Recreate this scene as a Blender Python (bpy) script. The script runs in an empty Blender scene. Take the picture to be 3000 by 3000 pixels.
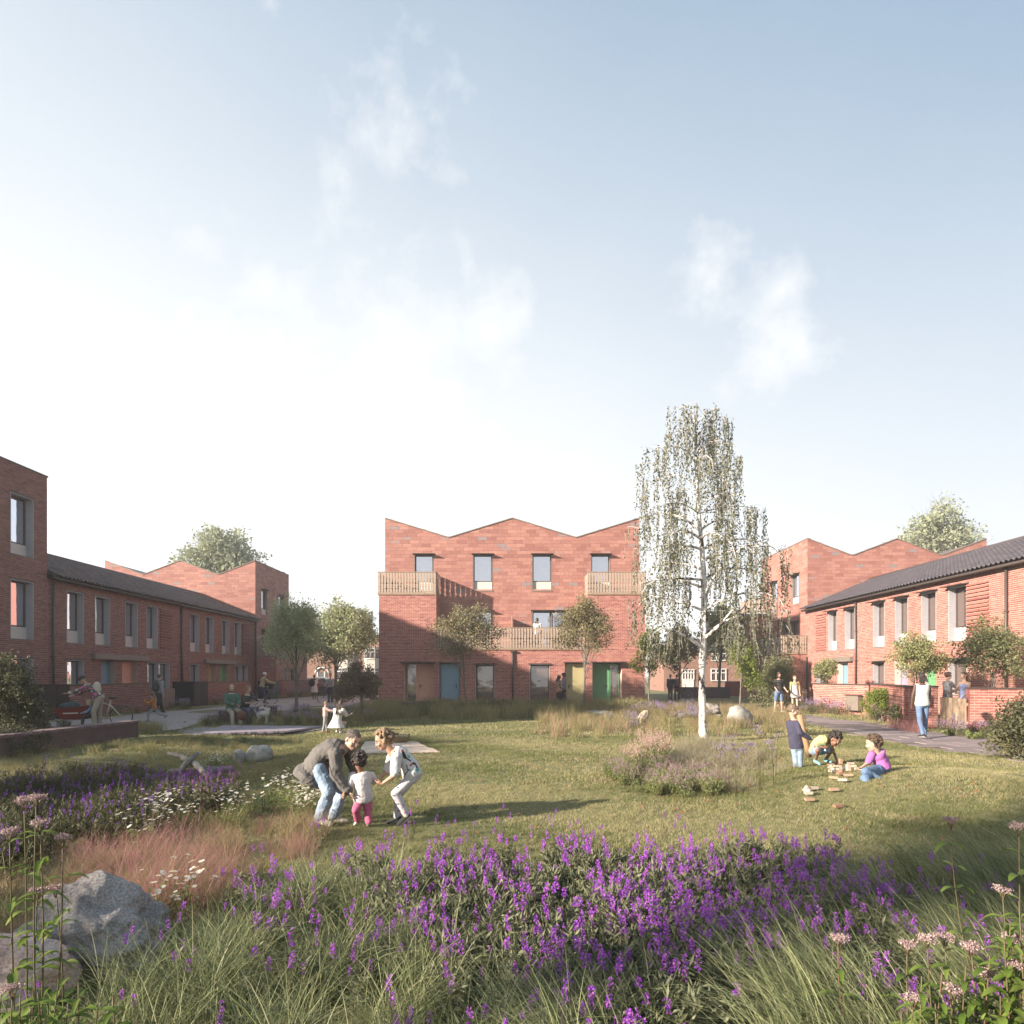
import bpy, math, random
import numpy as np
from mathutils import Vector, Matrix
R = math.radians
random.seed(7); rng = np.random.default_rng(7)
S = bpy.context.scene
COL = S.collection
F = 1862.0; VX = 1515.0; HY = 1978.0; EYE = 1.65      # lens length, vanishing point of the photograph, eye height

# ------------------------------------------------------------------ camera
cam_d = bpy.data.cameras.new('camera'); cam = bpy.data.objects.new('camera', cam_d); COL.objects.link(cam)
cam.location = (0, 0, EYE); cam.rotation_euler = (R(90), 0, 0)
cam_d.sensor_width = 36; cam_d.lens = F/3000*36
cam_d.shift_x = (1500-VX)/3000; cam_d.shift_y = (HY-1500)/3000
cam_d.clip_start = 0.05; cam_d.clip_end = 3000
S.camera = cam

# ------------------------------------------------------------------ light
SUN = Vector((-1.86, -1.0, 0.74)).normalized()          # towards the sun
sd = bpy.data.lights.new('sun', 'SUN'); sd.energy = 5.0; sd.angle = R(0.9); sd.color = (1.0, 0.865, 0.725)
so = bpy.data.objects.new('sun', sd); COL.objects.link(so); so.rotation_euler = SUN.to_track_quat('Z', 'Y').to_euler(); so.location = (-30, -20, 30)
S.view_settings.view_transform = 'Standard'; S.view_settings.look = 'None'
S.view_settings.gamma = 1; S.view_settings.use_curve_mapping = False
S.view_settings.exposure = 1.60
S.cycles.max_bounces = 6; S.cycles.diffuse_bounces = 3; S.cycles.glossy_bounces = 3; S.cycles.transparent_max_bounces = 8
S.cycles.transmission_bounces = 3
try: S.cycles.use_denoising = True
except Exception: pass

def sky_world():
    w = bpy.data.worlds.new('World'); S.world = w; w.use_nodes = True
    n = w.node_tree.nodes; l = w.node_tree.links; n.clear()
    out = n.new('ShaderNodeOutputWorld'); bg = n.new('ShaderNodeBackground'); l.new(bg.outputs[0], out.inputs[0])
    bg.inputs[1].default_value = 0.056
    sky = n.new('ShaderNodeTexSky'); sky.sky_type = 'NISHITA'; sky.sun_disc = False
    sky.sun_elevation = math.asin(SUN.z); sky.sun_rotation = math.atan2(SUN.x, SUN.y) % (2*math.pi)
    sky.altitude = 50; sky.air_density = 1.0; sky.dust_density = 1.2; sky.ozone_density = 1.5
    tc = n.new('ShaderNodeTexCoord')
    nrm = n.new('ShaderNodeVectorMath'); nrm.operation = 'NORMALIZE'; l.new(tc.outputs['Generated'], nrm.inputs[0])
    sep = n.new('ShaderNodeSeparateXYZ'); l.new(nrm.outputs[0], sep.inputs[0])
    def M(op, a, b=None, clamp=False):
        m = n.new('ShaderNodeMath'); m.operation = op; m.use_clamp = clamp
        for i, v in enumerate((a, b)):
            if v is None: continue
            if isinstance(v, (int, float)): m.inputs[i].default_value = v
            else: l.new(v, m.inputs[i])
        return m.outputs[0]
    # milky haze: thick at the horizon, thinning upwards, denser towards one side of the sky
    side = M('ADD', M('MULTIPLY', sep.outputs['X'], -0.50), M('MULTIPLY', sep.outputs['Y'], 0.10))
    h = M('SUBTRACT', 1.0, M('MULTIPLY', M('SUBTRACT', M('ABSOLUTE', sep.outputs['Z']), 0.12), 1.42))
    hz = M('ADD', h, M('MULTIPLY', side, 0.84), clamp=True)
    hz = M('POWER', hz, 1.0, clamp=True)
    ns = n.new('ShaderNodeTexNoise'); ns.inputs['Scale'].default_value = 9.0; ns.inputs['Detail'].default_value = 7; ns.inputs['Roughness'].default_value = .62
    l.new(nrm.outputs[0], ns.inputs['Vector'])
    cl = None
    for px, py, rx, amp in ((1150, 420, .17, .85), (1010, 540, .12, .8), (1190, 330, .07, .8), (2290, 1000, .15, .8), (2280, 850, .08, .85), (2060, 745, .085, .9), (1100, 1180, .40, .95), (1440, 960, .14, .8), (1300, 1350, .3, .8), (650, 1350, .3, .5), (790, 10, .03, .9), (2120, 1130, .1, .6)):
        d = Vector(((px-VX)/F, 1, (HY-py)/F)).normalized()
        ds = n.new('ShaderNodeVectorMath'); ds.operation = 'DISTANCE'; l.new(nrm.outputs[0], ds.inputs[0]); ds.inputs[1].default_value = d
        v = M('MULTIPLY', M('SUBTRACT', 1.0, M('DIVIDE', ds.outputs['Value'], rx), clamp=True), amp)
        cl = v if cl is None else M('MAXIMUM', cl, v)
    cf = M('MULTIPLY', M('SUBTRACT', M('ADD', M('MULTIPLY', cl, .42), ns.outputs[0]), 0.70), 3.6, clamp=True)
    wide = n.new('ShaderNodeTexNoise'); wide.inputs['Scale'].default_value = 1.6; wide.inputs['Detail'].default_value = 4
    l.new(nrm.outputs[0], wide.inputs['Vector'])
    cf = M('MULTIPLY', cf, .6)
    hz = M('ADD', hz, M('MULTIPLY', M('SUBTRACT', wide.outputs[0], .5), .28), clamp=True)
    base = n.new('ShaderNodeMix'); base.data_type = 'RGBA'; base.inputs[0].default_value = 0.86
    l.new(sky.outputs[0], base.inputs[6]); base.inputs[7].default_value = (1.9, 2.85, 3.9, 1)
    m1 = n.new('ShaderNodeMix'); m1.data_type = 'RGBA'; l.new(hz, m1.inputs[0]); l.new(base.outputs[2], m1.inputs[6]); m1.inputs[7].default_value = (6.6, 6.75, 6.85, 1)
    m2 = n.new('ShaderNodeMix'); m2.data_type = 'RGBA'; l.new(cf, m2.inputs[0]); l.new(m1.outputs[2], m2.inputs[6]); m2.inputs[7].default_value = (6.9, 6.85, 6.8, 1)
    l.new(m2.outputs[2], bg.inputs[0])
sky_world()

# ------------------------------------------------------------------ helpers
def lnk(o, parent=None):
    COL.objects.link(o)
    if parent is not None: o.parent = parent
    return o
def tag(o, label=None, cat=None, group=None, kind=None):
    if label: o['label'] = label
    if cat: o['category'] = cat
    if group: o['group'] = group
    if kind: o['kind'] = kind
    return o
def thing(name, label, cat, group=None, loc=(0, 0, 0), rz=0):
    o = bpy.data.objects.new(name, None); o.empty_display_size = .2
    o.location = loc; o.rotation_euler = (0, 0, rz)
    lnk(o); return tag(o, label, cat, group)
def W(px, py, D):                       # the place seen at photo pixel px,py that lies D metres in front of the camera
    return Vector(((px-VX)*D/F, D, EYE+(HY-py)*D/F))
def hgt(x, y):                          # lie of the land
    z = 0.30*np.exp(-(((x-5.8)/2.3)**2+((y-8.9)/1.7)**2))
    z = z-0.42*np.exp(-(((x+6.1)/1.7)**2+((y-12.6)/4.6)**2)**1.3)
    z = z+0.025*np.sin(x*.9+1.3)*np.sin(y*.7)
    return z
def G(px, py):                          # ground point under a photo pixel
    D = F*EYE/max(py-HY, 1.0)
    for _ in range(30):
        D2 = F*(EYE-float(hgt((px-VX)*D/F, D)))/(py-HY); D = .5*D+.5*D2
    return Vector(((px-VX)*D/F, D, float(hgt((px-VX)*D/F, D))))
def gz(x, y): return float(hgt(x, y))

def mesh_np(name, V, loops, starts_tot, mats=None, mi=None, smooth=False):
    V = np.asarray(V, dtype=np.float32).reshape(-1, 3)
    me = bpy.data.meshes.new(name); me.vertices.add(len(V)); me.vertices.foreach_set('co', V.ravel())
    loops = np.asarray(loops, dtype=np.int32).ravel()
    nf = len(loops)//starts_tot
    me.loops.add(len(loops)); me.loops.foreach_set('vertex_index', loops)
    me.polygons.add(nf); me.polygons.foreach_set('loop_start', np.arange(0, len(loops), starts_tot, dtype=np.int32))
    me.polygons.foreach_set('use_smooth', np.full(nf, bool(smooth), dtype=bool))
    for m in (mats or []): me.materials.append(m)
    if mi is not None: me.polygons.foreach_set('material_index', np.asarray(mi, dtype=np.int32))
    me.update(calc_edges=True); return me

class Fr:                               # upright local frame: u along, w outwards, z up
    def __init__(s, o, du, n, z=0.0):
        s.o = Vector((o[0], o[1], z)); s.du = Vector((du[0], du[1], 0)).normalized(); s.n = Vector((n[0], n[1], 0)).normalized()
    def P(s, u, w, z): return s.o+s.du*u+s.n*w+Vector((0, 0, z))
class MB:
    def __init__(s): s.v = []; s.f = []; s.m = []; s.sm = []; s.mi = 0
    def add(s, vs, fs, smooth=False):
        b = len(s.v); s.v.extend([tuple(p) for p in vs])
        for f in fs: s.f.append(tuple(b+i for i in f)); s.m.append(s.mi); s.sm.append(smooth)
    def quad(s, a, b, c, d): s.add((a, b, c, d), ((0, 1, 2, 3),))
    def box(s, fr, u0, u1, w0, w1, z0, z1):
        P = fr.P
        s.add([P(u0, w0, z0), P(u1, w0, z0), P(u1, w1, z0), P(u0, w1, z0), P(u0, w0, z1), P(u1, w0, z1), P(u1, w1, z1), P(u0, w1, z1)],
              ((0, 3, 2, 1), (4, 5, 6, 7), (0, 1, 5, 4), (1, 2, 6, 5), (2, 3, 7, 6), (3, 0, 4, 7)))
    def tube(s, pts, r, seg=8, cap=True):
        pts = [Vector(p) for p in pts]; n = len(pts)
        rr = r if isinstance(r, (list, tuple)) else [r]*n
        rings = []
        up = Vector((.13, .27, .95))
        for i, p in enumerate(pts):
            t = (pts[min(i+1, n-1)]-pts[max(i-1, 0)])
            if t.length < 1e-9: t = Vector((0, 0, 1))
            t.normalize(); a = t.cross(up)
            if a.length < .1: a = t.cross(Vector((1, 0, 0)))
            a.normalize(); b = t.cross(a)
            rings.append([p+(a*math.cos(k*2*math.pi/seg)+b*math.sin(k*2*math.pi/seg))*rr[i] for k in range(seg)])
        vs = [q for g in rings for q in g]; fs = []
        for i in range(n-1):
            for k in range(seg):
                k2 = (k+1) % seg; fs.append((i*seg+k, (i+1)*seg+k, (i+1)*seg+k2, i*seg+k2))
        if cap: fs.append(tuple(range(seg))); fs.append(tuple((n-1)*seg+k for k in reversed(range(seg))))
        s.add(vs, fs, True)
    def ell(s, c, r, seg=10, rings=7, rot=None):
        c = Vector(c); r = (r, r, r) if isinstance(r, (int, float)) else r
        vs = []; fs = []
        for i in range(rings+1):
            th = math.pi*i/rings
            for k in range(seg):
                ph = 2*math.pi*k/seg
                p = Vector((math.sin(th)*math.cos(ph)*r[0], math.sin(th)*math.sin(ph)*r[1], math.cos(th)*r[2]))
                if rot is not None: p = rot @ p
                vs.append(c+p)
        for i in range(rings):
            for k in range(seg):
                k2 = (k+1) % seg; fs.append((i*seg+k, (i+1)*seg+k, (i+1)*seg+k2, i*seg+k2))
        s.add(vs, fs, True)
    def mesh(s, name, mats):
        me = bpy.data.meshes.new(name); me.from_pydata(s.v, [], s.f)
        for m in (mats if isinstance(mats, (list, tuple)) else [mats]): me.materials.append(m)
        me.polygons.foreach_set('material_index', s.m); me.polygons.foreach_set('use_smooth', s.sm)
        me.update(); return me
    def build(s, name, mats, parent=None):
        return lnk(bpy.data.objects.new(name, s.mesh(name, mats)), parent)

# ------------------------------------------------------------------ materials
MC = {}; ALB = .72          # overall reflectance of painted and planted surfaces
def newmat(name):
    m = bpy.data.materials.new(name); m.use_nodes = True
    n = m.node_tree.nodes; p = n['Principled BSDF']; return m, n, m.node_tree.links, p
def ramp(n, l, fac, cols, pos=None, interp='LINEAR'):
    r = n.new('ShaderNodeValToRGB'); l.new(fac, r.inputs[0]); e = r.color_ramp.elements; r.color_ramp.interpolation = interp
    while len(e) < len(cols): e.new(.5)
    for i, c in enumerate(cols):
        e[i].position = (i/(len(cols)-1)) if pos is None else pos[i]; e[i].color = (c[0]*ALB, c[1]*ALB, c[2]*ALB, 1)
    return r.outputs[0]
def flat(name, c, rough=.6, metal=0, var=.12, scale=6, bump=0, c2=None, transl=0, sheen=0, bscale=None):
    """plain surface with a little mottling"""
    if name in MC: return MC[name]
    m, n, l, p = newmat(name)
    tc = n.new('ShaderNodeTexCoord'); ns = n.new('ShaderNodeTexNoise'); ns.inputs['Scale'].default_value = scale; ns.inputs['Detail'].default_value = 6
    l.new(tc.outputs['Object'], ns.inputs['Vector'])
    a = tuple(x*(1-var) for x in c); b = tuple(min(1, x*(1+var)) for x in (c2 or c))
    col = ramp(n, l, ns.outputs[0], [a, b], [.3, .7]); l.new(col, p.inputs['Base Color'])
    p.inputs['Roughness'].default_value = rough; p.inputs['Metallic'].default_value = metal
    if bump:
        bp = n.new('ShaderNodeBump'); bp.inputs['Strength'].default_value = bump; bp.inputs['Distance'].default_value = .02
        n2 = n.new('ShaderNodeTexNoise'); n2.inputs['Scale'].default_value = bscale or scale*6; n2.inputs['Detail'].default_value = 8
        l.new(tc.outputs['Object'], n2.inputs['Vector']); l.new(n2.outputs[0], bp.inputs['Height']); l.new(bp.outputs[0], p.inputs['Normal'])
    MC[name] = m; return m
def pieces(name, cols, rough=.8, pos=None, bump=.25, scale=9):
    """brick / tile / slab stock: every piece its own tone"""
    if name in MC: return MC[name]
    m, n, l, p = newmat(name)
    g = n.new('ShaderNodeNewGeometry'); oi = n.new('ShaderNodeObjectInfo')
    ad = n.new('ShaderNodeMath'); l.new(g.outputs['Random Per Island'], ad.inputs[0]); l.new(oi.outputs['Random'], ad.inputs[1])
    fr = n.new('ShaderNodeMath'); fr.operation = 'FRACT'; l.new(ad.outputs[0], fr.inputs[0])
    col = ramp(n, l, fr.outputs[0], cols, pos)
    tc = n.new('ShaderNodeTexCoord'); ns = n.new('ShaderNodeTexNoise'); ns.inputs['Scale'].default_value = scale; ns.inputs['Detail'].default_value = 6
    l.new(g.outputs['Position'], ns.inputs['Vector'])
    n3 = n.new('ShaderNodeTexNoise'); n3.inputs['Scale'].default_value = .7; n3.inputs['Detail'].default_value = 3; l.new(g.outputs['Position'], n3.inputs['Vector'])
    hs = n.new('ShaderNodeHueSaturation'); l.new(col, hs.inputs['Color'])
    mr = n.new('ShaderNodeMapRange'); l.new(ns.outputs[0], mr.inputs[0]); mr.inputs[1].default_value = .25; mr.inputs[2].default_value = .75; mr.inputs[3].default_value = .86; mr.inputs[4].default_value = 1.12
    m3 = n.new('ShaderNodeMapRange'); l.new(n3.outputs[0], m3.inputs[0]); m3.inputs[1].default_value = .3; m3.inputs[2].default_value = .7; m3.inputs[3].default_value = .97; m3.inputs[4].default_value = 1.03
    mu = n.new('ShaderNodeMath'); mu.operation = 'MULTIPLY'; l.new(mr.outputs[0], mu.inputs[0]); l.new(m3.outputs[0], mu.inputs[1])
    l.new(mu.outputs[0], hs.inputs['Value']); l.new(hs.outputs[0], p.inputs['Base Color'])
    p.inputs['Roughness'].default_value = rough
    bp = n.new('ShaderNodeBump'); bp.inputs['Strength'].default_value = bump; bp.inputs['Distance'].default_value = .01
    n2 = n.new('ShaderNodeTexNoise'); n2.inputs['Scale'].default_value = 60; l.new(g.outputs['Position'], n2.inputs['Vector']); l.new(n2.outputs[0], bp.inputs['Height']); l.new(bp.outputs[0], p.inputs['Normal'])
    MC[name] = m; return m
def leafm(name, cols, transl=.3, rough=.55, pos=None):
    """leaves and blades: tone differs from leaf to leaf and clump to clump"""
    if name in MC: return MC[name]
    m, n, l, p = newmat(name)
    g = n.new('ShaderNodeNewGeometry'); oi = n.new('ShaderNodeObjectInfo')
    ad = n.new('ShaderNodeMath'); l.new(g.outputs['Random Per Island'], ad.inputs[0]); l.new(oi.outputs['Random'], ad.inputs[1])
    fr = n.new('ShaderNodeMath'); fr.operation = 'FRACT'; l.new(ad.outputs[0], fr.inputs[0])
    col = ramp(n, l, fr.outputs[0], cols, pos)
    l.new(col, p.inputs['Base Color']); p.inputs['Roughness'].default_value = rough; p.inputs['Specular IOR Level'].default_value = .25
    tr = n.new('ShaderNodeBsdfTranslucent'); l.new(col, tr.inputs[0]); mx = n.new('ShaderNodeMixShader'); mx.inputs[0].default_value = transl
    l.new(p.outputs[0], mx.inputs[1]); l.new(tr.outputs[0], mx.inputs[2]); l.new(mx.outputs[0], n['Material Output'].inputs[0])
    MC[name] = m; return m
def glassm(name, tint, refl=.45, inner=(.03, .03, .035)):
    if name in MC: return MC[name]
    m, n, l, p = newmat(name)
    p.inputs['Base Color'].default_value = (*inner, 1); p.inputs['Roughness'].default_value = .25
    gl = n.new('ShaderNodeBsdfGlossy'); gl.inputs[0].default_value = (*tint, 1); gl.inputs['Roughness'].default_value = .02
    g = n.new('ShaderNodeNewGeometry'); ns = n.new('ShaderNodeTexNoise'); ns.inputs['Scale'].default_value = 1.3; l.new(g.outputs['Position'], ns.inputs['Vector']); bp = n.new('ShaderNodeBump'); bp.inputs['Strength'].default_value = .35; bp.inputs['Distance'].default_value = .03; l.new(ns.outputs[0], bp.inputs['Height']); l.new(bp.outputs[0], gl.inputs['Normal'])
    lw = n.new('ShaderNodeLayerWeight'); lw.inputs[0].default_value = .35
    mr = n.new('ShaderNodeMapRange'); l.new(lw.outputs['Fresnel'], mr.inputs[0]); mr.inputs[3].default_value = refl; mr.inputs[4].default_value = 1
    mx = n.new('ShaderNodeMixShader'); l.new(mr.outputs[0], mx.inputs[0]); l.new(p.outputs[0], mx.inputs[1]); l.new(gl.outputs[0], mx.inputs[2]); l.new(mx.outputs[0], n['Material Output'].inputs[0])
    MC[name] = m; return m
BRICK = pieces('brick', [(.34, .108, .084), (.43, .155, .122), (.38, .132, .102), (.51, .215, .165), (.41, .145, .115), (.26, .08, .072)], .85)
MORTAR = flat('mortar', (.84, .62, .54), .95, var=.12, scale=3)
BRICKL = pieces('brown_shade_brick', [(.20, .092, .076), (.28, .132, .106), (.235, .11, .088), (.33, .165, .13), (.26, .12, .098), (.16, .07, .064)], .85)  # browner brick, also darkened to deepen the shade on the left side
TILE = pieces('clay_tile', [(.38, .165, .130), (.49, .235, .185), (.42, .188, .148), (.335, .135, .108), (.455, .212, .165), (.31, .24, .235)], .75, pos=[0, .3, .55, .78, .955, .985])
TJOINT = flat('tile_joint', (.27, .13, .10), .95)
PANT = pieces('pantile', [(.14, .10, .09), (.21, .15, .13), (.09, .065, .062), (.17, .125, .115)], .6)
PANT2 = pieces('slate_pantile', [(.055, .048, .060), (.080, .066, .078), (.040, .036, .046)], .5)
DARKM = flat('bronze_metal', (.11, .085, .075), .5, .3, .08)
STONE = flat('reveal_stone', (.42, .40, .38), .7, var=.06, scale=4)
STONED = flat('bronze_trim', (.24, .20, .165), .6, var=.08)
PANEL = flat('sill_panel', (.66, .62, .57), .6, var=.05)
WOOD = flat('balcony_wood', (.45, .345, .27), .7, var=.18, scale=9)
WOOD2 = flat('rail_wood', (.36, .26, .18), .7, var=.15, scale=9)
GLASS = glassm('window_glass', (.80, .82, .90), .62)
GLASSD = glassm('dark_window_glass', (.75, .7, .7), .16, (.10, .07, .06))
CURT = flat('curtain', (.30, .24, .20), .9)
# ------------------------------------------------------------------ walls laid piece by piece
def topz(top, u):
    for (a, za), (b, zb) in zip(top, top[1:]):
        if a-1e-6 <= u <= b+1e-6: return za+(zb-za)*(u-a)/(b-a)
    return top[-1][1] if u > top[-1][0] else top[0][1]
def vis(p):
    if p.y < 1: return False
    x = VX+p.x*F/p.y; y = HY-(p.z-EYE)*F/p.y
    return -20 < x < 3020 and -20 < y < 3020
MORTARL = flat('brown_shade_mortar', (.50, .36, .30), .95, var=.12, scale=3)  # mortar darkened along with the left brick, shade put into its colour
BR = dict(brick=(.2355, .0755, .0120, BRICK, MORTAR, 'brick'), brown=(.2355, .0755, .0120, BRICKL, MORTARL, 'brick'), tile=(.515, .192, .009, TILE, TJOINT, 'clay_tile'))  # brown kind: brick and mortar with the left side's shade in their colour
def wall(parent, fr, L, z0, z1, holes=(), kind='brick', top=None, depth=.14, lay=None, cap=300, name='wall', back=True):
    bl, ch, g, pm, mm, pname = BR[kind]
    tf = (lambda u: topz(top, u)) if top else (lambda u: z1)
    mb = MB(); wb = -.0045
    us = sorted({0, L, *[h[0] for h in holes], *[h[1] for h in holes], *([t[0] for t in top] if top else [])}); us = [u for u in us if 0 <= u <= L]
    lowt = min(t[1] for t in top) if top else z1
    zs = sorted({z0, lowt, *[h[2] for h in holes], *[h[3] for h in holes]}); zs = [z for z in zs if z0 <= z <= lowt]
    for a, b in zip(us, us[1:]):
        for c, d in zip(zs, zs[1:]):
            um = (a+b)/2; zm = (c+d)/2
            if any(h[0] < um < h[1] and h[2] < zm < h[3] for h in holes): continue
            mb.quad(fr.P(a, wb, c), fr.P(b, wb, c), fr.P(b, wb, d), fr.P(a, wb, d))
        if top: mb.quad(fr.P(a, wb, lowt), fr.P(b, wb, lowt), fr.P(b, wb, tf(b)), fr.P(a, wb, tf(a)))
    for h in holes:
        a, b, c, d = h[:4]; dd = h[4] if len(h) > 4 else depth
        for q in (((a, c), (a, d)), ((b, d), (b, c)), ((a, d), (b, d)), ((b, c), (a, c))):
            (ua, za), (ub, zb) = q
            mb.quad(fr.P(ua, wb, za), fr.P(ub, wb, zb), fr.P(ub, -dd, zb), fr.P(ua, -dd, za))
    if back:
        t = -.30
        for a, b in zip(us, us[1:]): mb.quad(fr.P(a, -.9, z0), fr.P(b, -.9, z0), fr.P(b, -.9, tf(b)-.02), fr.P(a, -.9, tf(a)-.02))
    wo = mb.build(name, mm, parent)
    vs = []; cand = []
    L2 = lay[1] if lay else L; L1 = lay[0] if lay else 0
    zmax = max(t[1] for t in top) if top else z1
    r = 0; z = z0; rr = random.Random(int(L*100)+int(z0*10))
    while z < zmax-.02:
        zt = min(z+ch-g, zmax); zm = (z+zt)/2
        hs = sorted([(h[0], h[1]) for h in holes if h[2] < zm < h[3]]); iv = []; c = L1
        for a, b in hs:
            if a > c: iv.append((c, min(a, L2)))
            c = max(c, b)
        if c < L2: iv.append((c, L2))
        off = (r % 2)*bl/2 if kind != 'tile' else ((r % 2)*.5+rr.uniform(-.16, .16))*bl
        for a, b in iv:
            k0 = math.floor((a-off)/bl); k = k0
            while off+k*bl < b-.004:
                p0 = max(a, off+k*bl); p1 = min(b, off+(k+1)*bl)-g; k += 1
                if p1-p0 < .025: continue
                ta, tb = min(zt, tf(p0)), min(zt, tf(p1))
                if max(ta, tb) <= z+.01: continue
                ta = max(ta, z+.002); tb = max(tb, z+.002)
                w = rr.uniform(0, .0035)
                full = abs((p1-p0)-(bl-g)) < 1e-4 and abs(ta-zt) < 1e-5 and abs(tb-zt) < 1e-5 and abs((zt-z)-(ch-g)) < 1e-4
                cand.append((p0, p1, z, ta, tb, w, full))
        z += ch; r += 1
    if cap:
        fu = [(((fr.P((c[0]+c[1])/2, 0, c[2]))-cam.location).length, i) for i, c in enumerate(cand) if c[6] and vis(fr.P((c[0]+c[1])/2, 0, c[2]))]
        fu.sort(); pick = {i for _, i in fu[:cap]}
    else: pick = set()
    key = 'unit_'+kind
    if key not in MC:
        hl = (bl-g)/2; hh = ch-g; x0 = Fr((0, 0), (1, 0), (0, 1)); m = MB()
        m.add([(-hl, 0, 0), (hl, 0, 0), (hl, 0, hh), (-hl, 0, hh), (-hl, -.014, 0), (hl, -.014, 0), (hl, -.014, hh), (-hl, -.014, hh)], ((0, 1, 2, 3), (0, 4, 5, 1), (1, 5, 6, 2), (2, 6, 7, 3), (3, 7, 4, 0)))
        MC[key] = m.mesh(pname, pm)
    th = math.atan2(-fr.n.x, fr.n.y)
    V = []
    for i, (p0, p1, z, ta, tb, w, full) in enumerate(cand):
        if i in pick:
            o = bpy.data.objects.new(pname, MC[key]); o.location = fr.P((p0+p1)/2, w, z); o.rotation_euler = (0, 0, th); lnk(o, wo)
        else:
            for ww in (w, -.014):
                V += [fr.P(p0, ww, z), fr.P(p1, ww, z), fr.P(p1, ww, tb), fr.P(p0, ww, ta)]
    n = len(V)//8
    if n:
        f = np.array([[0, 1, 2, 3], [0, 4, 5, 1], [1, 5, 6, 2], [2, 6, 7, 3], [3, 7, 4, 0]])
        lp = (np.arange(n)[:, None, None]*8+f[None]).reshape(-1)
        o = lnk(bpy.data.objects.new('%s_courses' % kind, mesh_np('%s_courses' % kind, np.array([tuple(v) for v in V]), lp, 4, [pm])), wo)
        o['kind'] = 'stuff'
    return wo

def window(parent, fr, u0, u1, z0, z1, gz0=None, rec=.20, hood=.30, split=1, lining=STONE, glass=GLASS, curt=False, frame=DARKM, sill=True, oh=.07, lt=.03):
    gz0 = z0 if gz0 is None else gz0
    m = MB(); fw = .055
    a, b = u0+lt, u1-lt; t = z1-lt
    def bars(c, d):
        m.box(fr, c, c+fw, -rec, -rec+.06, gz0, t); m.box(fr, d-fw, d, -rec, -rec+.06, gz0, t)
        m.box(fr, c+fw, d-fw, -rec, -rec+.06, t-fw, t); m.box(fr, c+fw, d-fw, -rec, -rec+.06, gz0, gz0+fw)
    w = (b-a)/split
    for i in range(split): bars(a+i*w+(.03 if i else 0), a+(i+1)*w-(.03 if i < split-1 else 0))
    fo = m.build('window', frame, parent)
    for i in range(split):
        g = MB(); c0 = a+i*w+fw+(.03 if i else 0); c1 = a+(i+1)*w-fw-(.03 if i < split-1 else 0)
        g.quad(fr.P(c0, -rec+.03, gz0+fw), fr.P(c1, -rec+.03, gz0+fw), fr.P(c1, -rec+.03, t-fw), fr.P(c0, -rec+.03, t-fw)); g.build('pane', glass, fo)
    r = MB()
    r.box(fr, u0, a, -rec, .012, z0, z1); r.box(fr, b, u1, -rec, .012, z0, z1); r.box(fr, a, b, -rec, .012, t, z1)
    if split > 1:
        for i in range(1, split): r.box(fr, a+i*w-.028, a+i*w+.028, -rec+.062, .008, z0, t)
    r.build('reveal', lining, fo)
    if gz0 > z0+.1:
        p = MB(); p.box(fr, a, b, -rec-.02, -rec+.10, z0+.02, gz0-.002); p.build('sill_panel', PANEL, fo)
    if sill:
        s = MB(); s.box(fr, u0-.02, u1+.02, -rec, .03, z0-.045, z0-.002); s.build('sill', STONED, fo)
    if hood:
        h = MB(); h.box(fr, u0-oh, u1+oh, .014, hood, z1+.002, z1+.022); h.box(fr, u0-oh, u1+oh, .014, .03, z1+.024, z1+.07); h.build('hood', DARKM, fo)
    return fo

def door(parent, fr, u0, u1, z0, z1, mat, rec=.3, side=None, hand=1, label=None):
    m = MB(); m.box(fr, u0, u1, -rec, -rec+.05, z0, z1)
    d = m.build('door', mat, parent)
    if label: d['label'] = label
    f = MB(); f.box(fr, u0-.05, u0-.004, -rec, -rec+.09, z0, z1+.05); f.box(fr, u1+.004, u1+.05, -rec, -rec+.09, z0, z1+.05); f.box(fr, u0-.004, u1+.004, -rec, -rec+.09, z1+.004, z1+.05)
    f.build('door_frame', mat, d)
    h = MB(); uh = u1-.12 if hand > 0 else u0+.12
    h.box(fr, uh-.025, uh+.025, -rec+.052, -rec+.066, z0+.93, z0+1.15); h.box(fr, uh-(.14 if hand > 0 else -.0), uh+(.0 if hand > 0 else .14), -rec+.085, -rec+.105, z0+1.06, z0+1.085); h.box(fr, uh-.012, uh+.012, -rec+.066, -rec+.1, z0+1.06, z0+1.085)
    h.build('handle', DARKM, d)
    if side:
        g = MB(); g.quad(fr.P(side[0], -rec+.02, z0+.02), fr.P(side[1], -rec+.02, z0+.02), fr.P(side[1], -rec+.02, z1), fr.P(side[0], -rec+.02, z1)); g.build('side_light', GLASSD, d)
        f2 = MB(); a, b = side
        f2.box(fr, a-.05, a, -rec, -rec+.08, z0, z1+.05); f2.box(fr, b, b+.05, -rec, -rec+.08, z0, z1+.05); f2.box(fr, a, b, -rec, -rec+.08, z1, z1+.05)
        f2.build('side_frame', mat, d)
    return d

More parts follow.
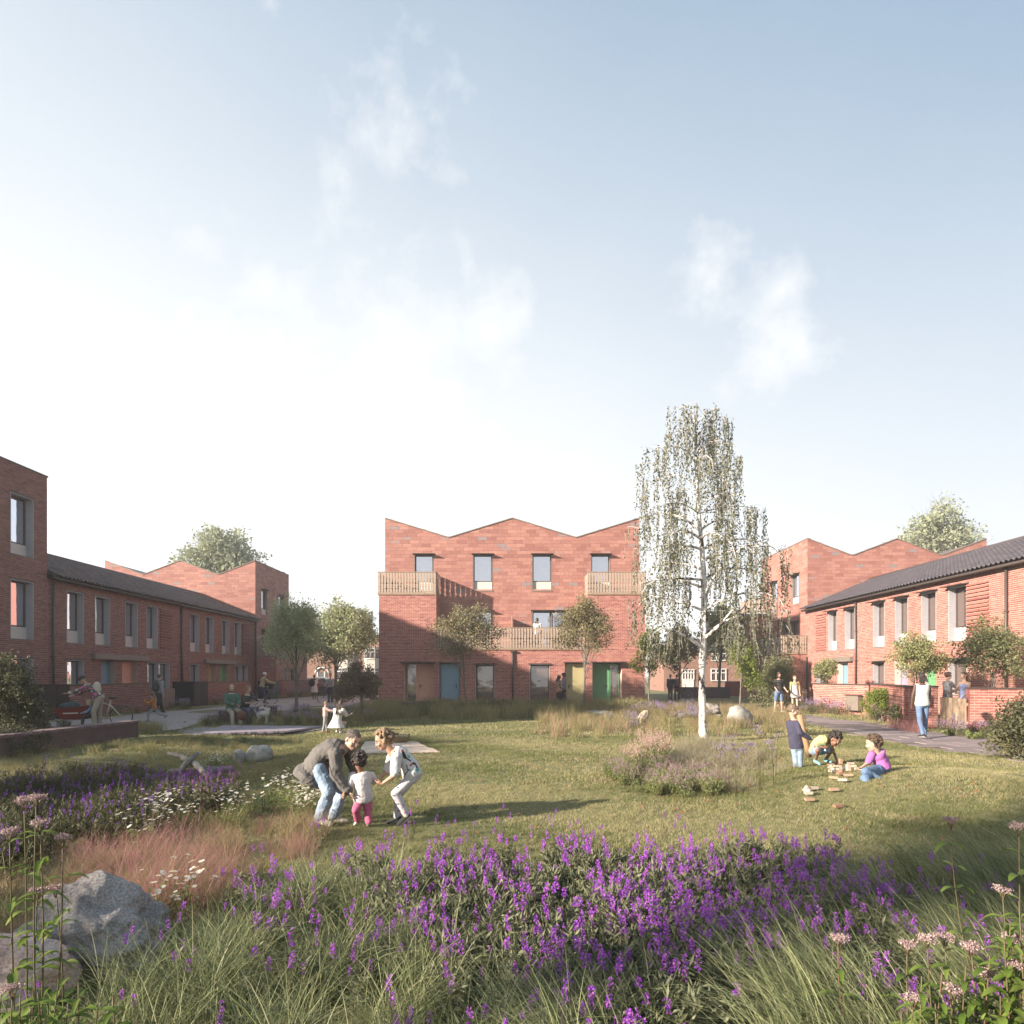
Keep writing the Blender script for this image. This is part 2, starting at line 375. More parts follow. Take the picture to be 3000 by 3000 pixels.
def slat_mesh(i, h):
    key = 'slat%d_%.2f' % (i, h)
    if key in MC: return MC[key]
    hw = .056; d = .026; notch = [(.20, .46), (.46, .46), (.30, .74), (.12, .12)][i]
    nz = sorted(set([.07] if i == 3 else list(notch))); side = [(hw, 0)]
    for q in nz:
        c = q*h; side += [(hw, c-.045), (hw-d, c-.018), (hw-d, c+.018), (hw, c+.045)]
    side.append((hw, h)); pts = side+[(-x, z) for x, z in reversed(side)]
    n = len(pts); v = [(x, .012, z) for x, z in pts]+[(x, -.012, z) for x, z in pts]
    f = [tuple(range(n)), tuple(reversed(range(n, 2*n)))]+[(k, n+k, n+(k+1) % n, (k+1) % n) for k in range(n)]
    m = MB(); m.add(v, f); MC[key] = m.mesh('slat', WOOD); return MC[key]
def railing(parent, fr, u0, u1, z0, z1, w=0.0, pitch=.152, ends=True, mat=None):
    """timber balustrade with notched slats standing on a trim band"""
    b = MB(); b.box(fr, u0, u1, w-.10, w+.012, z0, z0+.11); t = b.build('balustrade', WOOD2, parent)
    c = MB(); c.box(fr, u0, u1, w-.06, w+.02, z1-.03, z1); c.build('top_rail', WOOD2, t)
    p = MB(); p.box(fr, u0, u1, w-.06, w-.03, z0+.16, z0+.20); p.box(fr, u0, u1, w-.06, w-.03, z1-.14, z1-.10); p.build('cross_rail', WOOD2, t)
    n = int((u1-u0)/pitch); th = math.atan2(-fr.n.x, fr.n.y); off = ((u1-u0)-n*pitch)/2
    for i in range(n):
        o = bpy.data.objects.new('slat', slat_mesh(random.choice((0, 1, 2, 0, 1)), z1-z0-.145)); o.location = fr.P(u0+off+(i+.5)*pitch, w-.013, z0+.112); o.rotation_euler = (0, 0, th); lnk(o, t)
    return t
def downpipe(parent, fr, u, z0, z1, w=.06, r=.045, hopper=False):
    m = MB(); m.tube([fr.P(u, w, z0), fr.P(u, w, z1)], r, 10)
    o = m.build('downpipe', DARKM, parent)
    k = MB()
    for z in np.arange(z0+.8, z1, 1.6): k.box(fr, u-.06, u+.06, .0, w+r+.004, z, z+.035)
    if hopper: k.box(fr, u-.13, u+.13, .004, .16, z1, z1+.09)
    k.build('bracket', DARKM, o); return o

def zig(L, zl=9.17, zh=10.23):
    q = L/4; return [(0, zh), (q, zl), (2*q, zh), (3*q, zl), (L, zh)]
def zigroof(parent, fr, L, D, tops, mat=PANT):
    m = MB(); c = MB()
    for (a, za), (b, zb) in zip(tops, tops[1:]):
        P = [fr.P(a, .0, za-.03), fr.P(b, .0, zb-.03), fr.P(b, -D, zb-.03), fr.P(a, -D, za-.03)]
        m.quad(*P)
        c.add([fr.P(a, .04, za), fr.P(b, .04, zb), fr.P(b, -.2, zb), fr.P(a, -.2, za), fr.P(a, .04, za+.05), fr.P(b, .04, zb+.05), fr.P(b, -.2, zb+.05), fr.P(a, -.2, za+.05)],
              ((0, 1, 5, 4), (3, 7, 6, 2), (4, 5, 6, 7), (0, 3, 2, 1)))
    m.build('roof', mat, parent); c.build('coping', STONED, parent)

def pantile_roof(parent, p0, du, L, run, z0, z1, inward, mat, cap=300):
    """p0 eave start, du along the eave, inward horizontal direction up the slope"""
    tw, tl = .245, .36
    du = Vector((*du, 0)); inn = Vector((*inward, 0)); slope = Vector((inn.x*run, inn.y*run, z1-z0)); sl = slope.length; s = slope.normalized()
    nrm = du.cross(s); 
    if nrm.z < 0: nrm = -nrm
    ac = s.cross(nrm).normalized()        # right-handed across vector
    base = Vector((p0[0], p0[1], z0))
    u = MB(); vs = []; K = 8
    for end, zz in ((0, .0), (tl+.05, -.012)):
        for k in range(K+1):
            x = -tw/2+tw*k/K; vs.append((x, end, .04*math.sin(2*math.pi*k/K)+.04+(0.03 if end == 0 else 0)))
    for k in range(K+1):
        x, y, z = vs[k]; vs.append((x, y, z-.03))
    fs = [(k, k+1, K+2+k, K+1+k) for k in range(K)]+[(2*K+2+k, 2*K+3+k, k+1, k) for k in range(K)]
    MK = 'pant_'+mat.name
    u.add(vs, fs, True); me = u.mesh('pantile', mat); 
    rot = Matrix((ac, s, nrm)).transposed()
    b = MB(); q = -.015
    a0 = base+nrm*q; a1 = base+du*L+nrm*q
    b.quad(a0, a1, a1+slope, a0+slope)
    ro = b.build('roof', mat, parent)
    pos = []
    for r in range(int(math.ceil(sl/tl))):
        for k in range(int(L/tw)): pos.append(base+du*((k+.5)*tw)+s*(r*tl-.06)+nrm*random.uniform(0, .004))
    order = sorted(range(len(pos)), key=lambda i: (pos[i]-cam.location).length if vis(pos[i]) else 1e6)
    pick = set(order[:cap]); arr = []
    e = rot.to_euler()
    for i, p in enumerate(pos):
        if i in pick: o = bpy.data.objects.new('pantile', me); o.location = p; o.rotation_euler = e; lnk(o, ro)
        else: arr.append(p)
    lv = np.array(vs) @ np.array(rot).T; arr = np.array([tuple(p) for p in arr])
    V = (arr[:, None, :]+lv[None]).reshape(-1, 3); lp = (np.arange(len(arr))[:, None, None]*len(vs)+np.array(fs)[None]).reshape(-1)
    o = lnk(bpy.data.objects.new('pantile_rows', mesh_np('pantile_rows', V, lp, 4, [mat], smooth=True)), ro); o['kind'] = 'stuff'
    return ro

DOORC = dict(orange=flat('door_orange', (.78, .40, .29), .55, var=.05), blue=flat('door_blue', (.22, .36, .45), .5, var=.05), yellow=flat('door_yellow', (.46, .40, .21), .5, var=.05),
             green=flat('door_green', (.15, .38, .18), .5, var=.05), lilac=flat('door_lilac', (.35, .30, .42), .5, var=.05))

# ------------------------------------------------------------------ the block facing the camera
def central():
    b = thing('apartment_block', 'three storey red block facing the camera, zigzag roofline and four coloured doors', 'building', loc=(0, 0, 0))
    XL, XR, Y, YT = -7.23, 6.70, 34.8, 33.25; L = XR-XL
    m = Fr((XL, Y), (1, 0), (0, -1)); t = Fr((XL, YT), (1, 0), (0, -1)); U = lambda x: x-XL
    up = [(-5.63, -4.58, 5.9), (-2.42, -1.35, 6.27), (.82, 1.89, 6.27), (4.04, 5.09, 5.9)]
    mid = [(-3.47, -1.35), (.82, 2.93)]
    holes = [(U(a), U(c), z, 8.25, .2) for a, c, z in up]+[(U(a), U(c), 3.02, 5.16, .2) for a, c in mid]
    wall(b, m, L, 2.9, 10.23, holes, 'tile', top=zig(L), name='tiled_wall')
    for a, c, z in up: window(b, m, U(a), U(c), z, 8.25, 6.77, rec=.2, sill=z > 6, lining=STONED)
    for a, c in mid: window(b, m, U(a), U(c), 3.02, 5.16, 3.1, rec=.2, split=2, sill=False, lining=STONED)
    zigroof(b, m, L, 11, zig(L), PANT)
    s = MB(); s.mi = 0
    for (u, d) in ((0, 1), (L, 1)):
        s.quad(m.P(u, 0, 0), m.P(u, -11, 0), m.P(u, -11, 10.2), m.P(u, 0, 10.2))
    s.quad(m.P(0, -11, 0), m.P(L, -11, 0), m.P(L, -11, 9), m.P(0, -11, 9)); s.build('side_wall', TILE, b)
    # ground storey and the two towers
    gh = [(U(-5.89), U(-4.36), 0, 2.3, .55), (U(-4.08), U(-2.98), 0, 2.3, .3), (U(-2.19), U(-1.19), .3, 2.2, .2), (U(.66), U(1.71), .3, 2.2, .2), (U(2.50), U(3.56), 0, 2.3, .3), (U(3.94), U(5.47), 0, 2.3, .55)]
    wall(b, t, L, 0, 2.97, gh, 'brick', name='ground_floor_wall', back=False)
    tl = Fr((XL, YT), (1, 0), (0, -1)); tr = Fr((3.70, YT), (1, 0), (0, -1))
    wall(b, tl, 3.0, 2.972, 5.855, (), 'brick', name='tower_wall', back=False); wall(b, tr, 3.0, 2.972, 5.855, (), 'brick', name='tower_wall', back=False)
    for X, nx in ((-4.23, 1), (3.70, -1)):
        wall(b, Fr((X, YT), (0, 1), (nx, 0)), 1.55, 2.972, 5.855, (), 'brick', name='tower_side_wall', cap=0, back=False)
    for X, nx in ((XL, -1), (XR, 1)):
        wall(b, Fr((X, YT), (0, 1), (nx, 0)), 1.55, 0, 5.855, (), 'brick', name='tower_side_wall', cap=0, back=False)
    f = MB(); g = Fr((XL, YT), (1, 0), (0, -1))
    f.box(g, .02, 2.98, -1.53, -.02, 5.80, 5.86); f.box(g, L-2.98, L-.02, -1.53, -.02, 5.80, 5.86); f.box(g, 3.0, L-3.0, -1.53, -.02, 2.9, 2.98)
    f.build('balcony_floor', STONED, b)
    w = MB(); w.box(g, U(-6.4), U(-1.0), -1.5, -1.48, 0, 2.9); w.box(g, U(.5), U(5.9), -1.5, -1.48, 0, 2.9); w.build('inner_wall', MORTAR, b)
    door(b, t, U(-5.26), U(-4.44), .02, 2.2, DOORC['orange'], .5, (U(-5.80), U(-5.36)), -1, 'orange front door with a side light')
    door(b, t, U(-3.98), U(-3.08), .02, 2.2, DOORC['blue'], .28, None, 1, 'pale blue front door')
    door(b, t, U(2.60), U(3.46), .02, 2.2, DOORC['yellow'], .28, None, -1, 'mustard yellow front door')
    door(b, t, U(4.02), U(4.84), .02, 2.2, DOORC['green'], .5, (U(4.94), U(5.38)), 1, 'green front door with a side light')
    for a, c in ((-2.19, -1.19), (.66, 1.71)): window(b, t, U(a), U(c), .3, 2.2, .3, rec=.2, glass=GLASSD, hood=.12)
    h = MB(); h.box(t, U(-6.10), U(-4.26), .004, .42, 2.31, 2.345); h.box(t, U(3.84), U(5.68), .004, .42, 2.31, 2.345); h.box(t, U(-4.16), U(-2.9), .004, .14, 2.31, 2.335); h.box(t, U(2.42), U(3.64), .004, .14, 2.31, 2.335)
    h.build('canopy', DARKM, b)
    railing(b, tl, -.06, 3.0, 5.857, 7.06, .04); railing(b, tr, .0, 3.06, 5.857, 7.06, .04)
    railing(b, t, 3.005, L-3.005, 2.974, 4.15, .04)
    for X, nx in ((-4.23, 1), (3.70, -1), (XL-.06, -1), (XR+.06, 1)): railing(b, Fr((X, YT+.02), (0, 1), (nx, 0)), 0, 1.52, 5.857, 7.06, .0)
    d = MB(); d.box(t, U(-.31), U(-.26), -1.5, .03, 4.152, 4.75); d.box(t, U(-.31), U(-.26), -1.5, -.06, 2.99, 4.15); d.build('balcony_screen', WOOD, b)
    downpipe(b, t, U(-.23), .0, 2.86, .07, .05, True)
central()

# ------------------------------------------------------------------ terraces and end blocks
def end_block(sg, X0, D0, LB, label, near):
    """sg -1 on the left, +1 on the right; gable faces the camera, long front faces the green"""
    b = thing('apartment_block', label, 'building', group='tiled blocks at the ends of the terraces')
    Lg = 11.28; gf = Fr((X0, D0), (sg, 0), (0, -1)); tz = zig(Lg)
    wall(b, gf, Lg, 4.6, 10.23, (), 'tile', top=tz, name='tiled_gable')
    cf = Fr((X0, D0), (0, 1), (-sg, 0))
    w1 = (1.1, 2.25) if near else (1.15, 2.35); w2 = (4.6, 5.8)
    holes = [(*w1, 6.27, 8.25, .2), (*w2, 5.9, 8.25, .2), (w1[0]-.0, w1[1]+1.1, 3.02, 5.16, .2)]
    wall(b, cf, LB, 2.9, 10.23, holes, 'tile', name='tiled_front', back=False)
    window(b, cf, *w1, 6.27, 8.25, 6.77, hood=.34, lining=STONED); window(b, cf, *w2, 5.9, 8.25, 6.77, hood=.34, lining=STONED, sill=False)
    window(b, cf, w1[0], w1[1]+1.1, 3.02, 5.16, 3.1, split=2, hood=.34, lining=STONED, sill=False)
    m = MB(); q = Lg/4
    for (a, za), (c, zc) in zip(tz, tz[1:]): m.quad(gf.P(a, 0, za-.03), gf.P(c, 0, zc-.03), gf.P(c, -LB, zc-.03), gf.P(a, -LB, za-.03))
    m.build('roof', PANT, b)
    c = MB()
    for (a, za), (e, ze) in zip(tz, tz[1:]):
        c.add([gf.P(a, .04, za), gf.P(e, .04, ze), gf.P(e, -.2, ze), gf.P(a, -.2, za), gf.P(a, .04, za+.05), gf.P(e, .04, ze+.05), gf.P(e, -.2, ze+.05), gf.P(a, -.2, za+.05)], ((0, 1, 5, 4), (3, 7, 6, 2), (4, 5, 6, 7), (0, 3, 2, 1)))
    c.box(cf, 0, LB, -.2, .03, 10.232, 10.28); c.build('coping', STONED, b)
    s = MB(); s.quad(gf.P(0, -LB, 0), gf.P(Lg, -LB, 0), gf.P(Lg, -LB, 9.2), gf.P(0, -LB, 9.2)); s.quad(gf.P(Lg, 0, 0), gf.P(Lg, -LB, 0), gf.P(Lg, -LB, 10), gf.P(Lg, 0, 10)); s.build('side_wall', TILE, b)
    P = 1.57; Xp = X0-sg*P
    pf = Fr((Xp, D0), (0, 1), (-sg, 0))
    wall(b, pf, LB, 0, 2.97, [(1.5, 2.5, 0, 2.2, .3), (3.0, 3.9, .4, 2.2, .2)], 'brick', name='ground_floor_wall', back=False)
    door(b, pf, 1.6, 2.4, .02, 2.15, DOORC['lilac'], .28); window(b, pf, 3.0, 3.9, .4, 2.2, .4, glass=GLASSD, hood=.2)
    ef = Fr((X0, D0), (-sg, 0), (0, -1))
    wall(b, ef, P, 0, 2.97, (), 'brick', name='ground_floor_return', cap=0, back=False)
    wall(b, Fr((Xp, D0+4.6), (0, 1), (-sg, 0)), LB-4.6, 2.972, 5.855, (), 'brick', name='tower_wall', cap=0, back=False)
    wall(b, Fr((X0, D0+4.6), (-sg, 0), (0, -1)), P, 2.972, 5.855, (), 'brick', name='tower_side_wall', cap=0, back=False)
    wall(b, Fr((X0, D0+LB), (-sg, 0), (0, 1)), P, 0, 5.855, (), 'brick', name='tower_side_wall', cap=0, back=False)
    f = MB(); f.box(pf, .02, LB-.02, -P+.02, -.02, 2.9, 2.971); f.box(pf, 4.62, LB-.02, -P+.02, -.02, 5.8, 5.857); f.build('balcony_floor', STONED, b)
    railing(b, pf, 0, 4.58, 2.974, 4.15, .04); railing(b, ef, .02, P+.04, 2.974, 4.15, .04)
    railing(b, pf, 4.62, LB, 5.859, 7.06, .04); railing(b, Fr((X0, D0+4.6), (-sg, 0), (0, -1)), .02, P+.04, 5.859, 7.06, .04)
    downpipe(b, ef, .08, 0, 2.8, .07)
    return b
end_block(1, 18.27, 40.0, 7.5, 'zigzag roofed tiled block at the far end of the right terrace', False)
end_block(-1, -19.64, 47.68, 7.0, 'sunlit zigzag gable block behind the left terrace, in haze', True)

GLASSM = glassm('shaded_window_glass', (.8, .75, .75), .30, (.08, .06, .055))
LINW = flat('window_lining', (.44, .43, .46), .7, var=.05)
def terrace(sg, X0, D0, Dn, label, layn, units, ext):
    b = thing('terraced_houses', label, 'building')
    f = Fr((X0, D0), (0, -1), (-sg, 0)); L = D0-Dn; U = lambda d: D0-d
    holes = []; up = []; dn = []; pan = []; dr = []
    for off in units:
        for a, c in ext['up']: up.append((U(c+off), U(a+off)))
        for a, c, s in ext['dn']: dn.append((U(c+off), U(a+off), s))
        for a, c in ext['pan']: pan.append((U(c+off), U(a+off)))
    for a, c, col, hand in ext['doors']: dr.append((U(c), U(a), col, hand))
    ok = lambda q: q[0] > .15 and q[1] < L-.1
    up = [q for q in up if ok(q)]; dn = [q for q in dn if ok(q)]; pan = [q for q in pan if ok(q)]
    holes = [(a, c, 3.08, 5.35, .34) for a, c in up]+[(a, c, .85, 2.32, .3) for a, c, s in dn]+[(a, c, 0, 2.34, .42) for a, c, _, _ in dr]
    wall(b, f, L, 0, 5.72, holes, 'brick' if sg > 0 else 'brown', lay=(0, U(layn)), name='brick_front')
    for a, c in up: window(b, f, a, c, 3.08, 5.35, 3.64, rec=.34, hood=.34 if sg > 0 else .03, lining=LINW, glass=GLASSM if sg < 0 else GLASSD, oh=.10)
    for a, c, s in dn: window(b, f, a, c, .85, 2.32, .85, rec=.3, hood=.3 if sg > 0 else .03, split=s, lining=LINW, glass=GLASSD, oh=.08)
    for a, c, col, hand in dr: door(b, f, a+.06, c-.06, .02, 2.28, DOORC[col], .36, None, hand, col+' front door')
    for a, c in pan:
        me = None
        for k in range(15):
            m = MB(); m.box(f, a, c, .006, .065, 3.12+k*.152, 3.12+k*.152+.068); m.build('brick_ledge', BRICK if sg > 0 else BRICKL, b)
    g = MB(); g.tube([f.P(-.1, .30, 5.70), f.P(L, .30, 5.70)], .065, 8); g.box(f, -.1, L, .01, .27, 5.725, 5.775); g.build('gutter', DARKM, b)
    for off in units+[units[-1]-10.5]:
        u = U(ext['pipe']+off)
        if 0 < u < L: downpipe(b, f, u, 0, 5.66, .08, .05)
    ins = -f.n
    pantile_roof(b, (f.P(-.15, .36, 0).x, f.P(-.15, .36, 0).y), (0, -1), min(L, U(layn)+.5)+.15, 4.3, 5.80, 7.62, (ins.x, ins.y), PANT if sg < 0 else PANT2)
    k = MB(); z = 7.66
    k.quad(f.P(0, -3.94, z), f.P(L, -3.94, z), f.P(L, -8.6, 5.7), f.P(0, -8.6, 5.7)); k.build('rear_roof', PANT if sg < 0 else PANT2, b)
    r = MB(); r.tube([f.P(-.1, -3.94, 7.66), f.P(L, -3.94, 7.66)], .11, 8); r.build('ridge', PANT, b)
    s = MB(); s.quad(f.P(0, -8.5, 0), f.P(L, -8.5, 0), f.P(L, -8.5, 5.7), f.P(0, -8.5, 5.7)); s.quad(f.P(L, -.3, 0), f.P(L, -8.5, 0), f.P(L, -8.5, 5.7), f.P(L, -.3, 5.7))
    s.add([f.P(L, -.02, 5.72), f.P(L, -3.94, 7.6), f.P(L, -8.5, 5.7)], ((0, 1, 2),)); s.build('rear_wall', BRICK, b)
    if ext['lintel']:
        for a, c in ext['lintel']: m = MB(); m.box(f, U(c), U(a), .012, .20, 2.40, 2.66); m.build('porch_beam', STONED, b)
    return b, f, U
terrace(-1, -19.64, 47.68, 26.56, 'two storey brick terrace in shade on the left under a pantiled roof', 26.56, [0, 10.45],
        dict(up=[(27.7, 28.8), (29.57, 30.64), (31.84, 32.88), (33.67, 34.7)], dn=[(27.7, 28.8, 1), (33.75, 35.9, 2)], pan=[(34.95, 36.05)],
             doors=[(30.0, 31.06, 'blue', 1), (31.6, 32.9, 'orange', 1), (40.45, 41.5, 'yellow', 1), (42.0, 43.3, 'green', 1)], pipe=37.15, lintel=[(29.3, 33.6), (39.75, 44.05)]))
terrace(1, 18.27, 40.0, 14.0, 'sunlit red brick terrace on the right with deep hooded windows', 21.2, [0],
        dict(up=[(36.3, 37.3), (34.4, 35.4), (31.6, 32.6), (29.7, 30.7), (27.7, 28.7), (25.8, 26.9), (21.4, 22.4)],
             dn=[(31.6, 32.6, 1), (25.8, 26.9, 1), (37.4, 38.8, 1)], pan=[(37.6, 38.8), (24.6, 25.8+.0)],
             doors=[(35.1, 36.2, 'blue', 1), (29.7, 30.75, 'lilac', 1), (27.7, 28.75, 'green', 1)], pipe=34.15, lintel=[(34.5, 37.0)]))
def front_tower():
    b = thing('apartment_block', 'tall flat roofed brick tower cut off by the left edge', 'building')
    f = Fr((-19.64, 26.555), (0, -1), (1, 0)); U = lambda d: 26.555-d; L = 14.5
    ws = [(U(25.8), U(24.62), 6.38, 8.76), (U(25.8), U(24.62), 3.08, 5.40), (U(25.8), U(24.62), .85, 2.32)]
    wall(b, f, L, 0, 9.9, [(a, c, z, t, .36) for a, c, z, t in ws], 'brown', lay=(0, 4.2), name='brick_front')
    for a, c, z, t in ws: window(b, f, a, c, z, t, z+.5 if z > 1 else z, rec=.36, hood=.03, lining=LINW)
    m = MB(); m.quad(f.P(0, 0, 0), f.P(0, -10, 0), f.P(0, -10, 9.9), f.P(0, 0, 9.9)); m.quad(f.P(L, 0, 0), f.P(L, -10, 0), f.P(L, -10, 9.9), f.P(L, 0, 9.9)); m.quad(f.P(0, -10, 0), f.P(L, -10, 0), f.P(L, -10, 9.9), f.P(0, -10, 9.9)); m.build('side_wall', BRICK, b)
    r = MB(); r.quad(f.P(0, 0, 9.85), f.P(L, 0, 9.85), f.P(L, -10, 9.85), f.P(0, -10, 9.85)); r.build('roof', DARKM, b)
    c = MB(); c.box(f, -.03, L, -.3, .03, 9.902, 9.97); c.build('coping', DARKM, b)
    downpipe(b, f, -.25, 0, 5.6, .09, .05)
front_tower()
# ------------------------------------------------------------------ ground
def ground():
    n = 150
    xs = np.concatenate([np.linspace(-400, -30, 12)[:-1], np.linspace(-30, 30, 260), np.linspace(30, 400, 12)[1:]])
    ys = np.concatenate([np.linspace(-60, 0, 10)[:-1], np.linspace(0, 40, 220), np.linspace(40, 900, 30)[1:]])
    X, Y = np.meshgrid(xs, ys); Z = hgt(X, Y)-.004
    V = np.stack([X, Y, Z], -1).reshape(-1, 3); nx = len(xs); ny = len(ys)
    i, j = np.meshgrid(np.arange(nx-1), np.arange(ny-1)); a = (j*nx+i).ravel()
    lp = np.stack([a, a+1, a+nx+1, a+nx], -1).ravel()
    m, nn, l, p = newmat('lawn_soil')
    g = nn.new('ShaderNodeNewGeometry'); t = nn.new('ShaderNodeTexNoise'); t.inputs['Scale'].default_value = .8; t.inputs['Detail'].default_value = 8; l.new(g.outputs['Position'], t.inputs['Vector'])
    t2 = nn.new('ShaderNodeTexNoise'); t2.inputs['Scale'].default_value = 30; t2.inputs['Detail'].default_value = 4; l.new(g.outputs['Position'], t2.inputs['Vector'])
    ad = nn.new('ShaderNodeMath'); l.new(t.outputs[0], ad.inputs[0]); l.new(t2.outputs[0], ad.inputs[1])
    hf = nn.new('ShaderNodeMath'); hf.operation = 'MULTIPLY'; hf.inputs[1].default_value = .5; l.new(ad.outputs[0], hf.inputs[0])
    l.new(ramp(nn, l, hf.outputs[0], [(.12, .12, .045), (.18, .175, .06), (.24, .21, .09)], [.35, .5, .65]), p.inputs['Base Color']); p.inputs['Roughness'].default_value = 1
    o = lnk(bpy.data.objects.new('ground', mesh_np('ground', V, lp, 4, [m], smooth=True))); o['kind'] = 'structure'
ground()
# ------------------------------------------------------------------ plants
def blades(n, h, spread, lean, w, mats, seg=4, droop=.5, hv=.35, az=None, name='blades', azs=3.2, base=0.0):
    """n curved grass blades growing from one tuft"""
    V = np.zeros((n, seg*2+1, 3), dtype=np.float32)
    a = rng.uniform(0, 2*np.pi, n) if az is None else az+rng.normal(0, azs, n)
    r = spread*np.sqrt(rng.uniform(0, 1, n)); ph = rng.uniform(0, 2*np.pi, n)
    bx = r*np.cos(ph); by = r*np.sin(ph); H = h*(1-hv*rng.uniform(0, 1, n)); ln = lean*rng.uniform(.3, 1.2, n)
    dx, dy = np.cos(a), np.sin(a); ww = w*rng.uniform(.6, 1.2, n)
    tw = rng.uniform(0, np.pi, n)
    sx, sy = np.cos(tw), np.sin(tw)
    for k in range(seg+1):
        t = k/seg; out = H*ln*(t**1.7); z = H*(t-droop*ln*t**3*.6)+base
        cx, cy = bx+dx*out, by+dy*out
        if k < seg:
            q = ww*(1-t*.75)/2
            V[:, 2*k] = np.stack([cx-sx*q, cy-sy*q, z], -1); V[:, 2*k+1] = np.stack([cx+sx*q, cy+sy*q, z], -1)
        else: V[:, 2*k] = np.stack([cx, cy, z], -1)
    f = []
    for k in range(seg-1): f += [(2*k, 2*k+1, 2*k+3), (2*k, 2*k+3, 2*k+2)]
    f.append((2*seg-2, 2*seg-1, 2*seg)); f = np.array(f)
    lp = (np.arange(n)[:, None, None]*(2*seg+1)+f[None]).reshape(-1)
    mi = np.repeat(rng.integers(0, len(mats), n), len(f))
    return V.reshape(-1, 3), lp, mi
def src(name, parts):
    """join (V, loops, material index, mats) triangle soups into one unlinked source object"""
    Vs = []; Ls = []; Ms = []; mats = []; b = 0
    for V, lp, mi, mt in parts:
        Vs.append(V); Ls.append(np.asarray(lp)+b); Ms.append(np.asarray(mi)+len(mats)); mats += mt; b += len(V)
    return bpy.data.objects.new(name, mesh_np(name, np.concatenate(Vs), np.concatenate(Ls), 3, mats, np.concatenate(Ms)))
def leafsoup(P, size, up=.3, asp=.55, fold=.0, outward=None, jit=.35):
    """rhombic leaves at points P"""
    P = np.asarray(P, dtype=np.float32); n = len(P)
    d = rng.normal(size=(n, 3)); d[:, 2] -= up
    if outward is not None: d = d*.8+outward
    d /= np.linalg.norm(d, axis=1)[:, None]+1e-9
    q = rng.normal(size=(n, 3)); s = np.cross(d, q); s /= np.linalg.norm(s, axis=1)[:, None]+1e-9
    sz = (size*rng.uniform(1-jit, 1+jit, n))[:, None]
    a = P; c = P+d*sz; nb = np.cross(d, s); mid = P+d*sz*.45
    l = mid+s*sz*asp*.5+nb*sz*fold; r = mid-s*sz*asp*.5+nb*sz*fold
    V = np.stack([a, l, c, r], 1).reshape(-1, 3); f = np.array([[0, 1, 2], [0, 2, 3]])
    lp = (np.arange(n)[:, None, None]*4+f[None]).reshape(-1)
    return V, lp
def stem_soup(paths, r, seg=3):
    Vs = []; Ls = []; b = 0
    for pts in paths:
        pts = np.asarray(pts, dtype=np.float32); m = len(pts)
        for i in range(m):
            t = 1-.6*i/max(1, m-1)
            for k in range(seg):
                an = 2*np.pi*k/seg; Vs.append((pts[i][0]+math.cos(an)*r*t, pts[i][1]+math.sin(an)*r*t, pts[i][2]))
        for i in range(m-1):
            for k in range(seg):
                k2 = (k+1) % seg; A = b+i*seg+k; B = b+i*seg+k2; Ls += [A, B, B+seg, A, B+seg, A+seg]
        b += m*seg
    return np.array(Vs, dtype=np.float32), np.array(Ls)

def scatter(name, pts, scales, srcs, label, cat, idx=None, rot=None, tilt=None):
    pts = np.asarray(pts, dtype=np.float32); n = len(pts)
    me = bpy.data.meshes.new(name); me.vertices.add(n); me.vertices.foreach_set('co', pts.ravel())
    rot = rng.uniform(0, 2*np.pi, n) if rot is None else np.asarray(rot)
    e = np.zeros((n, 3), dtype=np.float32); e[:, 2] = rot; e[:, :2] = rng.normal(0, .06, (n, 2))
    if tilt is not None: e[:, :2] += tilt
    at = me.attributes.new('rotv', 'FLOAT_VECTOR', 'POINT'); at.data.foreach_set('vector', e.ravel())
    at = me.attributes.new('scl', 'FLOAT', 'POINT'); at.data.foreach_set('value', np.asarray(scales, dtype=np.float32))
    at = me.attributes.new('pick', 'INT', 'POINT'); at.data.foreach_set('value', (rng.integers(0, len(srcs), n) if idx is None else np.asarray(idx)).astype(np.int32))
    o = lnk(bpy.data.objects.new(name, me)); tag(o, label, cat, kind='stuff')
    ng = bpy.data.node_groups.new(name, 'GeometryNodeTree')
    ng.interface.new_socket('Geometry', in_out='INPUT', socket_type='NodeSocketGeometry'); ng.interface.new_socket('Geometry', in_out='OUTPUT', socket_type='NodeSocketGeometry')
    N = ng.nodes; l = ng.links; gi = N.new('NodeGroupInput'); go = N.new('NodeGroupOutput')
    mp = N.new('GeometryNodeMeshToPoints'); l.new(gi.outputs[0], mp.inputs[0])
    ip = N.new('GeometryNodeInstanceOnPoints'); l.new(mp.outputs[0], ip.inputs['Points'])
    gt = N.new('GeometryNodeGeometryToInstance')
    for s_ in reversed(srcs):
        oi = N.new('GeometryNodeObjectInfo'); oi.inputs['Object'].default_value = s_; oi.inputs['As Instance'].default_value = False; l.new(oi.outputs['Geometry'], gt.inputs[0])
    l.new(gt.outputs[0], ip.inputs['Instance']); ip.inputs['Pick Instance'].default_value = True
    def na(nm, ty):
        q = N.new('GeometryNodeInputNamedAttribute'); q.data_type = ty; q.inputs[0].default_value = nm; return q.outputs[0]
    l.new(na('pick', 'INT'), ip.inputs['Instance Index']); l.new(na('scl', 'FLOAT'), ip.inputs['Scale'])
    er = N.new('FunctionNodeEulerToRotation'); l.new(na('rotv', 'FLOAT_VECTOR'), er.inputs[0]); l.new(er.outputs[0], ip.inputs['Rotation'])
    l.new(ip.outputs[0], go.inputs[0])
    md = o.modifiers.new('scatter', 'NODES'); md.node_group = ng
    return o

